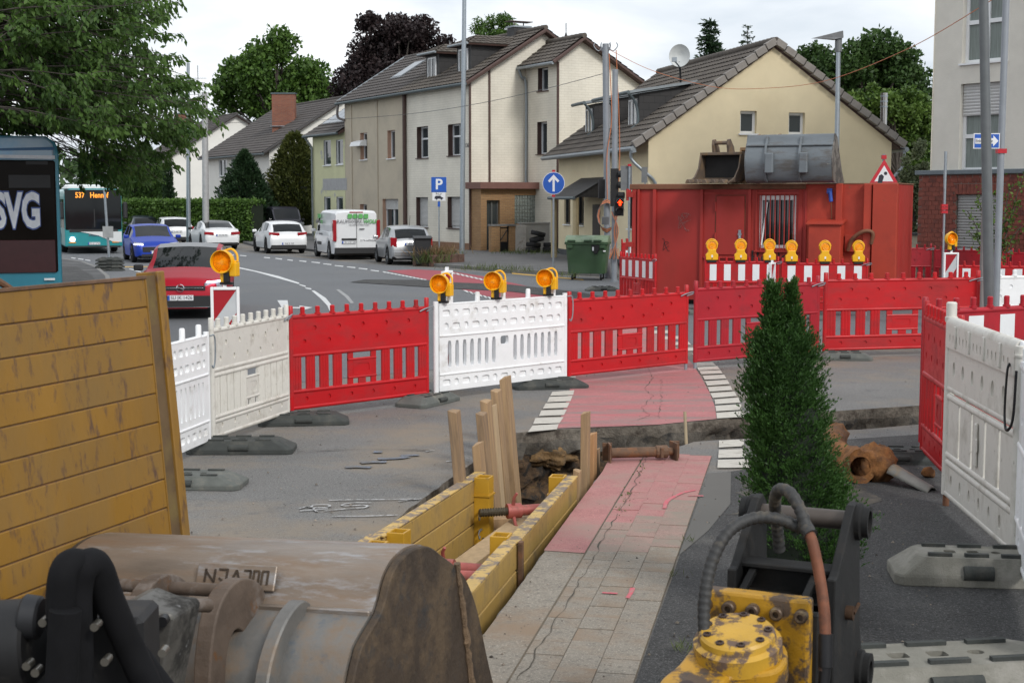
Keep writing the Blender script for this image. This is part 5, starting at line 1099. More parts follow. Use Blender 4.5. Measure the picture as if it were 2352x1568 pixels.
# buckets on the container roof
def roof_p(u, v, z=CH+.005): return G(u, v, z)
B1 = mat('black_bucket_inside', (.012, .011, .011), .8, var=.3); B1S = mat('brown_bucket_steel', (.14, .105, .08), .65, .3, var=.25, scale=4, dirt=(.20, .13, .07), dscale=4, dlo=.5, dhi=.64)
def roof_bucket(u0, u1, vbot, vtop, Y, name, label, ms, mi, lug=True, teeth=5, dy=.9):
    a = AT(u0, vbot, Y); b = AT(u1, vbot, Y); w = (b-a).length; h = ZV(vtop, Y)-(CH+.0); r_ = thing(name, label, 'bucket', (a.x, Y, CH+.006), R(-32), 'buckets on the container roof')
    prof = [(p.x, p.y) for p in smooth_path([(-.5, .0, 0), (-.2, .02, 0), (.35, .06, 0), (dy*.8, .35*h, 0), (dy*.85, .7*h, 0), (dy*.7, .95*h, 0), (dy*.45, h, 0), (.30, h*.97, 0)], 5)]
    n = len(prof); mb = MB(); inn = [(p[0]-.03 if p[0] > .2 else p[0], p[1]-.03 if p[1] > h*.5 else p[1]+.03) for p in prof]; mb.prism(prof+inn[::-1], 0, w, 'x'); mb.build('shell', ms, r_, smooth=True, ang=35)
    mb = MB(); mb.prism(inn, .03, w-.03, 'x') if False else None
    sidep_ = prof[:] + [(.22, h*.9), (.12, h*.5), (-.1, h*.2)]
    for x0 in (0.0, w-.03): mb = MB(); mb.prism(sidep_, x0-.005, x0+.03, 'x'); mb.build('side_plate', ms, r_, bevel=.004)
    mb = MB(); mb.bx(.035, w-.035, dy*.5, dy*.52, .04, h*.93); mb.build('inside', mi, r_)
    mb = MB(); mb.bx(-.01, w+.01, .24, .34, h*.9, h*.99); mb.build('top_bar', ms, r_, bevel=.008)
    for k in range(teeth): x = w*(k+.5)/teeth; mb = MB(); mb.prism([(x-.07, 0), (x+.07, 0), (x+.03, .09), (x-.03, .09)], -.66, -.36, 'y'); mb.build('tooth', ms, r_, bevel=.01)
    if lug:
        for x in (w*.30, w*.66): mb = MB(); mb.prism([(.28, h*.98), (.62, h*.98), (.56, h+.12), (.36, h+.30), (.26, h+.28), (.24, h+.16)], x-.03, x+.03, 'x'); mb.build('lug', ms, r_, bevel=.008)
        mb = MB(); mb.cyl((w*.27, .31, h+.21), (w*.69, .31, h+.21), .045, n=12); mb.build('pin', ms, r_, smooth=True)
    return r_
roof_bucket(1598, 1700, 408, 350, 33.6, 'excavator_bucket', 'dark open excavator bucket with teeth on the container roof', B1S, B1)
roof_bucket(1690, 1830, 412, 338, 34.2, 'excavator_bucket', 'brown excavator bucket tucked behind the grey loader bucket', mat('clay_brown_bucket', (.24, .145, .075), .7, .2, var=.25, scale=5), mat('clay_inside', (.12, .075, .04), .9))
LB = mat('grey_loader_paint', (.155, .175, .19), .42, .2, var=.15, scale=2, dirt=(.12, .115, .11), dscale=3, dlo=.5, dhi=.64, dirt2=(.42, .38, .31), d2scale=11, d2lo=.66, d2hi=.70, stretch=(.5, 2, 1.6))
Yl = 32.7; a = AT(1712, 410, Yl); b = AT(1905, 410, Yl); w = (b-a).length*1.02; h = ZV(311, Yl)-CH
lb = thing('loader_bucket', 'scratched grey loader bucket lying back outwards on the container roof', 'bucket', (a.x, Yl, CH+.006), R(-25), 'buckets on the container roof')
prof = [(p.x, p.y) for p in smooth_path([(.28, .0, 0), (.12, .06, 0), (.02, .28*h, 0), (.0, .5*h, 0), (.08, .74*h, 0), (.16, .86*h, 0), (.22, h, 0), (.30, h*.99, 0)], 6)]
mb = MB(); mb.prism(prof+[(.32, h*.9), (.3, h*.5), (.4, .03)], 0, w, 'x'); mb.build('shell', LB, lb, smooth=True, ang=35)
LBS = mat('worn_bare_steel', (.24, .215, .19), .35, .6, var=.3, scale=4, dirt=(.10, .095, .09), dscale=3, dlo=.48, dhi=.6)
for x0 in (-.03, w): mb = MB(); mb.prism(prof[2:]+[(.42, h*.95), (.95, h*.28), (1.25, 0), (.3, .0)], x0, x0+.03, 'x'); mb.build('side_plate', LBS if x0 > 0 else LB, lb, bevel=.004)
for x in (w*.22, w*.62):
    rp = [(q[0]-.07, q[1]) for q in prof[:-8]] + [(q[0]+.01, q[1]) for q in prof[:-8]][::-1]
    mb = MB(); mb.prism(rp, x, x+.05, 'x'); mb.build('rib', LB, lb, bevel=.006)
    mb = MB(); mb.bx(x+.03, x+.22, -.10, .03, h*.2, h*.62); mb.build('mount', LB, lb, bevel=.02)
mb = MB(); mb.bx(0, w, .05, .14, h*.76, h*.80); mb.build('fold', LB, lb, bevel=.01)
# ---- green waste container with lid and wheels
GRN = mat('green_bin_plastic', (.038, .085, .036), .5, var=.12, scale=3, dirt=(.05, .09, .05), dscale=3, dlo=.5, dhi=.7); GRNL = mat('green_lid_plastic', (.15, .21, .13), .5, var=.12, scale=3, dirt=(.10, .15, .08), dscale=4, dlo=.5, dhi=.7)
gb = G(1350, 642); gO = Vector((gb.x, gb.y, 0)); gy = gb.y; gw = 1.28; gl = thing('waste_container', 'large green wheeled waste container beside the red container', 'waste container', gO, R(-9))
zt = 1.14
def taper(mb, x, y, x2, y2, z0, z1, c=.08):
    vs = []
    for X, Y_, Z in ((x, y, z0), (x2, y2, z1)): vs += [(-X+c, -Y_, Z), (X-c, -Y_, Z), (X, -Y_+c, Z), (X, Y_-c, Z), (X-c, Y_, Z), (-X+c, Y_, Z), (-X, Y_-c, Z), (-X, -Y_+c, Z)]
    mb.add(vs, [tuple(range(7, -1, -1)), tuple(range(8, 16))]+[(k, (k+1) % 8, 8+(k+1) % 8, 8+k) for k in range(8)])
mb = MB(); taper(mb, .56, .44, .64, .52, .2, zt); mb.build('tub', GRN, gl, bevel=.015, seg=2)
mb = MB(); taper(mb, .67, .55, .67, .55, zt-.05, zt+.02, .06); mb.build('rim', GRN, gl, bevel=.01)
P = [(p.x, p.y) for p in smooth_path([(-.56, 0, 0), (-.50, .06, 0), (-.2, .17, 0), (.1, .2, 0), (.4, .14, 0), (.55, .0, 0)], 5)]
mb = MB(); mb.prism(P, -.66, .66, 'x'); o = mb.build('lid', GRNL, gl, bevel=.01, smooth=True); o.location = (0, 0, zt+.022)
for x in (-.45, .05, .35): mb = MB(); mb.cyl((x-.1, -.56, zt+.07), (x+.1, -.56, zt+.07), .03, n=10); mb.bx(x-.12, x-.09, -.57, -.5, zt, zt+.09); mb.bx(x+.09, x+.12, -.57, -.5, zt, zt+.09); mb.build('lid_handle', GRN, gl)
for x in (-.5, .5):
    mb = MB(); mb.bx(x-.09, x+.09, -.58, -.52, zt-.16, zt-.06); mb.build('grip', GRN, gl, bevel=.01)
mb = MB(); mb.prism([(.16, zt-.06), (.42, zt-.06), (.38, zt-.24), (.33, zt-.33), (.25, zt-.33), (.2, zt-.24)], -.56, -.515, 'y'); mb.build('lock_plate', BLACK, gl, bevel=.01)
mb = MB(); mb.bx(.19, .24, -.565, -.561, zt-.23, zt-.12); mb.bx(.52, .60, -.55, -.53, zt-.26, zt-.22); mb.build('sticker', CREAM, gl)
for x in (-.44, .44):
    for y in (-.33, .33):
        wh = MB(); wh.cyl((x-.03, y, .09), (x+.03, y, .09), .09, n=16); wh = wh.build('wheel', TYRE, gl, smooth=True); mb = MB(); mb.bx(x-.045, x+.045, y-.03, y+.03, .09, .22); mb.build('fork', GALV, wh)
# ---- black wheelie bin, planter with weeds
bb = G(970, 611); wb = thing('wheelie_bin', 'black wheelie bin beside the silver hatchback', 'bin', (bb.x, bb.y, .0), R(8))
BINM = mat('black_bin', (.022, .023, .025), .55, var=.15)
mb = MB(); taper(mb, .24, .27, .31, .36, .08, 1.0, .04); mb.build('tub', BINM, wb, bevel=.01)
mb = MB(); mb.prism([(-.42, 1.0), (-.44, 1.05), (-.1, 1.12), (.3, 1.11), (.4, 1.06), (.4, 1.0)], -.34, .34, 'x'); mb.build('lid', BINM, wb, bevel=.015)
mb = MB(); mb.cyl((-.3, .42, 1.03), (.3, .42, 1.03), .022, n=8); mb.build('handle', BINM, wb)
for x in (-.26, .26): mb = MB(); mb.cyl((x-.03, .3, .1), (x+.03, .3, .1), .1, n=14); mb.build('wheel', TYRE, wb)
# ---- tyres stacked at the porch wall
def tyre_mesh(r=.33, w=.2):
    mb = MB(); prof = [(.19, -w*.38), (.23, -w*.5), (r*.9, -w*.5), (r, -w*.36), (r, w*.36), (r*.9, w*.5), (.23, w*.5), (.19, w*.38), (.19, -w*.38)]; mb.lathe(prof, 26); return mb.mesh('tyre', TYRE, True, 50)
tm = tyre_mesh()
def tyre(u, v, z, tilt, label):
    p = G(u, 586); o = link('tyre', tm); o.location = (XU(u, p.y), p.y, z); o.rotation_euler = (R(tilt[0]), R(tilt[1]), random.uniform(0, 6)); tag(o, label, 'tyre', 'old tyres at the porch wall')
for u, z, tl, tx in ((1224, .24, (0, 0), 'bottom tyre of the left tyre stack'), (1225, .46, (2, 3), 'second tyre from below in the left tyre stack'), (1233, .70, (4, 12), 'tilted third tyre from below in the left tyre stack'), (1236, .95, (4, 12), 'topmost tilted tyre of the left tyre stack'), (1263, .24, (0, 0), 'bottom tyre of the low right tyre pair'), (1265, .46, (0, 2), 'upper tyre of the low right tyre pair')): tyre(u, 0, z, tl, tx)
# ---- poles, signs, traffic light
def pole(name, u, Y, vtop, r, label, m=GALV, u2=None, zb=0.0, cat='pole', group=None, r2=None):
    t = AT(u2 if u2 is not None else u, vtop, Y); b = Vector((XU(u, Y, 600), Y, zb)); mb = MB(); mb.cyl((0, 0, 0), t-b, r, r2 or r, n=14); o = mb.build('shaft', m, None, smooth=True)
    root = thing(name, label, cat, b, 0, group); o.parent = root
    mb = MB(); mb.cyl((0, 0, -.02), (0, 0, .05), r*1.5, n=14); mb.build('foot', m, root); return root, t-b
pole('steel_mast', 1061, 61.5, -60, .115, 'tall galvanised mast in front of the cream tiled house', u2=1067, r2=.085)
r_, t_ = pole('cable_mast', 1396, 45, 101, .10, 'grey mast with cable hooks behind the green waste container', POLEGREY, u2=1391)
for k, ang in enumerate((-60, -20, 20, 60, 160, 200)):
    mb = MB(); a = R(ang*1.0); d = Vector((math.sin(a), -math.cos(a)*.3, 0)); mb.tube(smooth_path([t_+d*.05+Vector((0, 0, -.05)), t_+d*.25+Vector((0, 0, -.22)), t_+d*.42+Vector((0, 0, -.08)), t_+d*.38+Vector((0, 0, .03))], 4), .016, 5); mb.build('hook', POLEGREY, r_)
OC = mat('orange_cable', (.50, .16, .06), .6); GC = mat('grey_cable', (.10, .10, .10), .7)
for k in range(7):
    mb = MB(); cxx = -.05+.04*k-.1; pts = [(math.cos(t)*.24*(1+.05*k)-.05, -.14-.012*k, 1.95+math.sin(t)*.52*(1-.04*k)) for t in [i*math.pi/6 for i in range(13)]]; mb.tube(pts, .014, 5); mb.build('cable_coil', OC if k % 3 else GC, r_)
mb = MB(); mb.tube(smooth_path([(t_.x*.3, -.14, 2.4), (t_.x*.5, -.15, 3.8), (t_.x*.6+.15, -.14, 5.0), t_+Vector((.1, -.1, -.3))], 6), .014, 5); mb.tube(smooth_path([(.28, -.15, 2.2), (.33, -.2, 4.2), t_+Vector((.32, -.1, -.2))], 6), .014, 5); mb.build('cable', OC, r_)
r2_, t2_ = pole('traffic_light', 1411, 43, 160, .085, 'traffic light showing red on a grey mast beside the container', POLEGREY, u2=1413, cat='traffic light')
def rel(u, v, Y): return AT(u, v, Y)-r2_.location
def pbox(root, u0, v0, u1, v1, Y, d, name, m, bevel=.01, f=rel):
    a, b = f(u0, v1, Y), f(u1, v0, Y); mb = MB(); mb.bx(a.x, b.x, a.y, a.y+d, a.z, b.z); return mb.build(name, m, root, bevel=bevel)
BB = mat('black_signal_board', (.008, .008, .009), .6)
pbox(r2_, 1402, 387, 1421, 474, 42.7, .06, 'backing_board', BB)
pbox(r2_, 1375, 412, 1390, 456, 43.4, .25, 'signal_head', BB)
h_ = pbox(r2_, 1411, 455, 1433, 496, 42.2, .22, 'signal_head', BB)
for v0, lit in ((466, True), (485, False)):
    c_ = rel(1424, v0, 42.18); mb = MB(); mb.lathe([(.105, 0), (.10, -.02), (.0005, -.03)], 18, c_, 'y'); mb.build('signal_lens', BLACK, h_, smooth=True)
    mb = MB(); pts = []
    for k in range(9): t = R(10+k*20); pts.append((math.cos(t)*.13, math.sin(t)*.13))
    for k in range(8):
        p, q = pts[k], pts[k+1]; mb.quad(c_+Vector((p[0], 0, p[1])), c_+Vector((q[0], 0, q[1])), c_+Vector((q[0], -.22, q[1]-.02)), c_+Vector((p[0], -.22, p[1]-.02)))
    o = mb.build('visor', BB, h_)
    if lit:
        mb = MB(); mb.prism([(-.03, -.08), (.03, -.08), (.03, .0), (.08, .0), (.0, .09), (-.08, .0), (-.03, .0)], -.04, -.034, 'y'); o = mb.build('lit_arrow', mat('lit_red_arrow', (.8, .05, .01), .5, emit=(1.0, .035, .005), estr=4.0), h_); o.location = c_
for v0 in (400, 425, 449): c_ = rel(1421, v0, 42.7); mb = MB(); mb.cyl(c_, c_+Vector((.16, -.05, 0)), .10, n=14, cap=False); mb.build('visor', BB, r2_)
pbox(r2_, 1383, 498, 1399, 516, 43, .2, 'control_box', mat('grey_box', (.16, .165, .17), .6), f=rel)
for k in range(5): mb = MB(); mb.tube(smooth_path([(-.1+.05*k, -.12, 1.0), (-.15+.06*k, -.2, .7), (.1-.03*k, -.16, 1.5), (.05*k-.1, -.1, 2.1)], 5), .013, 5); mb.build('cable', GC if k % 2 else OC, r2_)
def sign_post(name, u, vb, vtop, Y, label, cat='sign', r=.03, m=GALV):
    b = Vector((XU(u, Y, 600), Y, 0)); top = ZV(vtop, Y); root = thing(name, label, cat, b); mb = MB(); mb.cyl((0, 0, 0), (0, 0, top), r, n=12); mb.build('post', m, root, smooth=True); return root, lambda uu, vv: AT(uu, vv, Y)-b
SB = mat('sign_blue', (.012, .09, .42), .4, var=.05); SW = mat('sign_white', (.72, .73, .75), .4, var=.03); SR = mat('sign_red', (.50, .015, .03), .4, var=.05); SK = mat('sign_black', (.015, .016, .03), .5); SBK = mat('sign_back_grey', (.16, .17, .175), .5, .3); REDC = mat('red_clamp', (.45, .01, .02), .4)
def flat(root, poly, y0, y1, name, m, parent=None): mb = MB(); mb.prism(poly, y0, y1, 'y'); return mb.build(name, m, parent or root)
# parking sign
r_, q = sign_post('parking_sign', 1009, 590, 408, 57.5, 'blue parking sign with a plate below on a thin post')
c_ = q(1009, 424.5); s_ = .30; d_ = flat(r_, [(-s_, c_.z-s_), (s_, c_.z-s_), (s_, c_.z+s_), (-s_, c_.z+s_)], -.06, -.04, 'board', SB); text('letter', 'P', .58, SW, d_, (0, -.062, c_.z), (R(90), 0, 0), .001, bold=.012)
zl = q(1009, 451).z; d_ = flat(r_, [(-.26, zl-.17), (.26, zl-.17), (.26, zl+.17), (-.26, zl+.17)], -.06, -.04, 'plate', SW); text('letters', 'Nur', .15, SK, d_, (0, -.062, zl+.09), (R(90), 0, 0), .001)
mb = MB(); mb.prism([(-.17, zl-.10), (.17, zl-.10), (.17, zl-.05), (.10, zl-.03), (.06, zl+.02), (-.12, zl+.02), (-.17, zl-.03)], -.063, -.0605, 'y'); mb.build('car_symbol', SK, d_)
mb = MB(); mb.cyl((-.09, -.064, zl-.11), (-.09, -.0605, zl-.11), .032, n=12); mb.cyl((.10, -.064, zl-.11), (.10, -.0605, zl-.11), .032, n=12); mb.build('car_symbol_wheels', SK, d_)
zl = q(1009, 469).z; flat(r_, [(-.05, zl-.1), (.05, zl-.1), (.05, zl+.1), (-.05, zl+.1)], -.05, -.035, 'sticker', SB)
# round arrow sign
def arrow_sign():
    Y = 46.0; r_, q = sign_post('arrow_sign', 1271, 640, 393, Y, 'round blue sign with a white upward arrow on a thin post', r=.032); c_ = q(1267, 421); R_ = .355
    mb = MB(); mb.cyl((0, -.06, c_.z), (0, -.045, c_.z), R_, n=36); d = mb.build('disc', SW, r_); mb = MB(); mb.cyl((0, -.064, c_.z), (0, -.0605, c_.z), R_*.955, n=36); mb.build('disc_face', SB, d)
    mb = MB(); z = c_.z; mb.prism([(-.035, z-.26), (.035, z-.26), (.035, z+.12), (.13, z+.02), (.18, z+.08), (.0, z+.27), (-.18, z+.08), (-.13, z+.02), (-.035, z+.12)], -.068, -.0645, 'y'); mb.build('arrow', SW, d)
    for dz in (R_+.03, -R_-.04): mb = MB(); mb.bx(-.05, .05, -.05, .04, z+dz-.035, z+dz+.035); mb.build('clamp', REDC, r_)
arrow_sign()
# sign seen from behind
r_, q = sign_post('sign_seen_from_behind', 1444, 640, 378, 41.5, 'grey back of a rectangular sign left of the container', r=.032); a, b = q(1426, 437), q(1452, 381); flat(r_, [(a.x, a.z), (b.x, a.z), (b.x, b.z), (a.x, b.z)], .035, .05, 'board', SBK)
for z in (a.z-.02, b.z+.02): mb = MB(); mb.bx(-.05, .05, -.05, .05, z-.03, z+.03); mb.build('clamp', REDC, r_)
r_, q = sign_post('small_sign_back', 1480, 600, 385, 45, 'small grey sign back against the yellow house', r=.025); a, b = q(1473, 420), q(1487, 384); flat(r_, [(a.x, a.z), (b.x, a.z), (b.x, b.z), (a.x, b.z)], -.03, -.02, 'board', SBK)
# road works triangle behind the container
r_, q = sign_post('roadworks_sign', 2024, 640, 354, 37.5, 'red rimmed roadworks triangle sticking up behind the container', r=.035); c_ = q(2024, 366); z0 = q(2024, 425).z; zt_ = q(2024, 366).z; hw = (zt_-z0)*.60
d_ = flat(r_, [(-hw, z0), (hw, z0), (0, zt_)], -.06, -.045, 'board', SR); k = .62; zc = z0+(zt_-z0)*.36; flat(r_, [((p[0])*k, zc+(p[1]-zc)*k) for p in [(-hw, z0), (hw, z0), (0, zt_)]], -.064, -.0605, 'board_face', SW, d_)
mb = MB(); mb.cyl((.04, -.068, zc+.06), (.04, -.0645, zc+.06), .045, n=12); mb.prism([(-.16, zc-.18), (-.13, zc+.0), (-.06, zc+.04), (.0, zc-.02), (-.05, zc-.2)], -.068, -.0645, 'y'); mb.build('worker_symbol', SK, d_)
zc2 = q(2024, 362).z; mb = MB(); mb.bx(-.06, .06, -.05, .05, zc2-.04, zc2+.06); mb.build('clamp', REDC, r_)
# one way sign and the leaning pole in front
Y = 19.5; r_, q = sign_post('one_way_sign', 2291, 700, -40, Y, 'blue one way street sign with a white arrow on a grey post', r=.045, m=POLEGREY)
a, b = q(2232, 342), q(2293, 307); rr = .02
d_ = flat(r_, [(a.x, a.z), (b.x, a.z), (b.x, b.z), (a.x, b.z)], -.07, -.055, 'board', SW); i_ = .012; flat(r_, [(a.x+i_, a.z+i_), (b.x-i_, a.z+i_), (b.x-i_, b.z-i_), (a.x+i_, b.z-i_)], -.073, -.0705, 'board_face', SB, d_)
hz = (a.z+b.z)/2; hh = (b.z-a.z); flat(r_, [(a.x+.02, hz-hh*.18), (b.x-.09, hz-hh*.18), (b.x-.09, hz-hh*.36), (b.x-.02, hz), (b.x-.09, hz+hh*.36), (b.x-.09, hz+hh*.18), (a.x+.02, hz+hh*.18)], -.077, -.0735, 'arrow', SW, d_)
text('letters', 'Einbahnstraße', .065, SK, d_, (a.x+.025, -.0785, hz), (R(90), 0, 0), .0008, align='LEFT', sx=.62)
mb = MB(); mb.bx(-.06, .06, -.055, .05, a.z-.06, a.z-.0); mb.build('clamp', REDC, r_)
pole('leaning_pole', 2290, 15.6, -60, .062, 'thick dark grey pole leaning to the left at the right edge', mat('weathered_pole', (.13, .14, .145), .5, .3, var=.12), u2=2258, r2=.05)
r_, q = sign_post('clamp_post', 2165, 640, 348, 33.0, 'thin galvanised post with three red clamps right of the container', r=.035)
for v in (472, 479, 487): z = q(2165, v).z; mb = MB(); mb.bx(-.07, .07, -.06, .05, z-.03, z+.03); mb.build('clamp', REDC, r_)
mb = MB(); p_ = AT(2258, 600, 27.0); mb.cyl((0, 0, 0), AT(2266, 330, 27.0)-Vector((p_.x, 27, 0)), .06, .05, n=10); o = mb.build('shaft', mat('brown_grey_post', (.2, .175, .17), .6), None, smooth=True); rt = thing('support_post', 'slim brownish post left of the leaning pole', 'pole', (p_.x, 27, 0)); o.parent = rt
# street lamp
r_, t_ = pole('street_lamp', 1919, 37.5, 92, .075, 'galvanised street lamp rising behind the container', u2=1926, cat='street lamp', r2=.055)
mb = MB(); mb.cyl(t_-Vector((0, 0, .3)), t_+Vector((0, 0, .05)), .09, n=12); mb.build('collar', SBK, r_, smooth=True)
mb = MB(); mb.add([t_+Vector(p) for p in ((-.72, -.04, .03), (-.66, .08, .05), (.08, .16, .22), (.08, -.16, .22), (.10, -.14, .04), (.10, .14, .04), (-.1, -.12, .0), (-.1, .12, .0))], [(0, 1, 2, 3), (3, 2, 5, 4), (4, 5, 7, 6), (6, 7, 1, 0), (0, 3, 4, 6), (1, 7, 5, 2)]); mb.build('lamp_head', mat('lamp_head_grey', (.22, .225, .23), .4, .4), r_, bevel=.01)
pole('lamp_mast', 434, 74, 145, .12, 'slim grey mast left of the thicker mast by the hedge', r2=.08, u2=432); pole('lamp_mast', 474, 71, 212, .17, 'thick grey mast standing in front of the white houses', mat('pale_mast', (.36, .36, .36), .5, .2), u2=470, r2=.14)
# temporary sign on stacked rubber plates, left
sp = G(253, 622); r_ = thing('temporary_sign', 'temporary sign post seen side on standing in stacked rubber plates', 'sign', (sp.x, sp.y, .4)); mb = MB(); mb.cyl((0, 0, -.4), (-.12, 0, ZV(435, sp.y)-.4), .045, n=10); mb.build('post', GALV, r_, smooth=True)
z = ZV(533, sp.y)-.4; mb = MB(); mb.bx(-.2, .16, -.07, -.05, z-.2, z+.2); mb.build('board', mat('pale_grey_board', (.30, .31, .31), .6), r_)
for k in range(4): foot(0, 0, 4+3*k, 'd', ('bottom', 'second', 'third', 'top')[k]+' rubber plate of the stack holding the temporary sign', loc=(sp.x, sp.y, .115*k), group='stacked rubber plates', s=(.95, 1.1, 1))
# overhead wires
def wire(pts, r, m, label, name='overhead_wire'):
    P = [AT(*p) for p in pts]; mb = MB(); mb.tube([p-P[0] for p in smooth_path(P, 10)], r, 5); o = mb.build(name, m); o.location = P[0]; tag(o, label, 'cable')
wire([(1394, 112, 45), (1500, 163, 44), (1640, 200, 42), (1760, 203, 39), (1900, 185, 35), (2080, 115, 30), (2250, 18, 24), (2330, -40, 20)], .008, OC, 'thin orange cable sagging across the yellow house gable')
wire([(470, 285, 71), (600, 280, 68), (760, 275, 63), (940, 262, 58), (1100, 238, 53), (1250, 205, 49), (1392, 168, 45)], .010, GC, 'thin grey wire spanning in front of the tiled house')
# ================================================================== houses
TILE = mat('weathered_roof_tiles', (.088, .074, .062), .85, var=.25, scale=1.4, dirt=(.13, .115, .09), dscale=2.2, dlo=.52, dhi=.7, dirt2=(.05, .045, .04), d2scale=5, d2lo=.55, d2hi=.68, bump=.2, bscale=30)
TILED = mat('dark_roof_tiles', (.075, .066, .062), .8, var=.2, scale=1.2, dirt=(.10, .09, .08), dscale=2.0, dlo=.54, dhi=.72)
ZINC = mat('zinc', (.26, .29, .31), .45, .5, var=.12, scale=3); ZINCD = mat('dark_zinc', (.10, .125, .135), .5, .4, var=.12, scale=3)
BROWN = mat('brown_trim', (.075, .042, .034), .6, var=.12, scale=4); SLATE = brick_mat('slate_shingles', (.022, .021, .022), (.032, .03, .03), (.012, .012, .012), .42, .26, .012, .6)
CURT = mat('grey_curtain', (.20, .23, .215), .9, var=.25, scale=3, stretch=(9, 9, .6)); SHUT = mat('shutter_slat', (.50, .50, .49), .5, var=.05); SHUTG = mat('grey_shutter_slat', (.30, .30, .29), .55, var=.06)
def hwall(root, f, x0, x1, z0, z1, holes, m, lines=(), xb=(), name='wall'):
    mb = MB(); xs = sorted({x0, x1, *xb, *[h[0] for h in holes], *[h[1] for h in holes]}); zs = sorted({z0, z1, *[h[2] for h in holes], *[h[3] for h in holes]})
    for i in range(len(xs)-1):
        for j in range(len(zs)-1):
            a, b, c, d = xs[i], xs[i+1], zs[j], zs[j+1]; mx, mz = (a+b)/2, (c+d)/2
            if any(h[0] < mx < h[1] and h[2] < mz < h[3] for h in holes): continue
            p = clip([(a, c), (b, c), (b, d), (a, d)], lines)
            if len(p) >= 3: mb.quad(*[(q[0], 0, q[1]) for q in p])
    o = mb.build(name, m, root); o.location = f.O-root.location; o.rotation_euler = (0, 0, f.rz); return o
def hwin(root, f, hole, depth=.18, rev=None, fr=CREAM, glass=GLASS, mull=0, sill=None, shut=0.0, slat_m=SHUT, fw=.07, cross=False, name='window', curtain=None, slat_h=.06):
    a, b, c, d = hole; mb = MB()
    for q in ((a, b, d-fw, d), (a, b, c, c+fw), (a, a+fw, c+fw, d-fw), (b-fw, b, c+fw, d-fw)): mb.bx(q[0], q[1], depth-.05, depth+.02, q[2], q[3])
    for k in range(mull): x = a+(b-a)*(k+1)/(mull+1); mb.bx(x-fw*.6, x+fw*.6, depth-.055, depth+.02, c+fw, d-fw)
    if cross: z = c+(d-c)*cross; mb.bx(a+fw, b-fw, depth-.056, depth+.02, z-fw*.6, z+fw*.6)
    w = mb.build(name, fr, root); w.location = f.O-root.location; w.rotation_euler = (0, 0, f.rz)
    mb = MB(); mb.bx(a+.01, b-.01, depth, depth+.012, c+.01, d-.01); mb.build('pane', glass, w)
    if curtain: mb = MB(); mb.bx(a+fw, b-fw, depth-.004, depth-.001, c+fw, d-fw); mb.build('curtain', curtain, w)
    if rev is not None:
        mb = MB(); y = depth+.015; e = .0
        mb.quad((a,-e,c),(b,-e,c),(b,y,c),(a,y,c)); mb.quad((a,-e,d),(a,y,d),(b,y,d),(b,-e,d)); mb.quad((a,-e,c),(a,y,c),(a,y,d),(a,-e,d)); mb.quad((b,-e,c),(b,-e,d),(b,y,d),(b,y,c)); mb.build('reveal', rev, w)
    if sill: mb = MB(); mb.bx(a-.06, b+.06, -.07, depth-.05, c-.05, c-.003); mb.build('sill', sill, w)
    if shut:
        n = int((d-c)*shut/slat_h); me = MB().prism([(depth-.085, 0), (depth-.10, slat_h*.5), (depth-.085, slat_h*.94), (depth-.06, slat_h*.94), (depth-.06, 0)], a+.02, b-.02, 'x').mesh('shutter_slat', slat_m)
        for k in range(n): o = link('shutter_slat', me, w); o.location = (0, 0, d-(k+1)*slat_h)
    return w
def roof(root, A, B, C, D, m, tw=.30, rh=.36, name='roof', thick=.14, under=BROWN):
    A, B, C, D = [Vector(p)-root.location for p in (A, B, C, D)]
    nn = (B-A).cross(D-A).normalized()
    if nn.z < 0: nn = -nn
    L = (B-A).length; S = (D-A).length; cols = max(4, int(L/tw)*4); rows = max(2, int(S/rh)); mb = MB()
    def P(s, t, h):
        p = A.lerp(B, s); q = D.lerp(C, s); return p.lerp(q, t)+nn*h
    for i in range(rows):
        o = len(mb.v); jit = random.uniform(-.004, .004)
        for k in range(cols+1):
            s = k/cols; wv = (.022, .008, -.006, .008)[k % 4]
            mb.v += [tuple(P(s, i/rows, .012)), tuple(P(s, i/rows-.012, .06+wv+jit)), tuple(P(s, (i+1)/rows, .02+wv))]
        for k in range(cols):
            a = o+3*k; mb.f += [[a, a+3, a+4, a+1], [a+1, a+4, a+5, a+2]]; mb.mi += [0, 0]
    r_ = mb.build(name, m, root)
    mb = MB(); mb.add([A, B, C, D, A-nn*thick, B-nn*thick, C-nn*thick, D-nn*thick], [(0, 1, 2, 3), (7, 6, 5, 4), (0, 4, 5, 1), (1, 5, 6, 2), (2, 6, 7, 3), (3, 7, 4, 0)]); mb.build('roof_boards', under, r_)
    return r_
def ridge(root, A, B, m, r=.11, parent=None):
    A, B = Vector(A)-root.location, Vector(B)-root.location; n = max(2, int((B-A).length/.35)); pts = []; rs = []
    for i in range(n):
        for t, q in ((0, 1.0), (.92, .84), (.99, .84)): pts.append(A.lerp(B, (i+t)/n)); rs.append(r*q)
    mb = MB(); mb.tube(pts, rs, 10); mb.build('ridge_tiles', m, parent or root, smooth=True, ang=50)
def tubes(root, pts, r, m, name, n=8, sm=True):
    mb = MB(); P = [Vector(p)-root.location for p in pts]; mb.tube(smooth_path(P, 6) if sm and len(P) > 2 else P, r, n); return mb.build(name, m, root, smooth=True)
def gutter(root, A, B, m=ZINC, r=.075): return tubes(root, [A, B], r, m, 'gutter', 8, False)
V3 = lambda x, y, z=0.0: Vector((x, y, z))
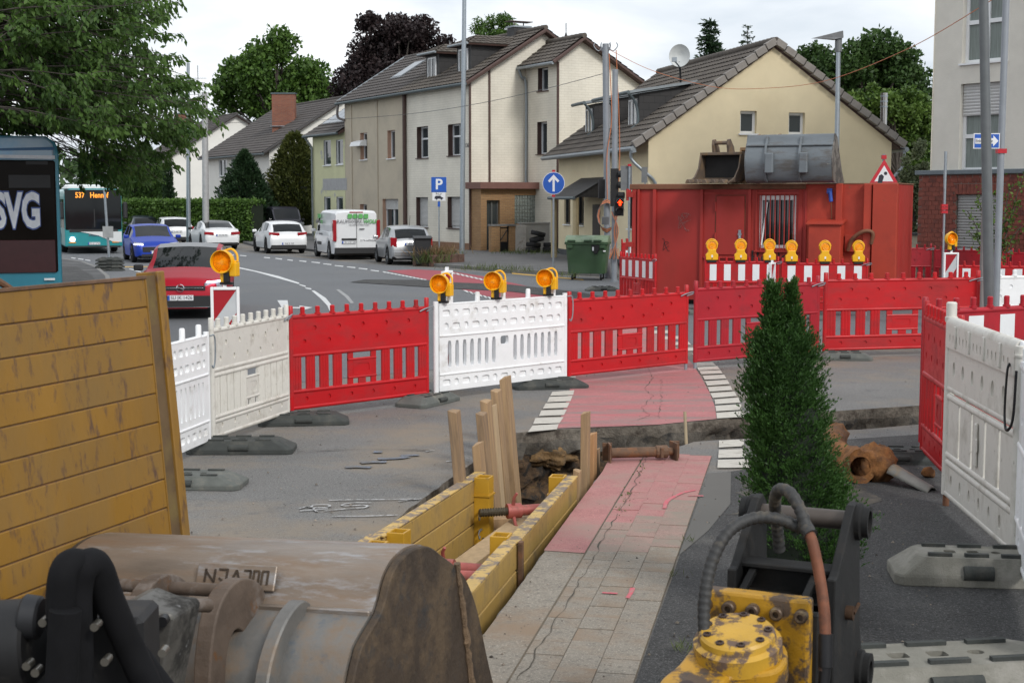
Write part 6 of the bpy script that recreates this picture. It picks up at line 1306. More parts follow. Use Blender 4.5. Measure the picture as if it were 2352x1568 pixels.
# ---------- houses along the bend: tiled house, beige house, pale yellow house share one building line
xf = V3(.47, -.88).normalized(); gd = V3(-xf.y, xf.x); C0 = G(1080, 580)
def HP(t, s, z): return C0 - xf*t + gd*s + V3(0, 0, z)
EZ = 7.86; RZ = 10.25; RS = 3.8; TE, TD, TC = 7.42, 15.5, 20.6
CER = brick_mat('cream_ceramic_tiles', (.69, .65, .555), (.72, .68, .585), (.61, .57, .475), .36, .115, .010, .5, bump=.3)
house_e = thing('tiled_house', 'tall house clad in cream ceramic tiles with a brown porch', 'house', C0)
ff = Face(C0-xf*TE, xf); holes = [ff.box(957.5, 291, 983.5, 363), ff.box(1029, 285, 1058.5, 357.5), ff.box(956, 453, 983, 522), ff.box(1028, 452, 1057.5, 524)]
hwall(house_e, ff, 0, TE, .4, EZ, holes, CER); mb = MB(); mb.bx(0, TE, -.05, .02, 0, .42); o = mb.build('plinth', mat('brown_plinth', (.22, .12, .07), .8, var=.2), house_e); o.location = ff.O-C0; o.rotation_euler = (0, 0, ff.rz)
for k, h in enumerate(holes): hwin(house_e, ff, h, .30, BROWN, sill=BROWN, shut=0 if k < 2 else .97, slat_m=SHUT, mull=0, cross=.62 if k < 2 else False)
fg = Face(C0, gd); sl = (RZ-EZ)/RS; GW = 7.6
hwall(house_e, fg, 0, GW, 0, RZ, [], CER, lines=[(-sl, 1, EZ), (sl, 1, EZ+sl*2*RS)], xb=(RS,))
for x in (.0, 1.0):
    mb = MB(); mb.bx(x-.05, x+.05, -.04, .02, 0, EZ-.1+x*sl); o = mb.build('corner_trim', BROWN, house_e); o.location = C0-C0; o.rotation_euler = (0, 0, fg.rz)
# back and far walls close the volume
hwall(house_e, Face(C0+gd*GW, -xf), 0, TE, 0, EZ, [], CER); hwall(house_e, Face(C0-xf*TE+gd*GW, -gd), 0, GW, 0, RZ, [], CER, lines=[(-sl, 1, EZ), (sl, 1, EZ+sl*GW)])
ov = .35
rf = roof(house_e, HP(TE, -ov, EZ-sl*ov+.1), HP(-.3, -ov, EZ-sl*ov+.1), HP(-.3, RS, RZ+.1), HP(TE, RS, RZ+.1), TILE); roof(house_e, HP(-.3, GW+ov, EZ-sl*ov+.1), HP(TE, GW+ov, EZ-sl*ov+.1), HP(TE, RS, RZ+.1), HP(-.3, RS, RZ+.1), TILE); ridge(house_e, HP(TE, RS, RZ+.14), HP(-.35, RS, RZ+.14), TILE, .14, rf)
tubes(house_e, [HP(-.32, -ov, EZ-sl*ov+.02), HP(-.32, RS, RZ+.0), HP(-.32, GW+ov, EZ-sl*ov+.02)], .10, BROWN, 'verge_board', 6, False)
gutter(house_e, HP(TE+.1, -ov-.05, EZ-sl*ov+.02), HP(-.4, -ov-.05, EZ-sl*ov+.02), ZINCD); tubes(house_e, [HP(TE-.25, -.1, EZ-.2), HP(TE-.25, -.1, .2)], .10, BROWN, 'downpipe', 8, False)
# dormers
def dormer(root, t, s0, z0, w, h, cheek_len, label_m=SLATE, hip=True, tile=TILE, P=HP, xd=xf, gd_=gd, slope=sl, ez=EZ, win_w=.62, shed=0.0, dpipe=False):
    d = bpy.data.objects.new('dormer', None); COL.objects.link(d); d.parent = root
    base = P(t, s0, 0); d.location = base-root.location; d.rotation_euler = (0, 0, math.atan2(xd.y, xd.x))
    mb = MB(); q = w/2
    mb.quad((-q, 0, z0), (q, 0, z0), (q, 0, z0+h), (-q, 0, z0+h)); mb.quad((q, 0, z0), (q, cheek_len, z0), (q, cheek_len, z0+h+shed), (q, 0, z0+h)); mb.quad((-q, 0, z0), (-q, 0, z0+h), (-q, cheek_len, z0+h+shed), (-q, cheek_len, z0)); mb.build('cheek', label_m, d)
    ww = win_w*w/2; wn = MB(); fr = .07; a, b, c, e = -ww, ww, z0+.18, z0+h-.18
    for r_ in ((a, b, e-fr, e), (a, b, c, c+fr), (a, a+fr, c+fr, e-fr), (b-fr, b, c+fr, e-fr), (-.03, .03, c+fr, e-fr)): wn.bx(r_[0], r_[1], -.06, .0-.002, r_[2], r_[3])
    wn = wn.build('window', CREAM, d); mb = MB(); mb.bx(a+.02, b-.02, -.03, -.003, c+.02, e-.02); mb.build('pane', GLASS, wn)
    o_ = .3
    class RR: pass
    if hip:
        rr = d; mb = MB(); zt = z0+h
        A_, B_, Cc, Dd = V3(-q-o_, -o_, zt), V3(q+o_, -o_, zt), V3(.12, q*.9, zt+q*.62), V3(-.12, q*.9, zt+q*.62)
        far = cheek_len+.6
        for quadp in ((A_, B_, Cc, Dd), (B_, V3(q+o_, far, zt), V3(.12, far, zt+q*.62), Cc), (V3(-q-o_, far, zt), A_, Dd, V3(-.12, far, zt+q*.62))):
            class T_: location = V3(0, 0, 0)
            roof_local(d, *quadp, tile)
        gm = MB(); gm.tube([(-q-o_, -o_-.04, zt+.0), (q+o_, -o_-.04, zt+.0)], .06, 8); gm.build('gutter', ZINC, d)
    else:
        zt = z0+h; mb = MB(); mb.add([(-q-.2, -.45, zt-.02), (q+.2, -.45, zt-.02), (q+.2, cheek_len, zt+shed+.04), (-q-.2, cheek_len, zt+shed+.04), (-q-.2, -.45, zt+.08), (q+.2, -.45, zt+.08), (q+.2, cheek_len, zt+shed+.14), (-q-.2, cheek_len, zt+shed+.14)], [(0, 3, 2, 1), (4, 5, 6, 7), (0, 1, 5, 4), (1, 2, 6, 5), (2, 3, 7, 6), (3, 0, 4, 7)]); mb.build('shed_roof', ZINC, d)
        mb = MB(); mb.tube([(-q-.25, -.5, zt+.02), (q+.25, -.5, zt+.02)], .07, 8); mb.build('gutter', ZINCD, d, smooth=True)
        mb = MB(); mb.tube(smooth_path([(q+.15, -.48, zt), (q+.08, -.2, zt-.3), (q+.06, -.08, zt-.7), (q+.06, -.08, z0+.25), (q+.0, -.3, z0+.05)], 4), .05, 8); mb.build('downpipe', ZINCD, d, smooth=True)
        mb = MB(); mb.box((0, -.2, z0+.02), (w+.5, .5, .03), Euler((R(33), 0, 0))); mb.build('flashing', ZINC, d)
    return d
def roof_local(d, A, B, C, D, m):
    nn = (B-A).cross(D-A).normalized()
    if nn.z < 0: nn = -nn
    L = max((B-A).length, (C-D).length); S = (D-A).length; cols = max(4, int(L/.3)*4); rows = max(2, int(S/.34)); mb = MB()
    def P(s, t, h): return A.lerp(B, s).lerp(D.lerp(C, s), t)+nn*h
    for i in range(rows):
        o = len(mb.v)
        for k in range(cols+1):
            s = k/cols; wv = (.022, .008, -.006, .008)[k % 4]; mb.v += [tuple(P(s, i/rows, .005)), tuple(P(s, i/rows-.012, .06+wv)), tuple(P(s, (i+1)/rows, .02+wv))]
        for k in range(cols): a = o+3*k; mb.f += [[a, a+3, a+4, a+1], [a+1, a+4, a+5, a+2]]; mb.mi += [0, 0]
    mb.build('dormer_roof', m, d); mb = MB(); mb.add([A, B, C, D, A-nn*.08, B-nn*.08, C-nn*.08, D-nn*.08], [(0, 1, 2, 3), (7, 6, 5, 4), (0, 4, 5, 1), (1, 5, 6, 2), (2, 6, 7, 3), (3, 7, 4, 0)]); mb.build('dormer_boards', BROWN, d)
dormer(house_e, 5.6, .75, 8.2, 1.5, 1.35, 2.6); dormer(house_e, 2.1, .75, 8.2, 1.5, 1.45, 2.6)
# chimney, skylight bits
mb = MB(); mb.bx(-.45, .45, -.35, .35, 0, .72); o = mb.build('chimney', SLATE, house_e); o.location = HP(2.7, RS+.2, RZ-.3)-C0; o.rotation_euler = (0, 0, fg.rz); m2 = MB(); m2.bx(-.5, .5, -.4, .4, .72, .80); m2.build('chimney_cap', ZINC, o); m3 = MB(); m3.bx(-.62, .62, -.3, .3, 1.0, 1.03); m3.bx(-.42, -.38, -.28, -.24, .8, 1.0); m3.bx(.38, .42, .24, .28, .8, 1.0); m3.build('cowl', BROWN, o)
# rear wing with its own gable, standing out from the gable wall
wg0 = C0+gd*2.9; wl = 3.0; wa = wg0+xf*wl; fw_s = Face(wg0, xf); fw_g = Face(wa, gd); WE = 8.75; WR = 9.6; wsl = .58; wap = 1.2
wh_ = [fw_s.box(1235.5, 156, 1259, 209), fw_s.box(1234, 280, 1256.5, 354)]
hwall(house_e, fw_s, 0, wl, 0, WE, wh_, CER)
for h in wh_: hwin(house_e, fw_s, h, .28, BROWN, sill=BROWN)
GG = 7.2
hwall(house_e, fw_g, 0, GG, 0, WR, [], CER, lines=[(-.65, 1, WE), (wsl, 1, WR+wsl*wap)], xb=(wap,))
hwall(house_e, Face(wa+gd*GG, -xf), 0, wl+4, 0, WR-wsl*(GG-wap), [], CER)
def WP(s, b, z): return wa+gd*s-xf*b+V3(0, 0, z)
roof(house_e, WP(-.4, wl+.0, WE-.2), WP(-.4, -.3, WE-.2), WP(wap, -.3, WR+.1), WP(wap, wl+1.5, WR+.1), TILE); roof(house_e, WP(GG+.3, -.3, WR-wsl*(GG+.3-wap)+.1), WP(GG+.3, 4, WR-wsl*(GG+.3-wap)+.1), WP(wap, 4, WR+.1), WP(wap, -.3, WR+.1), TILE)
ridge(house_e, WP(wap, 3.5, WR+.14), WP(wap, -.35, WR+.14), TILE, .15); tubes(house_e, [WP(-.42, -.32, WE-.25), WP(wap, -.33, WR), WP(GG+.3, -.33, WR-wsl*(GG+.3-wap))], .09, BROWN, 'verge_board', 6, False)
gutter(house_e, WP(-.45, wl, WE-.28), WP(-.45, -.35, WE-.28)); tubes(house_e, [WP(-.45, wl-.15, WE-.3), WP(-.3, wl-.2, WE-.7), WP(-.08, wl-.2, WE-1.2), WP(-.08, wl-.2, 3.1)], .06, ZINC, 'downpipe'); tubes(house_e, [WP(.0, -.03, WE-.2), WP(.0, -.03, 0.2)], .06, BROWN, 'corner_trim', 6, False)
# porch with canopy, door, glass blocks
PB = brick_mat('ochre_porch_bricks', (.30, .165, .07), (.36, .21, .095), (.22, .15, .09), .25, .075, .01, .8)
pf = Face(C0+xf*1.0+gd*.05, gd); pdoor = pf.box(1118, 460, 1148, 577); pgl = pf.box(1182, 448, 1262, 514); pz1 = pf.p(1180, 434)[1]; pw = pf.p(1276, 500)[0]
hwall(house_e, pf, 0, pw, .1, pz1, [pdoor, pgl], PB, name='porch_wall'); hwall(house_e, Face(C0+gd*.05, xf), 0, 1.0, .1, pz1, [], PB, name='porch_wall')
mb = MB(); mb.bx(-.2, pw+.2, -.35, 1.2, pz1, pz1+.30); o = mb.build('canopy', mat('brown_canopy', (.16, .075, .06), .7, var=.1), house_e, bevel=.01); o.location = pf.O-C0; o.rotation_euler = (0, 0, pf.rz)
dw = hwin(house_e, pf, pdoor, .22, PB, fr=mat('grey_door_frame', (.10, .105, .10), .5), mull=1, name='door')
a, b, c, d_ = pgl; gn, gm_ = 13, 8; gbw, gbh = (b-a)/gn, (d_-c)/gm_; gme = MB().bx(.012, gbw-.012, -.02, .06, .012, gbh-.012).mesh('glass_block', mat('glass_block', (.20, .225, .205), .12, var=.35, scale=9, spec=.8)); gs = MB(); gs.bx(a, b, .10, .13, c, d_); gs = gs.build('glass_block_window', mat('block_mortar', (.30, .30, .27), .8), house_e); gs.location = pf.O-C0; gs.rotation_euler = (0, 0, pf.rz)
for i in range(gn):
    for j in range(gm_): o = link('glass_block', gme, gs); o.location = (a+i*gbw, .08, c+j*gbh)
text('house_number', '136', .28, SK, house_e, (C0-xf*.2+gd*-.06-C0)+V3(0, 0, 4.9), (R(90), 0, ff.rz), .005)
# low brick piers and rendered wall before the porch
yf = Face(C0+xf*2.6+gd*.6, gd)
yw = thing('yard_wall', 'low yard wall of brick piers and grey render with a small metal gate', 'wall', yf.O)
for u0, u1, v0, m in ((1125, 1146, 517, PB), (1167, 1181, 515, PB), (1181, 1206, 517, mat('peeling_render', (.42, .40, .37), .9, var=.2, scale=3, dirt=(.25, .22, .19), dscale=3, dlo=.5, dhi=.62))):
    a, b, c, d_ = yf.box(u0, v0, u1, 584); mb = MB(); mb.bx(a, b, -.12, .12, 0, d_); o = mb.build('pier', m, yw, bevel=.01); o.rotation_euler = (0, 0, yf.rz)
a, b, c, d_ = yf.box(1206, 514, 1280, 584); mb = MB(); mb.bx(a, b, .3, .5, 0, d_); mb.bx(a-.1, b+.1, .25, .55, d_, d_+.06); o = mb.build('rendered_wall', mat('grey_render', (.33, .325, .31), .9, var=.15, scale=2), yw); o.rotation_euler = (0, 0, yf.rz)
a, b, c, d_ = yf.box(1147, 520, 1167, 580); mb = MB()
for k in range(2): mb.bx(a, b, -.02, .02, .2+k*(d_-.3), .26+k*(d_-.3))
mb.bx(a, a+.05, -.02, .02, .1, d_); mb.bx(b-.05, b, -.02, .02, .1, d_); mb.bx(a, b, -.01, .01, .1, d_*.45); mb.beam((a, 0, d_*.45), (b, 0, d_-.1), .04, .03); o = mb.build('gate', DARKSTEEL, yw); o.rotation_euler = (0, 0, yf.rz)
mb = MB(); a, b, c, d_ = yf.box(1124, 514, 1182, 520); mb.bx(a, b, -.16, .16, d_-.1, d_-.02); o = mb.build('coping', KERBM, yw); o.rotation_euler = (0, 0, yf.rz)
# beige house
STUC = mat('beige_stucco', (.49, .43, .335), .95, var=.06, scale=2, bump=.25, bscale=40, dirt=(.33, .29, .24), dscale=.5, dlo=.5, dhi=.75); PEACH = mat('peach_reveal', (.50, .32, .23), .9, var=.05)
D0 = C0-xf*TE; house_d = thing('beige_house', 'beige stucco house with peach window reveals left of the tiled house', 'house', D0); fd = Face(C0-xf*TD, xf)
dh = [fd.box(827.5, 305, 843.5, 367), fd.box(890, 299.5, 907.5, 364), fd.box(827, 469, 843, 535), fd.box(879, 457, 915, 540)]
hwall(house_d, fd, 0, TD-TE, 0, EZ, dh, STUC)
for k, h in enumerate(dh): hwin(house_d, fd, h, .26, PEACH, sill=CREAM, shut=.3 if k == 3 else 0, mull=1 if k == 3 else 0)
for u in (808, 867): a = fd.p(u, 400)[0]; mb = MB(); mb.bx(a-.12, a+.12, -.05, 0, 0, EZ-.3); o = mb.build('pilaster', STUC, house_d); o.location = fd.O-D0; o.rotation_euler = (0, 0, fd.rz)
a, b, c, d_ = fd.box(820, 322, 843, 334); mb = MB(); mb.add([(a, -.02, d_), (b, -.02, d_), (b, -.35, d_-.1), (a, -.35, d_-.1), (a, -.02, c-.05), (b, -.02, c-.05), (b, -.45, c-.05), (a, -.45, c-.05)], [(0, 1, 2, 3), (3, 2, 6, 7), (7, 6, 5, 4), (0, 3, 7, 4), (1, 5, 6, 2), (0, 4, 5, 1)]); o = mb.build('window_hood', CREAM, house_d); o.location = fd.O-D0; o.rotation_euler = (0, 0, fd.rz)
hwall(house_d, Face(C0-xf*TD+gd*GW, -gd), 0, GW, 0, RZ, [], STUC, lines=[(-sl, 1, EZ), (sl, 1, EZ+sl*GW)]); hwall(house_d, Face(C0-xf*TE+gd*GW, -xf), 0, TD-TE, 0, EZ, [], STUC)
roof(house_d, HP(TD+.25, -ov, EZ-sl*ov+.1), HP(TE+.01, -ov, EZ-sl*ov+.1), HP(TE+.01, RS, RZ+.1), HP(TD+.25, RS, RZ+.1), TILED); roof(house_d, HP(TE+.01, GW+ov, EZ-sl*ov+.1), HP(TD+.25, GW+ov, EZ-sl*ov+.1), HP(TD+.25, RS, RZ+.1), HP(TE+.01, RS, RZ+.1), TILED); ridge(house_d, HP(TD+.2, RS, RZ+.12), HP(TE, RS, RZ+.12), TILED)
tubes(house_d, [HP(TD+.28, -ov, EZ-sl*ov+.12), HP(TD+.28, RS, RZ+.14)], .07, ZINC, 'verge_trim', 6, False); gutter(house_d, HP(TD+.35, -ov-.05, EZ-sl*ov+.02), HP(TE+.12, -ov-.05, EZ-sl*ov+.02), ZINCD); tubes(house_d, [HP(TD+.1, -ov, EZ-.2), HP(TD+.15, -ov, EZ-.9), HP(TD-.1, -.05, EZ-1.1)], .07, mat('grey_brown_pipe', (.16, .14, .135), .5), 'downpipe')
sa, sb = 10.6, 12.0; mb = MB(); z_ = lambda s: EZ+sl*s+.22
mb.add([HP(sb, 1.2, z_(1.2))-D0, HP(sa, 1.2, z_(1.2))-D0, HP(sa, 2.7, z_(2.7))-D0, HP(sb, 2.7, z_(2.7))-D0, HP(sb, 1.2, z_(1.2)-.12)-D0, HP(sa, 1.2, z_(1.2)-.12)-D0, HP(sa, 2.7, z_(2.7)-.12)-D0, HP(sb, 2.7, z_(2.7)-.12)-D0], [(0, 1, 2, 3), (0, 4, 5, 1), (1, 5, 6, 2), (2, 6, 7, 3), (3, 7, 4, 0)]); sk = mb.build('skylight', mat('skylight_frame', (.10, .11, .12), .4), house_d)
mb = MB(); mb.add([HP(sb-.1, 1.3, z_(1.3)+.012)-D0, HP(sa+.1, 1.3, z_(1.3)+.012)-D0, HP(sa+.1, 2.6, z_(2.6)+.012)-D0, HP(sb-.1, 2.6, z_(2.6)+.012)-D0], [(0, 1, 2, 3)]); mb.build('pane', mat('skylight_glass', (.10, .12, .13), .03, spec=1.0, metal=.3), sk)
# pale yellow half rendered house with solar panels
YEL = mat('pale_yellow_render', (.56, .56, .35), .9, var=.06, scale=1.5, dirt=(.38, .38, .37), dscale=.9, dlo=.58, dhi=.64); CZ, CRZ, CRS = 6.3, 9.2, 4.5
house_c = thing('pale_yellow_house', 'narrow pale yellow house with patchy render and solar panels', 'house', HP(TD, 0, 0)); fc = Face(HP(TC, 0, 0), xf); csl = (CRZ-CZ)/CRS; c0 = house_c.location.copy()
ch = [fc.box(743.5, 322, 760, 380), fc.box(772, 321, 788, 378), fc.box(745, 452, 759.5, 500), fc.box(773, 452, 788, 500)]
hwall(house_c, fc, 0, TC-TD-.02, 0, CZ, ch, YEL)
for h in ch: hwin(house_c, fc, h, .12, mat('grey_mortar', (.33, .33, .33), .9), sill=CREAM)
GRYP = mat('bare_grey_render', (.36, .36, .365), .95, var=.1, scale=4)
a, b, c, d_ = fc.box(742, 410, 797, 437); mb = MB(); mb.bx(a, b, -.012, -.002, c, d_); o = mb.build('render_patch', GRYP, house_c); o.location = fc.O-c0; o.rotation_euler = (0, 0, fc.rz)
hwall(house_c, Face(HP(TC, 9, 0), -gd), 0, 9, 0, CRZ, [], YEL, lines=[(-csl, 1, CZ), (csl, 1, CZ+csl*9)])
roof(house_c, HP(TC+.3, -.4, CZ-.2), HP(TD+.02, -.4, CZ-.2), HP(TD+.02, CRS, CRZ), HP(TC+.3, CRS, CRZ), TILED); roof(house_c, HP(TD+.02, 9.4, CZ-.2), HP(TC+.3, 9.4, CZ-.2), HP(TC+.3, CRS, CRZ), HP(TD+.02, CRS, CRZ), TILED)
gutter(house_c, HP(TC+.4, -.46, CZ-.25), HP(TD+.05, -.46, CZ-.25), ZINCD); tubes(house_c, [HP(TC+.1, -.44, CZ-.3), HP(TC-.1, -.1, CZ-.9), HP(TC-.12, -.1, CZ-1.4), HP(TC-.12, -.1, .3)], .06, mat('grey_downpipe', (.20, .225, .235), .5), 'downpipe')
SOL = mat('solar_panel', (.09, .105, .125), .12, var=.08, scale=2, spec=.8)
for i in range(4):
    for j in range(2):
        t0 = TD+.25+i*1.15; s0 = .5+j*1.75; mb = MB(); q = [HP(t0+1.1, s0, CZ+csl*s0+.2), HP(t0, s0, CZ+csl*s0+.2), HP(t0, s0+1.7, CZ+csl*(s0+1.7)+.2), HP(t0+1.1, s0+1.7, CZ+csl*(s0+1.7)+.2)]; q = [p-c0 for p in q]
        mb.add(q+[p-V3(0, 0, .05) for p in q], [(0, 1, 2, 3), (0, 4, 5, 1), (1, 5, 6, 2), (2, 6, 7, 3), (3, 7, 4, 0)]); mb.build('solar_panel', SOL, house_c)
# ---------- white gabled houses further back
def gable_house(name, label, corner, flen, gw, ez, rz, wallm, wins_f, wins_g, chim=None, tile=TILED):
    root = thing(name, label, 'house', corner); f1 = Face(corner-xf*flen, xf); f2 = Face(corner, gd); s = (rz-ez)/(gw/2)
    hf = [f1.box(*w) for w in wins_f]; hg = [f2.box(*w) for w in wins_g]
    hwall(root, f1, 0, flen, 0, ez, hf, wallm); hwall(root, f2, 0, gw, 0, rz, hg, wallm, lines=[(-s, 1, ez), (s, 1, ez+s*gw)], xb=(gw/2,)); hwall(root, Face(corner+gd*gw, -xf), 0, flen, 0, ez, [], wallm); hwall(root, Face(corner-xf*flen+gd*gw, -gd), 0, gw, 0, rz, [], wallm, lines=[(-s, 1, ez), (s, 1, ez+s*gw)])
    for h in hf: hwin(root, f1, h, .12, CREAM, sill=CREAM, mull=1)
    for h in hg: hwin(root, f2, h, .12, CREAM, sill=CREAM)
    Q = lambda t, s_, z: corner-xf*t+gd*s_+V3(0, 0, z)
    o1 = .5; r1 = roof(root, Q(flen+.4, -o1, ez-s*o1+.1), Q(-.35, -o1, ez-s*o1+.1), Q(-.35, gw/2, rz+.1), Q(flen+.4, gw/2, rz+.1), tile); roof(root, Q(-.35, gw+o1, ez-s*o1+.1), Q(flen+.4, gw+o1, ez-s*o1+.1), Q(flen+.4, gw/2, rz+.1), Q(-.35, gw/2, rz+.1), tile); ridge(root, Q(flen+.4, gw/2, rz+.14), Q(-.4, gw/2, rz+.14), tile, .12, r1)
    gutter(root, Q(flen+.4, -o1-.05, ez-s*o1), Q(-.4, -o1-.05, ez-s*o1), ZINCD); tubes(root, [Q(-.38, -o1, ez-s*o1+.05), Q(-.38, gw/2, rz+.08), Q(-.38, gw+o1, ez-s*o1+.05)], .09, mat('dark_verge', (.05, .046, .045), .6), 'verge_board', 6, False)
    if chim:
        t, s_, w, z0, z1 = chim; mb = MB(); mb.bx(-w/2, w/2, -.35, .35, 0, z1-z0); c = mb.build('chimney', brick_mat(name+'_chimney_bricks', (.22, .07, .04), (.28, .10, .055), (.16, .12, .10), .24, .085, .012, .85), root); c.location = Q(t, s_, z0)-corner; c.rotation_euler = (0, 0, math.atan2(gd.y, gd.x)-R(30)); m2 = MB(); m2.bx(-w/2-.06, w/2+.06, -.41, .41, z1-z0, z1-z0+.1); m2.build('chimney_cap', ZINCD, c); m3 = MB(); m3.bx(-w/2-.1, w/2+.1, -.5, -.36, .9, .95); m3.box((0, -.42, .5), (w+.3, .06, .9), Euler((R(20), 0, 0))) if False else None; m3.build('chimney_flashing', ZINC, c)
    return root
WHT = mat('white_render', (.72, .71, .67), .9, var=.04, scale=1, bump=.1, bscale=40)
cb = V3(XU(619, 97, 400), 97)
gable_house('white_house', 'white rendered house with a large brick chimney on its dark roof', cb, 14.6, 11.0, 5.75, 9.25, WHT, [(503, 366, 522, 405), (531, 362, 545, 390), (498, 430, 520, 455)], [], (4.6, 2.7, 1.6, 6.6, 9.75))
ca = V3(XU(397, 123, 400), 123)
ra = gable_house('far_white_house', 'more distant white gabled house behind the thick mast', ca, 9.0, 11.2, 6.2, 9.6, WHT, [], [(465, 381, 488, 413)], (2.3, 1.6, 1.3, 7.0, 9.7))
mb = MB(); ap = ca+gd*3.2-xf*3+V3(0, 0, 8.5); mb.cyl((0, 0, 0), (0, 0, 5.5), .03, n=6)
for z, l in ((3.0, 1.2), (3.5, 1.0), (4.4, 1.5)): mb.cyl((-l, 0, z), (l*.5, 0, z), .02, n=5)
o = mb.build('antenna', DARKSTEEL, ra); o.location = ap-ca
# ---------- yellow house behind the container
YH = mat('yellow_stucco', (.71, .61, .41), .92, var=.05, scale=1.2, bump=.3, bscale=45, dirt=(.65, .55, .36), dscale=.5, dlo=.5, dhi=.75)
fA = V3(4.71, 50.0); fB = V3(1.97, 62.0); xg = V3(.975, .22).normalized(); xl = V3(xg.y, -xg.x); fl = (fA-fB).length; yh = thing('yellow_house', 'yellow stucco house with a wide gable and three slate dormers', 'house', fA)
gF = Face(fA, xg); lF = Face(fA-xl*fl, xl); GWd = gF.p(2048, 330)[0]; ap_s, ap_z = gF.p(1778, 106); FE = 4.55; fsl = (ap_z-FE)/ap_s; fsr = (ap_z-FE+.05)/(GWd-ap_s)
gh_ = [gF.box(1700, 255, 1738, 307), gF.box(1811.5, 259, 1848.5, 309)]
hwall(yh, gF, 0, GWd, 0, ap_z, gh_, YH, lines=[(-fsl, 1, FE), (fsr, 1, ap_z+fsr*ap_s)], xb=(ap_s,))
for h in gh_: hwin(yh, gF, h, .22, YH, sill=CREAM, fw=.09)
lh = [lF.box(1296, 446, 1310, 515), lF.box(1326, 446, 1341, 517), lF.box(1443, 440, 1456, 525)]
hwall(yh, lF, 0, fl, 0, FE+.1, lh, YH); hwall(yh, Face(fA+xg*GWd, -xl), 0, fl, 0, FE, [], YH); hwall(yh, Face(fA+xg*GWd-xl*fl, -xg), 0, GWd, 0, ap_z, [], YH, lines=[(-fsr, 1, FE), (fsl, 1, ap_z+fsl*(GWd-ap_s))])
for h in lh: hwin(yh, lF, h, .12, YH, sill=CREAM, fr=mat('dark_frame', (.03, .032, .035), .5), glass=glass_mat('dark_window_glass', (.010, .011, .012)))
FP_ = lambda t, s, z: fA-xl*t+xg*s+V3(0, 0, z)
o1 = .55
rl = roof(yh, FP_(fl+.3, -o1, FE-fsl*o1+.12), FP_(-.02, -o1, FE-fsl*o1+.12), FP_(-.02, ap_s, ap_z+.12), FP_(fl+.3, ap_s, ap_z+.12), TILE); roof(yh, FP_(-.02, GWd+.4, FE-fsr*.4+.1), FP_(fl+.3, GWd+.4, FE-fsr*.4+.1), FP_(fl+.3, ap_s, ap_z+.12), FP_(-.02, ap_s, ap_z+.12), TILE); ridge(yh, FP_(fl+.3, ap_s, ap_z+.17), FP_(-.2, ap_s, ap_z+.17), TILE, .15, rl)
VG = mat('grey_verge_tile', (.235, .215, .195), .8, var=.15, scale=3)
for A_, B_ in ((FP_(-.14, -o1-.05, FE-fsl*(o1+.05)+.16), FP_(-.14, ap_s, ap_z+.17)), (FP_(-.14, GWd+.45, FE-fsr*.45+.14), FP_(-.14, ap_s, ap_z+.17))):
    n = 14
    for k in range(n):
        a = A_.lerp(B_, k/n)-fA; b = A_.lerp(B_, (k+.97)/n)-fA; up_ = V3(0, 0, .03*(1 if k < n else 0)); mb = MB(); mb.beam(a+V3(0, 0, .03), b-V3(0, 0, .01), .22, .24); mb.build('verge_tile', VG, yh, bevel=.012)
gutter(yh, FP_(fl+.4, -o1-.07, FE-fsl*o1+.03), FP_(-.2, -o1-.07, FE-fsl*o1+.03), ZINC, .09)
tubes(yh, [FP_(.1, -o1-.05, FE-.45), FP_(.1, -o1-.0, FE-.75), FP_(-.05, -.15, FE-1.15), FP_(-.08, .18, FE-1.45), FP_(-.1, .25, FE-1.9), FP_(-.1, .25, .3)], .055, ZINC, 'downpipe'); tubes(yh, [FP_(-.1, -o1-.05, FE-.35), FP_(-.1, -o1-.02, FE-.5)], .11, ZINC, 'downpipe_head', 10, False)
gutter(yh, FP_(fl, GWd+.5, FE-.32), FP_(-.2, GWd+.5, FE-.32), ZINC, .09); tubes(yh, [FP_(-.1, GWd+.45, FE-.35), FP_(-.1, GWd+.4, FE-.9), FP_(-.12, GWd-.1, FE-1.5), FP_(-.12, GWd-.15, FE-2.2), FP_(-.12, GWd-.15, .3)], .055, ZINC, 'downpipe')
def FDorm(t): return dormer(yh, t, .75, FE+fsl*.75-.1, 1.35, 1.35, 2.5, SLATE, False, TILE, FP_, xl, xg, fsl, FE, .7, .42)
for t in (4.1, 7.0, 10.1): FDorm(t)
# porch roof and step-out by the side door
pr_ = [FP_(8.6, -.02, 3.3), FP_(4.9, -.02, 3.3), FP_(4.9, -1.3, 2.55), FP_(8.6, -1.3, 2.55)]; mb = MB(); q = [p-fA for p in pr_]; mb.add(q+[p-V3(0, 0, .1) for p in q], [(0, 1, 2, 3), (0, 4, 5, 1), (1, 5, 6, 2), (2, 6, 7, 3), (3, 7, 4, 0), (7, 6, 5, 4)]); mb.build('porch_roof', SLATE, yh); gutter(yh, FP_(8.7, -1.36, 2.5), FP_(4.8, -1.36, 2.5), ZINCD, .06)
tri = [FP_(4.9, -.02, 3.3)-fA, FP_(4.9, -1.3, 2.55)-fA, FP_(4.9, -.02, 2.5)-fA]; mb = MB(); mb.add(tri, [(0, 1, 2)]); mb.build('porch_side', SLATE, yh)
for t in (5.1, 8.4): tubes(yh, [FP_(t, -1.2, 2.5), FP_(t, -1.2, 0)], .12, mat('light_post', (.45, .37, .22), .8), 'porch_post', 8, False)
dmb = MB(); dmb.bx(fl-6.9, fl-5.9, -.03, .0-.002, .15, 2.25); o = dmb.build('side_door', mat('dark_brown_door', (.035, .026, .022), .6), yh); o.location = lF.O-fA; o.rotation_euler = (0, 0, lF.rz)
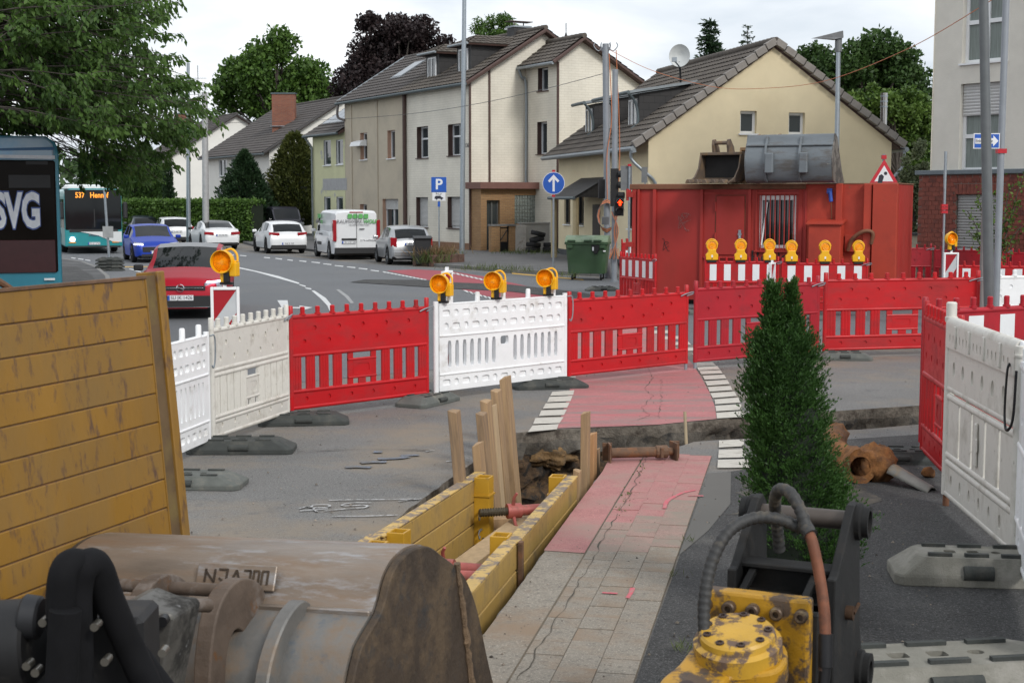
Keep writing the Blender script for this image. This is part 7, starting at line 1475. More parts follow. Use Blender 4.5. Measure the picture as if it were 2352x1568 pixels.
mb = MB(); mb.bx(0, fl+.05, -.04, 0.0-.003, 0, .35); o = mb.build('plinth', mat('dark_plinth', (.07, .075, .08), .8), yh); o.location = lF.O-fA; o.rotation_euler = (0, 0, lF.rz)
# satellite dish, flue
dp = AT(1561, 132, 54.5); dish = thing('satellite_dish', 'white satellite dish on the yellow house roof', 'satellite dish', dp+V3(0, 0, -.9)); prof = [(.0005, .12), (.12, .105), (.24, .06), (.34, .015), (.39, -.02), (.4, -.012), (.34, .03), (.0005, .14)]
mb = MB(); mb.lathe(prof, 28, (0, 0, .9), 'y'); o = mb.build('reflector', mat('dish_white', (.55, .57, .56), .5, var=.06), dish, smooth=True); o.scale = (1, 1, 1.07); o.rotation_euler = (0, 0, R(-18))
mb = MB(); mb.tube([(0, .1, .75), (.05, .2, .4), (.1, .3, -.35)], .04, 8); mb.build('mast', DARKSTEEL, dish); mb = MB(); mb.tube([(0, 0, .55), (-.25, -.55, .72)], .03, 6); mb.bx(-.35, -.17, -.65, -.5, .68, .84); mb.build('feed_arm', GALV, dish)
fp = AT(2029, 290, 55.5); flue = MB(); flue.cyl((0, 0, -.6), (0, 0, ZV(214, 55.5)-fp.z), .125, n=16); fl_ = thing('steel_flue', 'shiny stainless steel chimney flue on the yellow house roof', 'chimney', fp); flue.build('pipe', mat('stainless', (.42, .41, .40), .22, .95, var=.2, scale=2), fl_, smooth=True)
for k in range(3): mb = MB(); z = ZV(214, 55.5)-fp.z-.12-.2*k; mb.cyl((0, 0, z-.03), (0, 0, z+.03), .145, n=16); mb.build('band', GALV, fl_, smooth=True)
# ---------- apartment house on the right: render above, brick ground floor
gO = V3(XU(2141, 40, 300), 40); gdir = V3(.58, -.81); aF = Face(gO, gdir); AW = 11.0; ZB = aF.p(2141, 400)[1]; apt = thing('apartment_house', 'light grey apartment house with a red brick ground floor at the right edge', 'house', gO)
GREY = mat('light_grey_render', (.63, .605, .54), .95, var=.05, scale=2, bump=.35, bscale=45)
w1 = aF.box(2212, -60, 2314, 142); w2 = aF.box(2204, 190, 2308, 392); w1 = (*w1[:2], w1[2], w1[3])
hwall(apt, aF, 0, AW, ZB, 13.5, [w1, w2, (w1[0]+3.6, w1[1]+3.6, w1[2], w1[3]), (w2[0]+3.6, w2[1]+3.6, w2[2], w2[3])], GREY)
hwin(apt, aF, w1, .2, GREY, mull=1, cross=.47, curtain=CURT, sill=CREAM, fw=.09); hwin(apt, aF, w2, .2, GREY, mull=1, cross=.40, curtain=CURT, sill=CREAM, fw=.09, shut=.40, slat_h=.085, slat_m=SHUT)
for w_ in (w1, w2): hwin(apt, aF, (w_[0]+3.6, w_[1]+3.6, w_[2], w_[3]), .2, GREY, mull=1, cross=.45, curtain=CURT, sill=CREAM, fw=.09)
gn_ = V3(gdir.y, -gdir.x)
hwall(apt, Face(gO+V3(.81, .58)*10, -V3(.81, .58)), 0, 10, 0, 13.5, [], GREY)
mb = MB(); mb.quad((0, 0, 13.5), (AW, 0, 13.5), (AW, 10, 13.5), (0, 10, 13.5)); o = mb.build('roof', ZINC, apt); o.rotation_euler = (0, 0, aF.rz)
MORT = mat('brick_mortar', (.16, .135, .115), .95, var=.1); BRK_M = mat('dark_red_brick', (.20, .055, .036), .8, var=.25, scale=7, bump=.2, bscale=60, dirt=(.10, .035, .028), dscale=3, dlo=.5, dhi=.65)
sw = aF.box(2194, 447, 2290, 575); off = -.16
bO = Face(gO+V3(-.58, .81)*.32+V3(-.81, -.58)*.10, gdir); sw = bO.box(2194, 447, 2296, 576)
hwall(apt, bO, 0, AW, 0, ZB-.02, [(sw[0], sw[1], 0 if sw[2] < .1 else sw[2], sw[3])], brick_mat('brick_base_wall', (.20, .055, .036), (.16, .045, .03), (.16, .135, .115), .235, .125, .012), name='brick_wall')
mb = MB(); mb.bx(-.08, AW, -.1, .25, ZB-.02, ZB+.10); o = mb.build('cornice', mat('slate_grey_cornice', (.13, .155, .17), .6), apt, bevel=.01); o.location = bO.O-gO; o.rotation_euler = (0, 0, bO.rz)
bw, bh = .235, .125; bme = MB().bx(.006, bw-.006, -.014, .01, .006, bh-.006).mesh('brick', BRK_M); sme_ = MB().bx(.006, bh-.006, -.016, .01, .006, bw*1.15).mesh('brick', BRK_M); cnt = 0
bwall = [c for c in apt.children if c.name.startswith('brick_wall')][0]; z = .55; row = 0
while z < ZB-.14:
    x = -.117 if row % 2 else 0.0
    while x < 3.6:
        mid = x+bw/2
        inside = sw[0]-.06 < mid < sw[1]+.06 and z < sw[3]+bw*1.15
        if not inside and x > -.05: o = link('brick', bme, bwall); o.location = (x, random.uniform(-.002, .002), z); cnt += 1
        x += bw
    z += bh; row += 1
x = sw[0]-.04
while x < sw[1]: o = link('brick', sme_, bwall); o.location = (x, 0, sw[3]+.01); x += bh
hwin(apt, bO, (sw[0], sw[1], sw[2], sw[3]), .16, MORT, shut=.98, slat_h=.075, slat_m=SHUTG, name='shuttered_window')
# low wall with dark coping and church spire far away
lw0 = G(2062, 640); lwf = Face((XU(2050, 43, 600), 43), (1, -.02)); lw = thing('garden_wall', 'low cream garden wall with a dark coping behind the red panels', 'wall', lwf.O); a, b = 0, 2.1; zt_ = ZV(536, 43); mb = MB(); mb.bx(a, b, 0, .2, 0, zt_-.06); mb.build('wall', mat('cream_wall', (.50, .46, .36), .9, var=.06), lw); mb = MB(); mb.bx(a-.05, b+.05, -.06, .26, zt_-.06, zt_+.02); mb.build('coping', mat('dark_coping', (.05, .055, .06), .6), lw)
sp_ = AT(1300, 98, 420); mb = MB(); mb.lathe([(2.4, -45), (2.4, -6), (1.6, -2), (.08, 3.0), (.0005, 3.2)], 8); o = mb.build('spire', SLATE); st = thing('church_spire', 'thin church spire tip far behind the tiled house roof', 'tower', (sp_.x, 420, 0)); o.parent = st; o.location = (0, 0, sp_.z); mb = MB(); mb.cyl((0, 0, sp_.z+3), (0, 0, sp_.z+5.5), .12, n=6); mb.bx(-2.4, 2.4, -2.4, 2.4, 0, sp_.z-40); mb.build('tower_shaft', SLATE, st)
# ================================================================== vehicles
CGL = mat('car_glass', (.010, .012, .013), .05, var=.05, spec=.28); RIM = mat('alloy_rim', (.30, .31, .32), .35, .7, var=.05); RIMD = mat('dark_rim', (.03, .03, .032), .4, .5); TRIM = mat('black_trim', (.014, .014, .015), .55); TAIL = mat('tail_light', (.30, .008, .015), .15, var=.1); HLG = mat('headlight_glass', (.35, .37, .40), .08, var=.3, scale=20, metal=.3)
DRL = mat('lit_headlight', (.9, .9, 1), .3, emit=(.80, .78, 1.0), estr=6.0); PLT = mat('number_plate', (.68, .69, .70), .4); CHR = mat('chrome', (.6, .6, .62), .12, .95); EUB = mat('plate_blue', (.02, .08, .4), .4)
def paint(n, c, metal=.0, r=.34): return mat('paint_'+n, c, r, metal, var=.03, coat=.35, spec=.4)
SH = {  # front(0) -> rear(1): top line, belt line as fractions of height; glass stations
 'hatch': dict(top=[(0, .36), (.012, .47), (.05, .555), (.16, .63), (.27, .685), (.34, .80), (.44, .955), (.58, 1.0), (.74, .985), (.86, .93), (.925, .80), (.965, .66), (.985, .58), (1, .40)], belt=[(0, .50), (.27, .63), (.6, .67), (.9, .72), (1, .66)], ws=(.27, .44), rw=(.87, .96), sw=[(.36, .56), (.585, .80)], wh=(.185, .785)),
 'estate': dict(top=[(0, .36), (.012, .47), (.05, .555), (.16, .62), (.26, .68), (.33, .80), (.43, .955), (.58, 1.0), (.78, .985), (.90, .95), (.95, .80), (.98, .63), (.99, .56), (1, .40)], belt=[(0, .50), (.26, .63), (.6, .66), (.9, .69), (1, .62)], ws=(.26, .43), rw=(.905, .975), sw=[(.35, .54), (.56, .70), (.72, .86)], wh=(.18, .78)),
 'coupe': dict(top=[(0, .36), (.012, .48), (.05, .56), (.18, .66), (.29, .71), (.36, .82), (.46, .97), (.56, 1.0), (.66, .98), (.74, .90), (.84, .76), (.90, .73), (.975, .71), (.985, .64), (1, .42)], belt=[(0, .5), (.29, .66), (.6, .69), (.9, .72), (1, .62)], ws=(.29, .46), rw=(.70, .85), sw=[(.37, .56), (.575, .71)], wh=(.19, .78)),
 'van': dict(top=[(0, .30), (.012, .40), (.04, .46), (.12, .54), (.18, .59), (.25, .78), (.31, .93), (.37, .985), (.5, 1.0), (.8, 1.0), (.965, .985), (.985, .95), (.992, .6), (1, .30)], belt=[(0, .40), (.18, .53), (.4, .55), (1, .55)], ws=(.18, .31), rw=None, sw=[(.235, .36)], wh=(.19, .80)),
 'mpv': dict(top=[(0, .32), (.012, .42), (.04, .48), (.12, .55), (.19, .60), (.25, .76), (.32, .93), (.38, .985), (.5, 1.0), (.8, 1.0), (.955, .985), (.98, .93), (.992, .6), (1, .30)], belt=[(0, .42), (.19, .55), (.4, .56), (1, .56)], ws=(.19, .32), rw=(.955, .99), sw=[(.25, .38), (.40, .64), (.66, .92)], wh=(.19, .80))}
def itp(tab, x):
    return float(np.interp(x, [t[0] for t in tab], [t[1] for t in tab]))
def car(name, label, kind, P, h, L, W, H, pm, rear_ref=True, cat='car', rims=RIM, wr=.32, roofm=None, group='cars on the road and kerb', glass=CGL, lowm=TRIM):
    S = SH[kind]; h = V3(*h).normalized(); ctr = P + (h*(L/2) if rear_ref else -h*(L/2)); root = thing(name, label, cat, (ctr.x, ctr.y, .0), math.atan2(h.y, h.x), group)
    zb0 = .19; ks = {0, .006, .012, .03, .05, .97, .985, 1.0, *S['ws']}
    if S['rw']: ks |= set(S['rw'])
    for a, b in S['sw']: ks |= {a, b}
    for w in S['wh']:
        for k in range(-6, 7): ks.add(w+k*(wr+.05)/6/L)
    ks |= {k/26 for k in range(27)}; xs = sorted(k for k in ks if 0 <= k <= 1); xs = [x for i, x in enumerate(xs) if i == 0 or x-xs[i-1] > .0035 or x in S['ws']]
    rows = []
    for x in xs:
        top, belt = itp(S['top'], x)*H, itp(S['belt'], x)*H; hw = W/2*float(np.interp(x, [0, .02, .06, .18, .5, .85, .96, .985, 1], [.70, .80, .90, .985, 1, .99, .955, .93, .84])); zb = zb0+.05*(x < .03)+.07*(x > .97)
        for w in S['wh']:
            dx = (x-w)*L; ra = wr+.05
            if abs(dx) < ra: zb = max(zb, wr+math.sqrt(ra*ra-dx*dx)-.01)
        be = min(belt, top-.03); be = max(be, zb+.06); top = max(top, be+.03); g = min(1, max(0, (top-belt)/.28)); tum = .70 if kind not in ('van', 'mpv') else .82; wr_ = hw*(.80*(1-g)+(tum+.03)*g)
        gb = (hw*(.925), be+.012*g+.3*(top-be)*(1-g)*.3); gt = (hw*.88*(1-g)+(wr_+.055)*g, be+(top-be)*(.6*(1-g)+.86*g))
        rows.append([(0, zb), (hw*.84, zb), (hw*.97, zb+.06*min(1, (be-zb)/.3)), (hw, zb+.42*(be-zb)), (hw*.992, zb+.74*(be-zb)), (hw*.955, be), gb, gt, (wr_*.96, top-.022), (wr_*.55, top), (0, top+.012)])
    groups = {}
    n = len(rows[0]); X = [L/2-x*L for x in xs]
    def gname(i, j):
        xm = (xs[i]+xs[i+1])/2
        if S['ws'][0] <= xm <= S['ws'][1] and j >= 8: return 'windscreen'
        if S['rw'] and S['rw'][0] <= xm <= S['rw'][1] and j >= 8: return 'rear_window'
        if j == 6:
            for k, (a, b) in enumerate(S['sw']):
                if a <= xm <= b: return 'side_window%d' % k
        if j <= 1: return 'sill'
        if roofm and j >= 8 and S['ws'][1] < xm < (S['rw'][0] if S['rw'] else 1): return 'roof'
        return 'body'
    for sd in (1, -1):
        for i in range(len(xs)-1):
            for j in range(n-1):
                gn = gname(i, j); gn = gn+str(sd) if gn.startswith('side') else gn
                q = [(X[i], sd*rows[i][j][0], rows[i][j][1]), (X[i+1], sd*rows[i+1][j][0], rows[i+1][j][1]), (X[i+1], sd*rows[i+1][j+1][0], rows[i+1][j+1][1]), (X[i], sd*rows[i][j+1][0], rows[i][j+1][1])]
                groups.setdefault(gn, []).append(q)
        for i, e in ((0, 0), (len(xs)-1, 1)): groups.setdefault('body', []).append([(X[i], sd*a, b) for a, b in rows[i]])
    bodyo = None
    for gn, qs in sorted(groups.items()):
        me = bpy.data.meshes.new(gn); bm = bmesh.new(); cache = {}
        for q in qs:
            vs = []
            for p in q:
                key = tuple(round(c, 4) for c in p)
                if key not in cache: cache[key] = bm.verts.new(p)
                if cache[key] not in vs: vs.append(cache[key])
            if len(vs) > 2:
                try: bm.faces.new(vs)
                except ValueError: pass
        bmesh.ops.recalc_face_normals(bm, faces=bm.faces); bm.to_mesh(me); bm.free(); base = gn.rstrip('0123456789-')
        me.materials.append({'body': pm, 'sill': lowm, 'roof': roofm or pm}.get(base, glass)); me.polygons.foreach_set('use_smooth', [True]*len(me.polygons)); me.set_sharp_from_angle(angle=R(38)); link(base, me, root)
    mb = MB(); mb.bx(-L/2+.25, L/2-.25, -W/2+.22, W/2-.22, .18, .62); mb.build('underbody', TRIM, root)
    tm_ = MB(); tm_.lathe([(wr*.64, -.10), (wr*.9, -.105), (wr, -.08), (wr, .08), (wr*.9, .105), (wr*.64, .10)], 24, (0, 0, 0), 'y'); tm_ = tm_.mesh('wheel', TYRE, True, 40); rm_ = MB(); rm_.lathe([(wr*.65, -.085), (wr*.62, -.05), (wr*.5, -.03)], 20, (0, 0, 0), 'y'); rm_.lathe([(wr*.2, -.07), (.0005, -.075)], 12, (0, 0, 0), 'y')
    for k in range(5):
        t = 2*math.pi*k/5; rm_.beam((0, -.055, 0), (math.cos(t)*wr*.62, -.07, math.sin(t)*wr*.62), .035, .07, up=(0, 1, 0))
    rm_.lathe([(wr*.66, .02), (.0005, .02)], 16, (0, 0, 0), 'y'); rm_ = rm_.mesh('rim', rims, False)
    for w in S['wh']:
        for sd in (1, -1):
            o = link('wheel', tm_, root); o.location = (L/2-w*L, sd*(W/2-.115), wr); o.rotation_euler = (0, 0, 0 if sd < 0 else math.pi); link('rim', rm_, o)
    xm = L/2-(S['ws'][0]+.055)*L; zm = itp(S['belt'], S['ws'][0])*H+.05
    for sd in (1, -1): mb = MB(); mb.box((xm, sd*(W/2+.09), zm+.02), (.11, .20, .13)); mb.build('mirror', pm if roofm is None else TRIM, root, bevel=.03, seg=2)
    root['L'] = L; return root
def plate_(root, x, z, txt, y=0.0, w=.52):
    s = 1 if x > 0 else -1; mb = MB(); mb.bx(min(x, x+.012*s), max(x, x+.012*s), y-w/2, y+w/2, z-.055, z+.055); p = mb.build('number_plate', PLT, root); rz = R(90)*s
    text('plate_text', txt, .105, SK, p, (x+.014*s, y+(.02*s), z), (R(90), 0, rz), .0008, sx=.9)
    mb = MB(); mb.bx(min(x, x+.0135*s), max(x, x+.0135*s), y-s*w/2 if s < 0 else y-w/2, (y-s*w/2+.045) if s < 0 else y-w/2+.045, z-.05, z+.05); mb.build('plate_strip', EUB, p)
def lights(root, x, zs, ys, m, name, d=.05, slant=0.0):
    for sd in (1, -1):
        y0, y1 = ys; mb = MB(); s = 1 if x > 0 else -1; x0 = x+.045*s; slant *= .55 if sd > 0 else 1
        mb.add([(x0, sd*y0, zs[0]), (x0-s*slant, sd*y1, zs[0]+.02), (x0-s*slant, sd*y1, zs[1]+.02), (x0, sd*y0, zs[1]), (x0-s*.3, sd*y0, zs[0]), (x0-s*.3, sd*(y1-.01), zs[0]+.02), (x0-s*.3, sd*(y1-.01), zs[1]+.02), (x0-s*.3, sd*y0, zs[1])], [(0, 1, 2, 3), (4, 7, 6, 5), (0, 4, 5, 1), (1, 5, 6, 2), (2, 6, 7, 3), (3, 7, 4, 0)]); mb.build(name, m, root, bevel=.012)
def bar(root, x, d, y, z, name, m, bevel=.01): mb = MB(); mb.bx(min(x, x+d), max(x, x+d), y[0], y[1], z[0], z[1]); return mb.build(name, m, root, bevel=bevel)
def hd(deg, away=True): a = R(deg); return (-math.sin(a), math.cos(a)) if away else (math.sin(a), -math.cos(a))
# oncoming red hatchback
RP = mat('paint_red', (.36, .008, .022), .42, var=.03, spec=.25); c = car('car', 'red hatchback with a black roof driving towards the viewer', 'hatch', G(416, 735), hd(8, False), 4.42, 1.81, 1.51, RP, False, roofm=paint('black', (.012, .012, .014)), wr=.33, rims=RIMD); l = 4.42/2
lights(c, l-.10, (.63, .76), (.48, .84), HLG, 'headlight', slant=.22); lights(c, l-.055, (.765, .785), (.52, .84), DRL, 'light_strip', slant=.25)
bar(c, l-.07, .06, (-.50, .50), (.60, .70), 'upper_grille', TRIM); bar(c, l-.012, .03, (-.46, .46), (.645, .665), 'chrome_bar', CHR); mb = MB(); mb.lathe([(.07, 0), (.082, .012), (.07, .02)], 20, (l+.025, 0, .66), 'x'); mb.box((l+.03, 0, .66), (.01, .15, .018), Euler((R(-20), 0, 0))); mb.build('badge', CHR, c); bar(c, l-.05, .06, (-.62, .62), (.26, .50), 'lower_grille', TRIM); bar(c, l-.0, .02, (-.60, .60), (.255, .275), 'chrome_bar', CHR); plate_(c, l+.02, .46, 'SU JK 1426', 0)
for sd in (1, -1): bar(c, l-.16, .06, (sd*.66-.08, sd*.66+.08), (.30, .42), 'fog_light', TRIM)
# oncoming blue hatchback
BP = mat('paint_blue', (.006, .035, .30), .4, var=.03, spec=.3); c = car('car', 'blue hatchback with lit lights behind the red one', 'hatch', G(362, 604), hd(21, False), 4.38, 1.83, 1.47, BP, False, wr=.34, rims=RIMD); l = 2.19
lights(c, l-.10, (.66, .78), (.50, .86), HLG, 'headlight', slant=.25); lights(c, l-.05, (.69, .72), (.52, .86), DRL, 'light_strip', slant=.28); bar(c, l-.06, .07, (-.55, .55), (.42, .62), 'grille', TRIM); bar(c, l-.05, .06, (-.6, .6), (.24, .34), 'lower_grille', TRIM); plate_(c, l+.03, .42, 'ME MJ 62', 0)
WP_ = paint('white', (.66, .67, .68)); SP = paint('silver', (.36, .37, .38), .6, .32)
# parked hatchback, silver
c = car('car', 'silver three door hatchback parked beside the black wheelie bin', 'hatch', G(947, 609), hd(16), 3.67, 1.66, 1.47, SP, rims=RIM, wr=.30); l = -3.67/2
lights(c, l+.03, (.68, 1.02), (.58, .80), TAIL, 'tail_light', slant=.16); plate_(c, l-.015, .80, 'BN S 204', -.02, .50); bar(c, l-.02, .1, (-.72, .72), (.34, .52), 'bumper', SP, .03); mb = MB(); mb.tube([(l+.5, 0, 1.46), (l+.35, 0, 1.85)], .008, 5); mb.build('aerial', TRIM, c); bar(c, l+.07, .02, (-.4, .1), (1.0, 1.02), 'wiper', TRIM, 0)
# white panel van
c = car('van', 'white panel van with green lettering parked between two hatchbacks', 'van', G(820, 597), hd(17.5), 5.2, 1.98, 2.02, WP_, cat='van', wr=.34, rims=RIM); l = -2.6
lights(c, l+.02, (.75, 1.6), (.83, .97), TAIL, 'tail_light', slant=.03); bar(c, l-.06, .3, (-.9, .9), (.25, .50), 'bumper', TRIM, .02); plate_(c, l-.03, .72, 'SU CW 208', .30, .52); bar(c, l-.006, .02, (-.006, .006), (.5, 1.93), 'door_gap', TRIM, 0); bar(c, l-.03, .02, (.02, .62), (.80, .88), 'plate_hood', TRIM); bar(c, l-.03, .02, (-.32, -.10), (1.23, 1.27), 'door_handle', TRIM); bar(c, l+.06, .02, (-.28, .28), (1.90, 1.95), 'brake_light', TAIL)
GT = mat('green_lettering', (.10, .36, .10), .5); GYT = mat('grey_lettering', (.12, .12, .13), .5)
for k in range(4): bar(c, l+.012, -.012, (.36-k*.22-.18, .36-k*.22), (1.68, 1.86), 'logo_square', GT, 0)
text('van_text', 'RAUMWERK', .20, GYT, c, (l-.004, .28, 1.55), (R(90), 0, R(-90)), .002, sx=.95); text('van_text', 'WOLF', .21, GT, c, (l-.004, -.57, 1.55), (R(90), 0, R(-90)), .002, sx=.95, bold=.008); text('van_text', 'MALERMEISTERBETRIEB', .08, GYT, c, (l-.004, -.1, 1.42), (R(90), 0, R(-90)), .002); text('van_text', '0176 44744280', .11, GYT, c, (l-.004, -.48, .78), (R(90), 0, R(-90)), .002)
for k in range(3): mb = MB(); mb.bx(.2+k*.24, .4+k*.24, .975, .985, 1.66, 1.84); mb.build('logo_square', GT, c)
text('van_text', 'RAUMWERK', .2, GYT, c, (.75, .985, 1.50), (R(90), 0, R(180)), .003); text('van_text', 'WOLF', .2, GT, c, (-.08, .985, 1.50), (R(90), 0, R(180)), .003, bold=.008); mb = MB(); mb.bx(.0, 1.0, .985, .998, .55, .68); mb.build('side_strip', TRIM, c); text('van_text', '0176 44744280', .12, GYT, c, (.1, .994, 1.0), (R(90), 0, R(180)), .002)
# white hatchback
c = car('car', 'white hatchback with dark wheels parked in front of the black van', 'hatch', G(664, 583), hd(21), 4.28, 1.80, 1.46, WP_, rims=RIMD, wr=.33); l = -2.14
lights(c, l+.05, (.82, .95), (.42, .86), TAIL, 'tail_light', slant=.2); plate_(c, l-.01, .46, 'KLE JP 820', 0); bar(c, l-.02, .1, (-.8, .8), (.22, .40), 'diffuser', TRIM, .02)
# black van facing the viewer
c = car('van', 'black passenger van facing the viewer behind the white hatchback', 'mpv', G(668, 548), hd(20, False), 4.9, 1.9, 1.97, paint('dark', (.02, .018, .03)), False, cat='van', wr=.34); l = 2.45; lights(c, l-.12, (.82, .98), (.5, .88), HLG, 'headlight', slant=.1); bar(c, l-.06, .06, (-.5, .5), (.78, .92), 'grille', TRIM); plate_(c, l+.01, .5, 'SU V 71', 0)
# white coupe, white estate, silver green estate, dark car
c = car('car', 'white coupe with a black roof seen from behind at the kerb', 'coupe', G(512, 574), hd(23), 4.7, 1.79, 1.40, WP_, rims=RIMD, wr=.33, roofm=paint('black', (.012, .012, .014))); l = -2.35; lights(c, l+.03, (.72, .86), (.42, .86), TAIL, 'tail_light', slant=.12); plate_(c, l-.01, .72, 'SU XK 43', 0); bar(c, l-.02, .1, (-.75, .75), (.24, .36), 'diffuser', TRIM, .02)
c = car('car', 'white estate car waiting in front of the hedge', 'estate', G(408, 562), hd(20), 4.9, 1.87, 1.46, WP_, wr=.33); l = -2.45; lights(c, l+.04, (.80, .95), (.5, .9), TAIL, 'tail_light', slant=.15); plate_(c, l-.01, .70, 'SU RD 187', 0); bar(c, l-.02, .1, (-.8, .8), (.24, .42), 'diffuser', TRIM, .02)
c = car('car', 'silver estate car with green trim parked at the end of the hedge', 'estate', G(556, 556), hd(23), 4.57, 1.77, 1.50, SP, wr=.32); l = -2.28; lights(c, l+.03, (.72, 1.02), (.66, .86), TAIL, 'tail_light', slant=.12); plate_(c, l-.01, .86, 'SU DX 895', 0); bar(c, l-.02, .1, (-.8, .8), (.28, .48), 'bumper', mat('paint_green', (.06, .30, .06), .35), .02); bar(c, l+.26, .35, (-.6, .6), (1.44, 1.475), 'roof_trim', MATS['paint_green'], .02)
car('car', 'dark blue hatchback half hidden behind the blue one', 'hatch', G(338, 553), hd(20), 4.2, 1.78, 1.47, paint('navy', (.03, .04, .055), .3))
# ---- city bus
TEAL = paint('teal', (.02, .24, .26), 0, .35); BWHT_ = paint('bus_white', (.62, .64, .64))
def bus_body(root, L, W, H, z0, m, name='body', c=.12):
    mb = MB(); P = [(-W/2, z0), (W/2, z0), (W/2, H-.35), (W/2-.05, H-.12), (W/2-.25, H), (-W/2+.25, H), (-W/2+.05, H-.12), (-W/2, H-.35)]; mb.prism(P, -L/2, L/2, 'x'); return mb.build(name, m, root, bevel=.06, seg=2)
P = G(217, 583); h = V3(*hd(21, False)); L = 12.0; ctr = P-h*(L/2); bus = thing('city_bus', 'teal and white city bus with a lit destination display', 'bus', (ctr.x, ctr.y, 0), math.atan2(h.y, h.x)); l = L/2
bus_body(bus, L, 2.5, 2.92, .32, TEAL); bar(bus, l-.02, .06, (-1.22, 1.22), (1.08, 2.87), 'windscreen', CGL, .05); o = bar(bus, l+.0, .035, (-1.05, 1.05), (.98, 1.14), 'dash_band', TRIM)
mb = MB(); mb.prism([(-.6, 1.0), (1.21, 1.0), (1.21, .52), (.8, .55), (.2, .82)], l+.0, l+.035, 'x'); o = mb.build('white_swoosh', BWHT_, bus); o.scale = (1, 1, 1)
AMB = mat('amber_display', (.2, .08, .01), .5, emit=(1.0, .33, .03), estr=1.3); text('display_text', '537   Hennef', .34, AMB, bus, (l+.045, -.05, 2.62), (R(90), 0, R(90)), .002, sx=.80, bold=.006)
for sd in (1, -1): mb = MB(); mb.cyl((l, sd*.93, .66), (l+.03, sd*.93, .66), .11, n=14); mb.build('headlight', DRL, bus); mb = MB(); mb.bx(l, l+.025, sd*.93-.14 if sd > 0 else sd*.93-.16, sd*.93+.16 if sd > 0 else sd*.93+.14, .50, .54); mb.build('indicator', LENS, bus); mb = MB(); mb.box((l+.15, sd*1.38, 1.95), (.18, .2, .75)); mb.build('mirror', TRIM, bus, bevel=.05)
mb = MB(); mb.lathe([(.0005, .0), (.55, .0), (.5, .01)], 6, (l+.045, -.2, 1.3), 'x') if False else None
plate_(bus, l+.03, .47, 'SU SV 2723', 0); text('emblem', 'MAN', .14, CHR, bus, (l+.03, .0, .83), (R(90), 0, R(90)), .004, sx=1.5); bar(bus, l-.03, .05, (-1.15, 1.15), (.28, .36), 'skirt', TRIM)
for k in range(6): mb = MB(); mb.bx(l-1.75-k*1.8, l-.25-k*1.8, -1.258, -1.25, 1.15, 2.45); mb.build('side_window', CGL, bus)
bar(bus, -1.2, 2.4, (-.8, .8), (2.9, 3.15), 'roof_unit', BWHT_, .1); mb = MB(); mb.bx(l-3, l-.05, -1.15, 1.15, 2.9, 2.99); mb.build('roof_cap', BWHT_, bus, bevel=.04)
twm = MB(); twm.lathe([(.28, -.13), (.44, -.14), (.48, -.1), (.48, .1), (.44, .14), (.28, .13)], 20, (0, 0, 0), 'y'); twm = twm.mesh('wheel', TYRE, True)
for x in (l-2.7, -l+3.2):
    for sd in (1, -1): o = link('wheel', twm, bus); o.location = (x, sd*1.12, .48)
bar(bus, l+.03, .012, (.02, .06), (1.2, 2.0), 'wiper', TRIM, 0)
# ---- coach at the left edge, seen from behind
h = V3(*hd(18.5)); xr = V3(h.y, -h.x); L = 12.0; cr_ = V3(XU(139, 29.4, 500), 29.4); ctr = cr_ - xr*1.275 + h*(L/2); co_ = thing('coach', 'blue coach with white lettering cut off by the left edge', 'bus', (ctr.x, ctr.y, 0), math.atan2(h.y, h.x)); l = -L/2; HB = ZV(313, 29.4)
LBL = mat('coach_light_blue', (.16, .33, .50), .3, var=.35, scale=.8, dirt=(.34, .47, .58), dscale=.5, dlo=.42, dhi=.56, coat=.6); TEALC = paint('coach_teal', (.03, .22, .30))
bus_body(co_, L, 2.55, HB, .35, TEALC); zz = lambda v: ZV(v, 29.4)
mb = MB(); mb.prism([(-1.18, zz(368)), (1.18, zz(368)), (1.16, zz(330)), (1.02, zz(316)), (-1.02, zz(316)), (-1.16, zz(330))], l-.07, l+.05, 'x'); mb.build('roof_panel', LBL, co_, bevel=.03)
mb = MB(); mb.prism([(-1.2, zz(345)), (1.2, zz(352)), (1.2, zz(348)), (-1.2, zz(338))], l-.085, l-.072, 'x'); mb.build('roof_stripe', mat('deep_blue_stripe', (.01, .09, .22), .3), co_); mb = MB(); mb.prism([(-1.2, zz(366)), (1.2, zz(362)), (1.2, zz(356)), (-1.2, zz(358))], l-.086, l-.072, 'x'); mb.build('roof_stripe', mat('white_stripe', (.6, .62, .65), .3), co_)
CGB = mat('coach_black_glass', (.012, .010, .009), .08, var=.1, spec=.05); bar(co_, l-.045, .06, (-1.20, 1.20), (zz(625), zz(369)), 'rear_glass', CGB, .03); bar(co_, l-.05, .02, (-1.16, 1.16), (zz(625), zz(550)), 'maroon_panel', mat('maroon_panel', (.045, .010, .012), .25), .01)
SVW = mat('svg_letter_white', (.66, .68, .72), .3); SVB = mat('svg_letter_blue', (.06, .10, .28), .3)
for bx_, mm, yy, ex in ((.03, SVB, .0, .004), (.0, SVW, .0, .008)):
    text('letter', 'SVG', .95, mm, co_, (l-.055, -.445, zz(487)), (R(90), 0, R(-90)), ex, sx=.52, bold=.035+bx_)
bar(co_, l-.05, .01, (-1.1, -.3), (zz(432), zz(402)), 'rear_vent', TRIM, .01); bar(co_, l-.055, .01, (-1.06, -.64), (zz(379), zz(371)), 'camera_box', TRIM, .01); bar(co_, l-.055, .02, (-1.13, -.92), (zz(643), zz(638)), 'light_bar', CREAM, .004)
for x in (l+2.4, -l-2.6):
    for sd in (1, -1): o = link('wheel', twm, co_); o.location = (x, sd*1.12, .48)
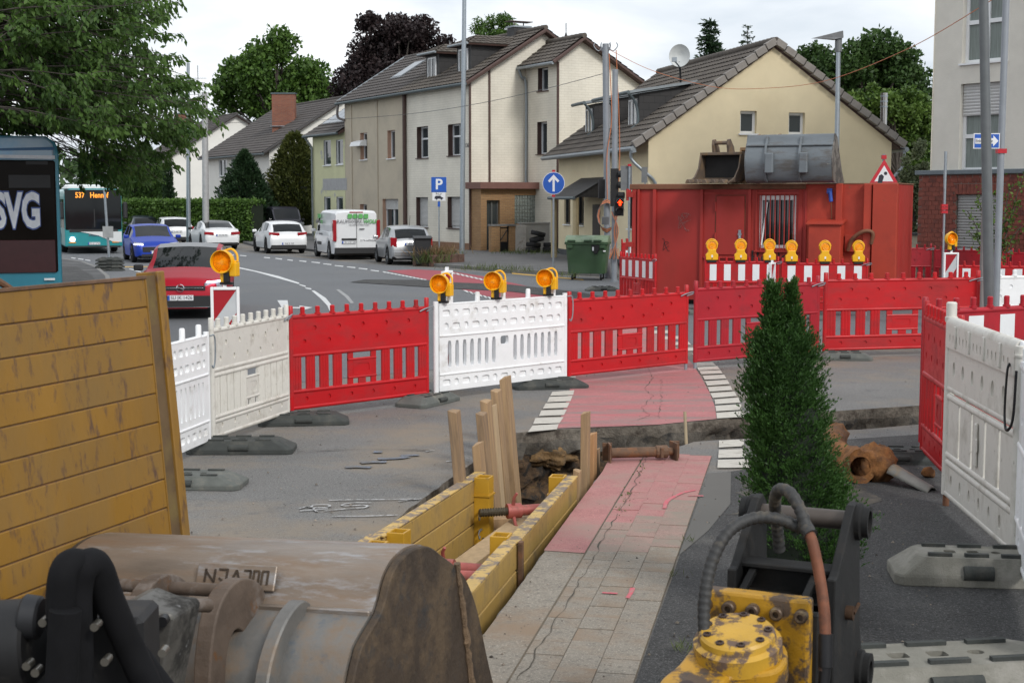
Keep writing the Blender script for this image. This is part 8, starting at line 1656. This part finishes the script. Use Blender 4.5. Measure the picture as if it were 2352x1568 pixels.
# ================================================================== trees, shrubs, hedge, weeds
NR = np.random.default_rng(21)
BARK = mat('bark', (.06, .05, .042), .9, var=.3, scale=6, bump=.5, bscale=20); CORE = mat('shaded_inner_foliage', (.008, .014, .007), .95, var=.3)  # CORE: solid cores, shade inside the foliage put into a near-black green
def unit(a): return a/np.maximum(1e-6, np.linalg.norm(a, axis=1))[:, None]
def leaves(name, m, parent, pts, size, d=None, wid=.32, jit=.45, fold=0.0):
    n = len(pts); d = unit(NR.normal(size=(n, 3)) if d is None else d+NR.normal(size=(n, 3))*jit); w = unit(np.cross(d, unit(NR.normal(size=(n, 3))))); s = size*NR.uniform(.65, 1.3, n)[:, None]
    nrm = np.cross(d, w)
    v = np.stack([pts, pts+d*s*.45+w*s*wid+nrm*s*fold, pts+d*s, pts+d*s*.45-w*s*wid+nrm*s*fold], 1).reshape(-1, 3).astype(np.float32); me = bpy.data.meshes.new(name)
    me.vertices.add(4*n); me.vertices.foreach_set('co', v.ravel()); me.loops.add(4*n); me.loops.foreach_set('vertex_index', np.arange(4*n, dtype=np.int32)); me.polygons.add(n); me.polygons.foreach_set('loop_start', np.arange(0, 4*n, 4, dtype=np.int32)); me.polygons.foreach_set('loop_total', np.full(n, 4, dtype=np.int32)); me.materials.append(m); me.update(); me.validate()
    return link(name, me, parent)
def blob_pts(blobs, n, k=9, sub=.42, shell=.55):
    subs = []
    for c, r_ in blobs:
        for i in range(k):
            q = unit(NR.normal(size=(1, 3)))[0]; subs.append((np.array(c)+q*np.array(r_)*NR.uniform(.45, .92), np.array(r_)*sub*NR.uniform(.6, 1.25)))
    wts = np.array([np.prod(r_)**(2/3) for c, r_ in subs]); idx = NR.choice(len(subs), n, p=wts/wts.sum()); q = unit(NR.normal(size=(n, 3))); rad = NR.uniform(0, 1, n)**(shell*.6); C = np.array([c for c, r_ in subs]); RR = np.array([r_ for c, r_ in subs])
    return C[idx]+q*RR[idx]*rad[:, None], C
def tree(name, label, u, Y, blobs, n, size, m, trunk=.25, cat='tree', group='trees behind the houses', k=9, sub=.42, limbs=14, droop=0.0, wid=.32):
    # blobs given as (u, v, half width px, half height px, dY)
    base = V3(XU(u, Y, 400), Y); root = thing(name, label, cat, base, 0, group); B = []
    for bu, bv, hu, hv, dy in blobs: p = AT(bu, bv, Y+dy)-base; s_ = (Y+dy)/FPX; B.append(((p.x, p.y, p.z), (hu*s_, hu*s_*.85, hv*s_)))
    pts, C = blob_pts(B, n, k, sub); d = None
    if droop: d = np.tile(np.array([0, 0, -droop]), (n, 1))+unit(NR.normal(size=(n, 3)))
    leaves('crown', m, root, pts, size, d, wid)
    ztop = max(b[0][2] for b in B); mb = MB(); mb.tube(smooth_path([(0, 0, 0), (.1, 0, ztop*.35), (0, .1, ztop*.7), (.05, 0, ztop)], 4), [trunk*(1-.85*i/12) for i in range(13)], 8); mb.build('trunk', BARK, root, smooth=True)
    mb = MB(); ch = NR.choice(len(C), min(limbs, len(C)), replace=False)
    for i in ch: c = C[i]; z0 = min(ztop*.8, max(.3, c[2]*.55)); mb.tube(smooth_path([(0, 0, z0), (c[0]*.5, c[1]*.5, z0*.4+c[2]*.6), tuple(c)], 3), [trunk*.4, trunk*.34, trunk*.3, trunk*.25, trunk*.2, trunk*.12, trunk*.05], 5)
    mb.build('limbs', BARK, root); return root
LG = leaf_mat('leaf_green', (.028, .07, .012), (.115, .21, .036)); LD = leaf_mat('leaf_dark', (.018, .046, .011), (.068, .13, .03)); LP = leaf_mat('leaf_purple', (.014, .009, .010), (.046, .030, .030), .2); LC = leaf_mat('needle_green', (.012, .034, .014), (.04, .075, .03)); LY = leaf_mat('thuja_gold', (.020, .035, .007), (.095, .105, .025)); LM = leaf_mat('maple_green', (.035, .078, .014), (.135, .22, .04)); LV = leaf_mat('variegated', (.06, .085, .04), (.26, .30, .17)); LCH = leaf_mat('cherry_leaf', (.024, .062, .012), (.11, .20, .04), .38); LT = leaf_mat('thuja_leaf', (.018, .052, .010), (.065, .15, .028), .25); LGR = leaf_mat('grass_blade', (.04, .07, .015), (.14, .17, .05)); LDR = leaf_mat('dry_grass', (.13, .08, .04), (.28, .19, .10))
tree('maple_tree', 'tall green deciduous tree behind the white house chimney', 640, 130, [(640, 100, 42, 44, 0), (590, 160, 70, 55, 0), (690, 185, 85, 60, 2), (560, 215, 55, 60, 3), (740, 230, 50, 45, 4), (640, 250, 100, 70, 2)], 24000, .42, LG, .4, k=15, sub=.5)
tree('copper_beech', 'dark purple copper beech rising behind the beige house', 920, 112, [(925, 80, 70, 52, 0), (860, 125, 62, 55, 1), (985, 120, 62, 50, 1), (925, 165, 110, 70, 2), (810, 195, 45, 50, 3), (850, 60, 30, 30, 0)], 30000, .30, LP, .4, k=15, sub=.5)
tree('drooping_conifer', 'feathery green conifer top behind the tiled house ridge', 1150, 98, [(1140, 55, 45, 34, 0), (1110, 75, 30, 30, 0), (1185, 85, 40, 26, 1), (1150, 110, 70, 40, 1), (1225, 88, 14, 8, 0)], 5200, .30, LG, .3, k=9, sub=.34, droop=.9, wid=.14)
def conifer(name, label, u, Y, vtop, vbase, hw, n, size, m, tiers=13, sparse=1.0, group='trees behind the houses'):
    base = V3(XU(u, Y, 300), Y); root = thing(name, label, 'tree', base, 0, group); zt, z0 = ZV(vtop, Y), ZV(vbase, Y); W = hw*Y/FPX; P = []; D = []; mb = MB(); mb.cyl((0, 0, 0), (0, 0, zt), .16, .02, n=7); br = MB()
    for t in range(tiers):
        f = t/(tiers-1); z = zt-(zt-z0)*f**.9; rr = W*(.10+.90*f)
        for k in range(int(7+5*f)):
            a = NR.uniform(0, 6.28); L = rr*NR.uniform(.6, 1.15); dv = np.array([math.cos(a), math.sin(a), -.18]); br.tube([(0, 0, z), tuple(dv*L*.6+np.array([0, 0, z])), tuple(dv*L+np.array([0, 0, z+.06*L]))], [.03, .02, .006], 4)
            c = int(n/(tiers*9)*(.4+f)*sparse); s_ = NR.uniform(.12, 1, c); q = dv[None, :]*(L*s_)[:, None]+np.array([0, 0, z])+NR.normal(size=(c, 3))*np.array([.14, .14, .07])*W*.8*(1.1-s_*.5)[:, None]; P.append(q); D.append(np.tile(dv+np.array([0, 0, .1]), (c, 1)))
    leaves('crown', m, root, np.concatenate(P), size, np.concatenate(D), .16, .5); mb.build('trunk', BARK, root); br.build('limbs', BARK, root); return root
conifer('spruce_tree', 'dark spruce standing behind the satellite dish', 1627, 88, 54, 215, 62, 6500, .32, LC)
conifer('sparse_conifer', 'small thin conifer top right of the spruce', 1713, 95, 62, 135, 34, 900, .22, LC, 8, .8)
tree('oak_tree', 'broad dark green oak filling the gap right of the yellow gable', 1985, 84, [(1900, 150, 85, 55, 0), (2000, 150, 90, 62, 0), (2085, 185, 70, 70, 1), (1960, 220, 110, 80, 1), (2080, 290, 80, 90, 2), (1880, 200, 60, 60, 2), (2050, 400, 100, 80, 2)], 40000, .27, LD, .45, k=16, sub=.5)
tree('young_maple', 'brighter green maple in front of the dark oak', 2060, 63, [(2000, 240, 42, 38, 0), (2075, 235, 55, 50, 0), (2110, 280, 50, 60, 0), (2040, 300, 75, 70, 1), (2090, 370, 60, 70, 1), (2085, 450, 50, 50, 1)], 20000, .19, LM, .2, k=14, sub=.46)
tree('variegated_bush', 'pale variegated bush left of the apartment house', 2100, 50, [(2110, 375, 34, 45, 0), (2085, 430, 34, 50, 0), (2120, 450, 30, 60, 0), (2095, 505, 36, 40, 0)], 6000, .12, LV, .06, 'shrub', None, k=10, sub=.4)
def cone_bush(name, label, u, Y, vtop, vbot, hw, n, size, m, round_=1.0):
    base = V3(XU(u, Y, 400), Y); root = thing(name, label, 'shrub', base, 0, 'conifers beside the white house'); zt = ZV(vtop, Y); zb = max(0, ZV(vbot, Y)-.8); W = hw*Y/FPX; f = NR.uniform(0, 1, n)**.75; a = NR.uniform(0, 6.28, n); lob = 1+.16*np.sin(a*5+f*9)+.10*np.sin(a*11-f*23); r_ = W*np.minimum(1, (f*1.5)**round_)*lob*NR.uniform(.62, 1.04, n); z = zt-(zt-zb)*f
    P = np.stack([np.cos(a)*r_, np.sin(a)*r_, z], 1); leaves('crown', m, root, P, size, np.stack([np.cos(a), np.sin(a), np.full(n, .9)], 1), .22, .5); mb = MB(); mb.cyl((0, 0, 0), (0, 0, zt*.9), .12, .02, n=6); mb.build('trunk', BARK, root)
    mb = MB(); mb.lathe([(W*.5, zb), (W*.55, zb+(zt-zb)*.3), (W*.3, zb+(zt-zb)*.65), (.02, zt*.92)], 10); mb.build('shade_core', CORE, root); return root
cone_bush('golden_thuja', 'large golden green thuja beside the pale yellow house', 678, 95, 306, 490, 62, 15000, .26, LY, .55); cone_bush('dark_conifer', 'dark blue green conifer in front of the white house', 562, 93, 348, 480, 58, 10000, .26, LC, .8); cone_bush('slim_cypress', 'slim dark cypress column against the far white house', 386, 92, 370, 480, 10, 2500, .2, LC, .35)
cone_bush('round_bush', 'dark bush behind the left end of the hedge', 330, 96, 330, 480, 58, 8000, .3, LD, .6)
# clipped hedge
ha, hb_ = V3(XU(268, 88, 480), 88), V3(XU(572, 80, 480), 80); hed = thing('clipped_hedge', 'long clipped green hedge behind the parked cars', 'hedge', ha, math.atan2((hb_-ha).y, (hb_-ha).x)); HL = (hb_-ha).length; HH = ZV(461, 84)
n = 26000; q = NR.uniform(0, 1, (n, 3)); fc = NR.integers(0, 3, n); P = np.stack([q[:, 0]*HL, np.where(fc == 0, q[:, 1]*1.2, q[:, 1]*.16), np.where(fc == 0, HH-q[:, 2]*.16, q[:, 2]*HH)], 1)+NR.normal(size=(n, 3))*.05
leaves('foliage', LG, hed, P, .17); mb = MB(); mb.bx(.1, HL-.1, .15, 1.1, 0, HH-.15); mb.build('shade_core', CORE, hed)
# mass of foliage on the horizon
n = 15000; P = np.stack([NR.uniform(-75, 75, n), NR.uniform(165, 185, n), NR.uniform(0, 1, n)**1.3*9], 1); P[:, 2] *= .75+.25*np.sin(P[:, 0]*.35)+.15*np.sin(P[:, 0]*.9); w_ = leaves('distant_wood', LD, None, P, 1.3); tag(w_, 'dark distant band of trees closing the view behind the bus', 'wood', kind='stuff')
# ---- big cherry whose branches reach in from the left
CT = V3(-12.6, 27.5); ch_ = thing('cherry_tree', 'large leafy cherry tree reaching in from the left edge above the coach', 'tree', CT); P = []; D = []; br = MB(); sides = []
umax = lambda v: float(np.interp(v, [-60, 0, 60, 130, 190, 240, 300, 345, 390, 440], [360, 375, 385, 395, 452, 462, 430, 440, 370, 310]))
for i in range(190):
    v = NR.uniform(-40, 420); um = umax(v); u = um-abs(NR.normal())*.42*(um+130) if i > 40 else um-NR.uniform(0, 40)
    if u < -130: u = NR.uniform(-120, um)
    Y = NR.uniform(24.2, 31)
    if v > 165 and u < 165: continue
    if v > 300:
        if u < 150: continue
        Y = NR.uniform(30.5, 33)
    tip = np.array(AT(u, v, Y)-CT); st = np.array([NR.uniform(-.2, .2), NR.uniform(-.2, .2), NR.uniform(3.8, 5.6) if v > 150 else NR.uniform(4, 6.5)]); mid = st*.45+tip*.55+np.array([0, 0, .35]); path = [np.array(p) for p in smooth_path([tuple(st), tuple(mid), tuple(tip)], 5)]
    br.tube([tuple(p) for p in path], [.03*(1-.09*j) for j in range(len(path))], 5)
    for j in range(7):
        t = NR.uniform(.42, 1.0); k = min(len(path)-2, int(t*(len(path)-1))); s0 = path[k]+(path[k+1]-path[k])*NR.uniform(); dv = unit((tip-st)[None, :]*.22+NR.normal(size=(1, 3))*np.array([.8, .8, .5]))[0]; L = NR.uniform(.3, .75); e = s0+dv*L+np.array([0, 0, -.06]); br.tube([tuple(s0), tuple((s0+e)/2+np.array([0, 0, .04])), tuple(e)], [.010, .007, .004], 4)
        c = 40; tt = NR.uniform(.1, 1.0, c)[:, None]; P.append(s0[None]+(e-s0)[None]*tt+NR.normal(size=(c, 3))*.05); D.append(np.tile(dv*.5+np.array([0, 0, -.75]), (c, 1)))
P = np.concatenate(P); D = np.concatenate(D); Wp = P+np.array(CT); dep = Wp[:, 1]*_c-(Wp[:, 2]-HC)*_s; clear = (CX+FPX*Wp[:, 0]/dep < 180) & (CY-FPX*(Wp[:, 1]*_s+(Wp[:, 2]-HC)*_c)/dep > 302); P, D = P[~clear], D[~clear]; pick = NR.choice(len(P), 300, replace=False); keep = np.ones(len(P), bool); keep[pick] = False
o = leaves('foliage', LCH, ch_, P[keep], .125, D[keep], .24, .38, .04); tag(o, kind='stuff'); br.build('branches', BARK, ch_)
lf = MB(); lf.add([(0, 0, 0), (.03, .012, -.045), (.026, .012, -.085), (0, 0, -.135), (-.026, .012, -.085), (-.03, .012, -.045), (0, -.004, -.06)], [(0, 1, 6), (1, 2, 6), (2, 3, 6), (3, 4, 6), (4, 5, 6), (5, 0, 6)]); lfm = lf.mesh('leaf', LCH)
for i in pick: o = link('leaf', lfm, ch_); o.location = P[i]; o.rotation_euler = (NR.uniform(-.7, .7), NR.uniform(-.7, .7), NR.uniform(0, 6.28))
mb = MB(); mb.tube(smooth_path([(0, 0, 0), (.1, 0, 2), (0, .1, 4), (.1, 0, 6.5)], 4), [.26-.014*i for i in range(13)], 10); mb.build('trunk', BARK, ch_, smooth=True)
# ---- small thuja in the foreground
TY = 8.5; tb = V3(XU(1845, TY, 1300), TY); th = thing('small_thuja', 'small cone shaped green thuja standing on the footway', 'shrub', tb); P = []; D = []
prof_ = [(655, 1778, 5), (690, 1785, 26), (740, 1790, 40), (800, 1795, 66), (860, 1797, 90), (940, 1800, 94), (1020, 1808, 98), (1080, 1818, 106), (1140, 1832, 124), (1200, 1850, 142), (1265, 1858, 128), (1350, 1842, 88), (1400, 1840, 60)]
for i in range(4200):
    v = NR.uniform(0, 1)**.85; v = 660+v*735; cu = float(np.interp(v, [p[0] for p in prof_], [p[1] for p in prof_])); hw = float(np.interp(v, [p[0] for p in prof_], [p[2] for p in prof_])); a = NR.uniform(0, 6.28); lob = 1+.15*math.sin(a*4+v*.021)+.12*math.sin(a*7-v*.043); tw_ = v < 790; k_ = NR.uniform() < .5; cu, hw = ((1775 if k_ else 1817), float(np.interp(v, [652 if k_ else 690, 790], [0, 30]))) if tw_ else (cu, hw); lob = 1+.42*mnoise.noise(Vector((math.cos(a)*2.2, math.sin(a)*2.2, v*.016))); rr = hw*TY/FPX*lob*NR.uniform(.55, 1.0); c0_ = AT(cu, v, TY)-tb; c0_ = np.array((c0_.x, c0_.y, c0_.z)); out = np.array([math.cos(a), math.sin(a), 0.0]); s0 = c0_+out*rr*.72; dv = unit((out*.55+np.array([0, 0, 1.0])+NR.normal(size=3)*.18)[None])[0]; L = NR.uniform(.07, .15)*(.6 if hw < 40 else 1); sd = np.cross(dv, out); c = 30
    t = NR.uniform(0, 1, c); P.append(s0[None]+dv[None]*(L*t)[:, None]+sd[None]*(NR.normal(size=c)*.25*L*(1-t*.6))[:, None]+out[None]*(rr*.20*t)[:, None]); D.append(np.tile(dv, (c, 1))+sd[None]*NR.normal(size=c)[:, None]*.5)
for tu, tv in ((1776, 652), (1816, 684), (1795, 705)):
    for i in range(60): p = AT(tu+NR.normal()*5, tv+abs(NR.normal())*45, TY)-tb; P.append(np.array([[p.x, p.y+NR.normal()*.03, p.z]])); D.append(np.array([[NR.normal()*.2, 0, 1.0]]))
leaves('foliage', LT, th, np.concatenate(P), .022, np.concatenate(D), .17, .28)
mb = MB(); mb.cyl((0, 0, 0), (-.12, 0, 1.6), .03, .008, n=7); mb.build('trunk', BARK, th); mb = MB(); mb.lathe([(.02, 0.05), (.22, .15), (.26, .5), (.19, .9), (.15, 1.3), (.07, 1.6), (.005, 1.8)], 14); o = mb.build('shade_core', CORE, th); 
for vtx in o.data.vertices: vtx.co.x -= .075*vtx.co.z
# ---- loose young shrub before the brick wall
Y = 36; sb_ = V3(XU(2290, Y, 500), Y); ys = thing('young_shrub', 'loose young shrub with bright leaves before the brick ground floor', 'shrub', sb_); P = []; D = []; br = MB()
for tu, tv in ((2222, 485), (2228, 535), (2245, 450), (2262, 420), (2300, 395), (2320, 430), (2335, 470), (2345, 520), (2275, 480), (2290, 440), (2310, 500), (2255, 545), (2352, 400)):
    e = np.array(AT(tu, tv, Y)-sb_); s0 = np.array([0, 0, .5]); br.tube(smooth_path([tuple(s0), tuple(s0*.4+e*.6+np.array([0, 0, .15])), tuple(e)], 4), .012, 4)
    c = 70; t = NR.uniform(.25, 1, c)[:, None]; P.append(s0*(1-t)+e*t+np.array([0, 0, .12])*(t*(1-t)*4)+NR.normal(size=(c, 3))*.07)
leaves('foliage', LM, ys, np.concatenate(P), .10); br.build('stems', BARK, ys)
# ---- planter and weeds
pa, pb2 = G(992, 613), G(1068, 609); dd = (pb2-pa); pln = thing('stone_planter', 'low brown stone planter overgrown with dry grass', 'planter', pa, math.atan2(dd.y, dd.x)); mb = MB(); w_ = dd.length; PLM = mat('planter_stone', (.11, .062, .048), .9, var=.3, scale=8, bump=.4, bscale=30)
nst = 5
for k in range(nst): m2 = MB(); m2.bx(w_*k/nst+.01, w_*(k+1)/nst-.01, 0, .18, 0, .42); m2.build('stone', PLM, pln, bevel=.02); m2 = MB(); m2.bx(w_*k/nst+.01, w_*(k+1)/nst-.01, .82, 1.0, 0, .42); m2.build('stone', PLM, pln, bevel=.02)
mb.bx(.05, w_-.05, .17, .83, 0, .36); mb.build('soil', SOIL, pln)
def tuft(n, spread, h, m, origin, name, parent=None, tilt=.5):
    a = NR.normal(size=(n, 3))*np.array([spread[0], spread[1], 0]); d = NR.normal(size=(n, 3))*tilt; d[:, 2] = 1.0; return leaves(name, m, parent, a+np.array(origin), h, d, .03, .1)
tuft(500, (w_*.28, .25), .42, LDR, (w_*.45, .5, .36), 'dry_grass', pln)['kind'] = 'stuff'; tuft(160, (.25, .3), .5, LGR, (.2, .2, .1), 'green_grass', pln)['kind'] = 'stuff'; tuft(150, (w_*.3, .25), .25, LGR, (w_*.6, .4, .36), 'green_grass', pln)['kind'] = 'stuff'
for u, v, s_, lab in ((1105, 621, .5, 'weeds along the kerb right of the stone planter'), (1150, 624, .45, 'pale seeding grass on the kerb before the porch'), (1215, 585, .9, 'weeds at the foot of the tyre stacks'), (1186, 583, .5, 'weeds below the rendered yard pier'), (1288, 638, .28, 'weed tuft growing beside the arrow sign post'), (1209, 628, .2, 'tiny weed tuft on the kerb edge')):
    p = G(u, v, .1); o = tuft(int(220*s_), (s_, .18), .26, LGR, (0, 0, 0), 'weed_tuft'); o.location = p; tag(o, lab, 'weeds', 'weeds at the kerbs', 'stuff')
for u, v, lab in ((1576, 1492, 'grass tuft at the slab edge beside the yellow gear head'), (1587, 1246, 'small grass tuft where the path meets the dark footway'), (1550, 1325, 'few grass blades at the right path edge')):
    o = tuft(46 if v > 1400 else 14, (.035, .03), .07, LGR, (0, 0, 0), 'grass_tuft', tilt=.7); o.location = G(u, v, .006); tag(o, lab, 'grass', 'grass tufts on the path', 'stuff')
P = []; 
for x, y in [(990,1560),(1040,1470),(1085,1400),(1165,1230),(1200,1150),(1240,1060)]:
    p = G(1176+x/4, 784+y/4, .012)
    for k in range(18): P.append((p.x+NR.normal()*.02, p.y+NR.normal()*.16, .012))
tag(leaves('crack_moss', LGR, None, np.array(P), .022), 'moss and tiny weeds growing in the path crack', 'moss', kind='stuff')
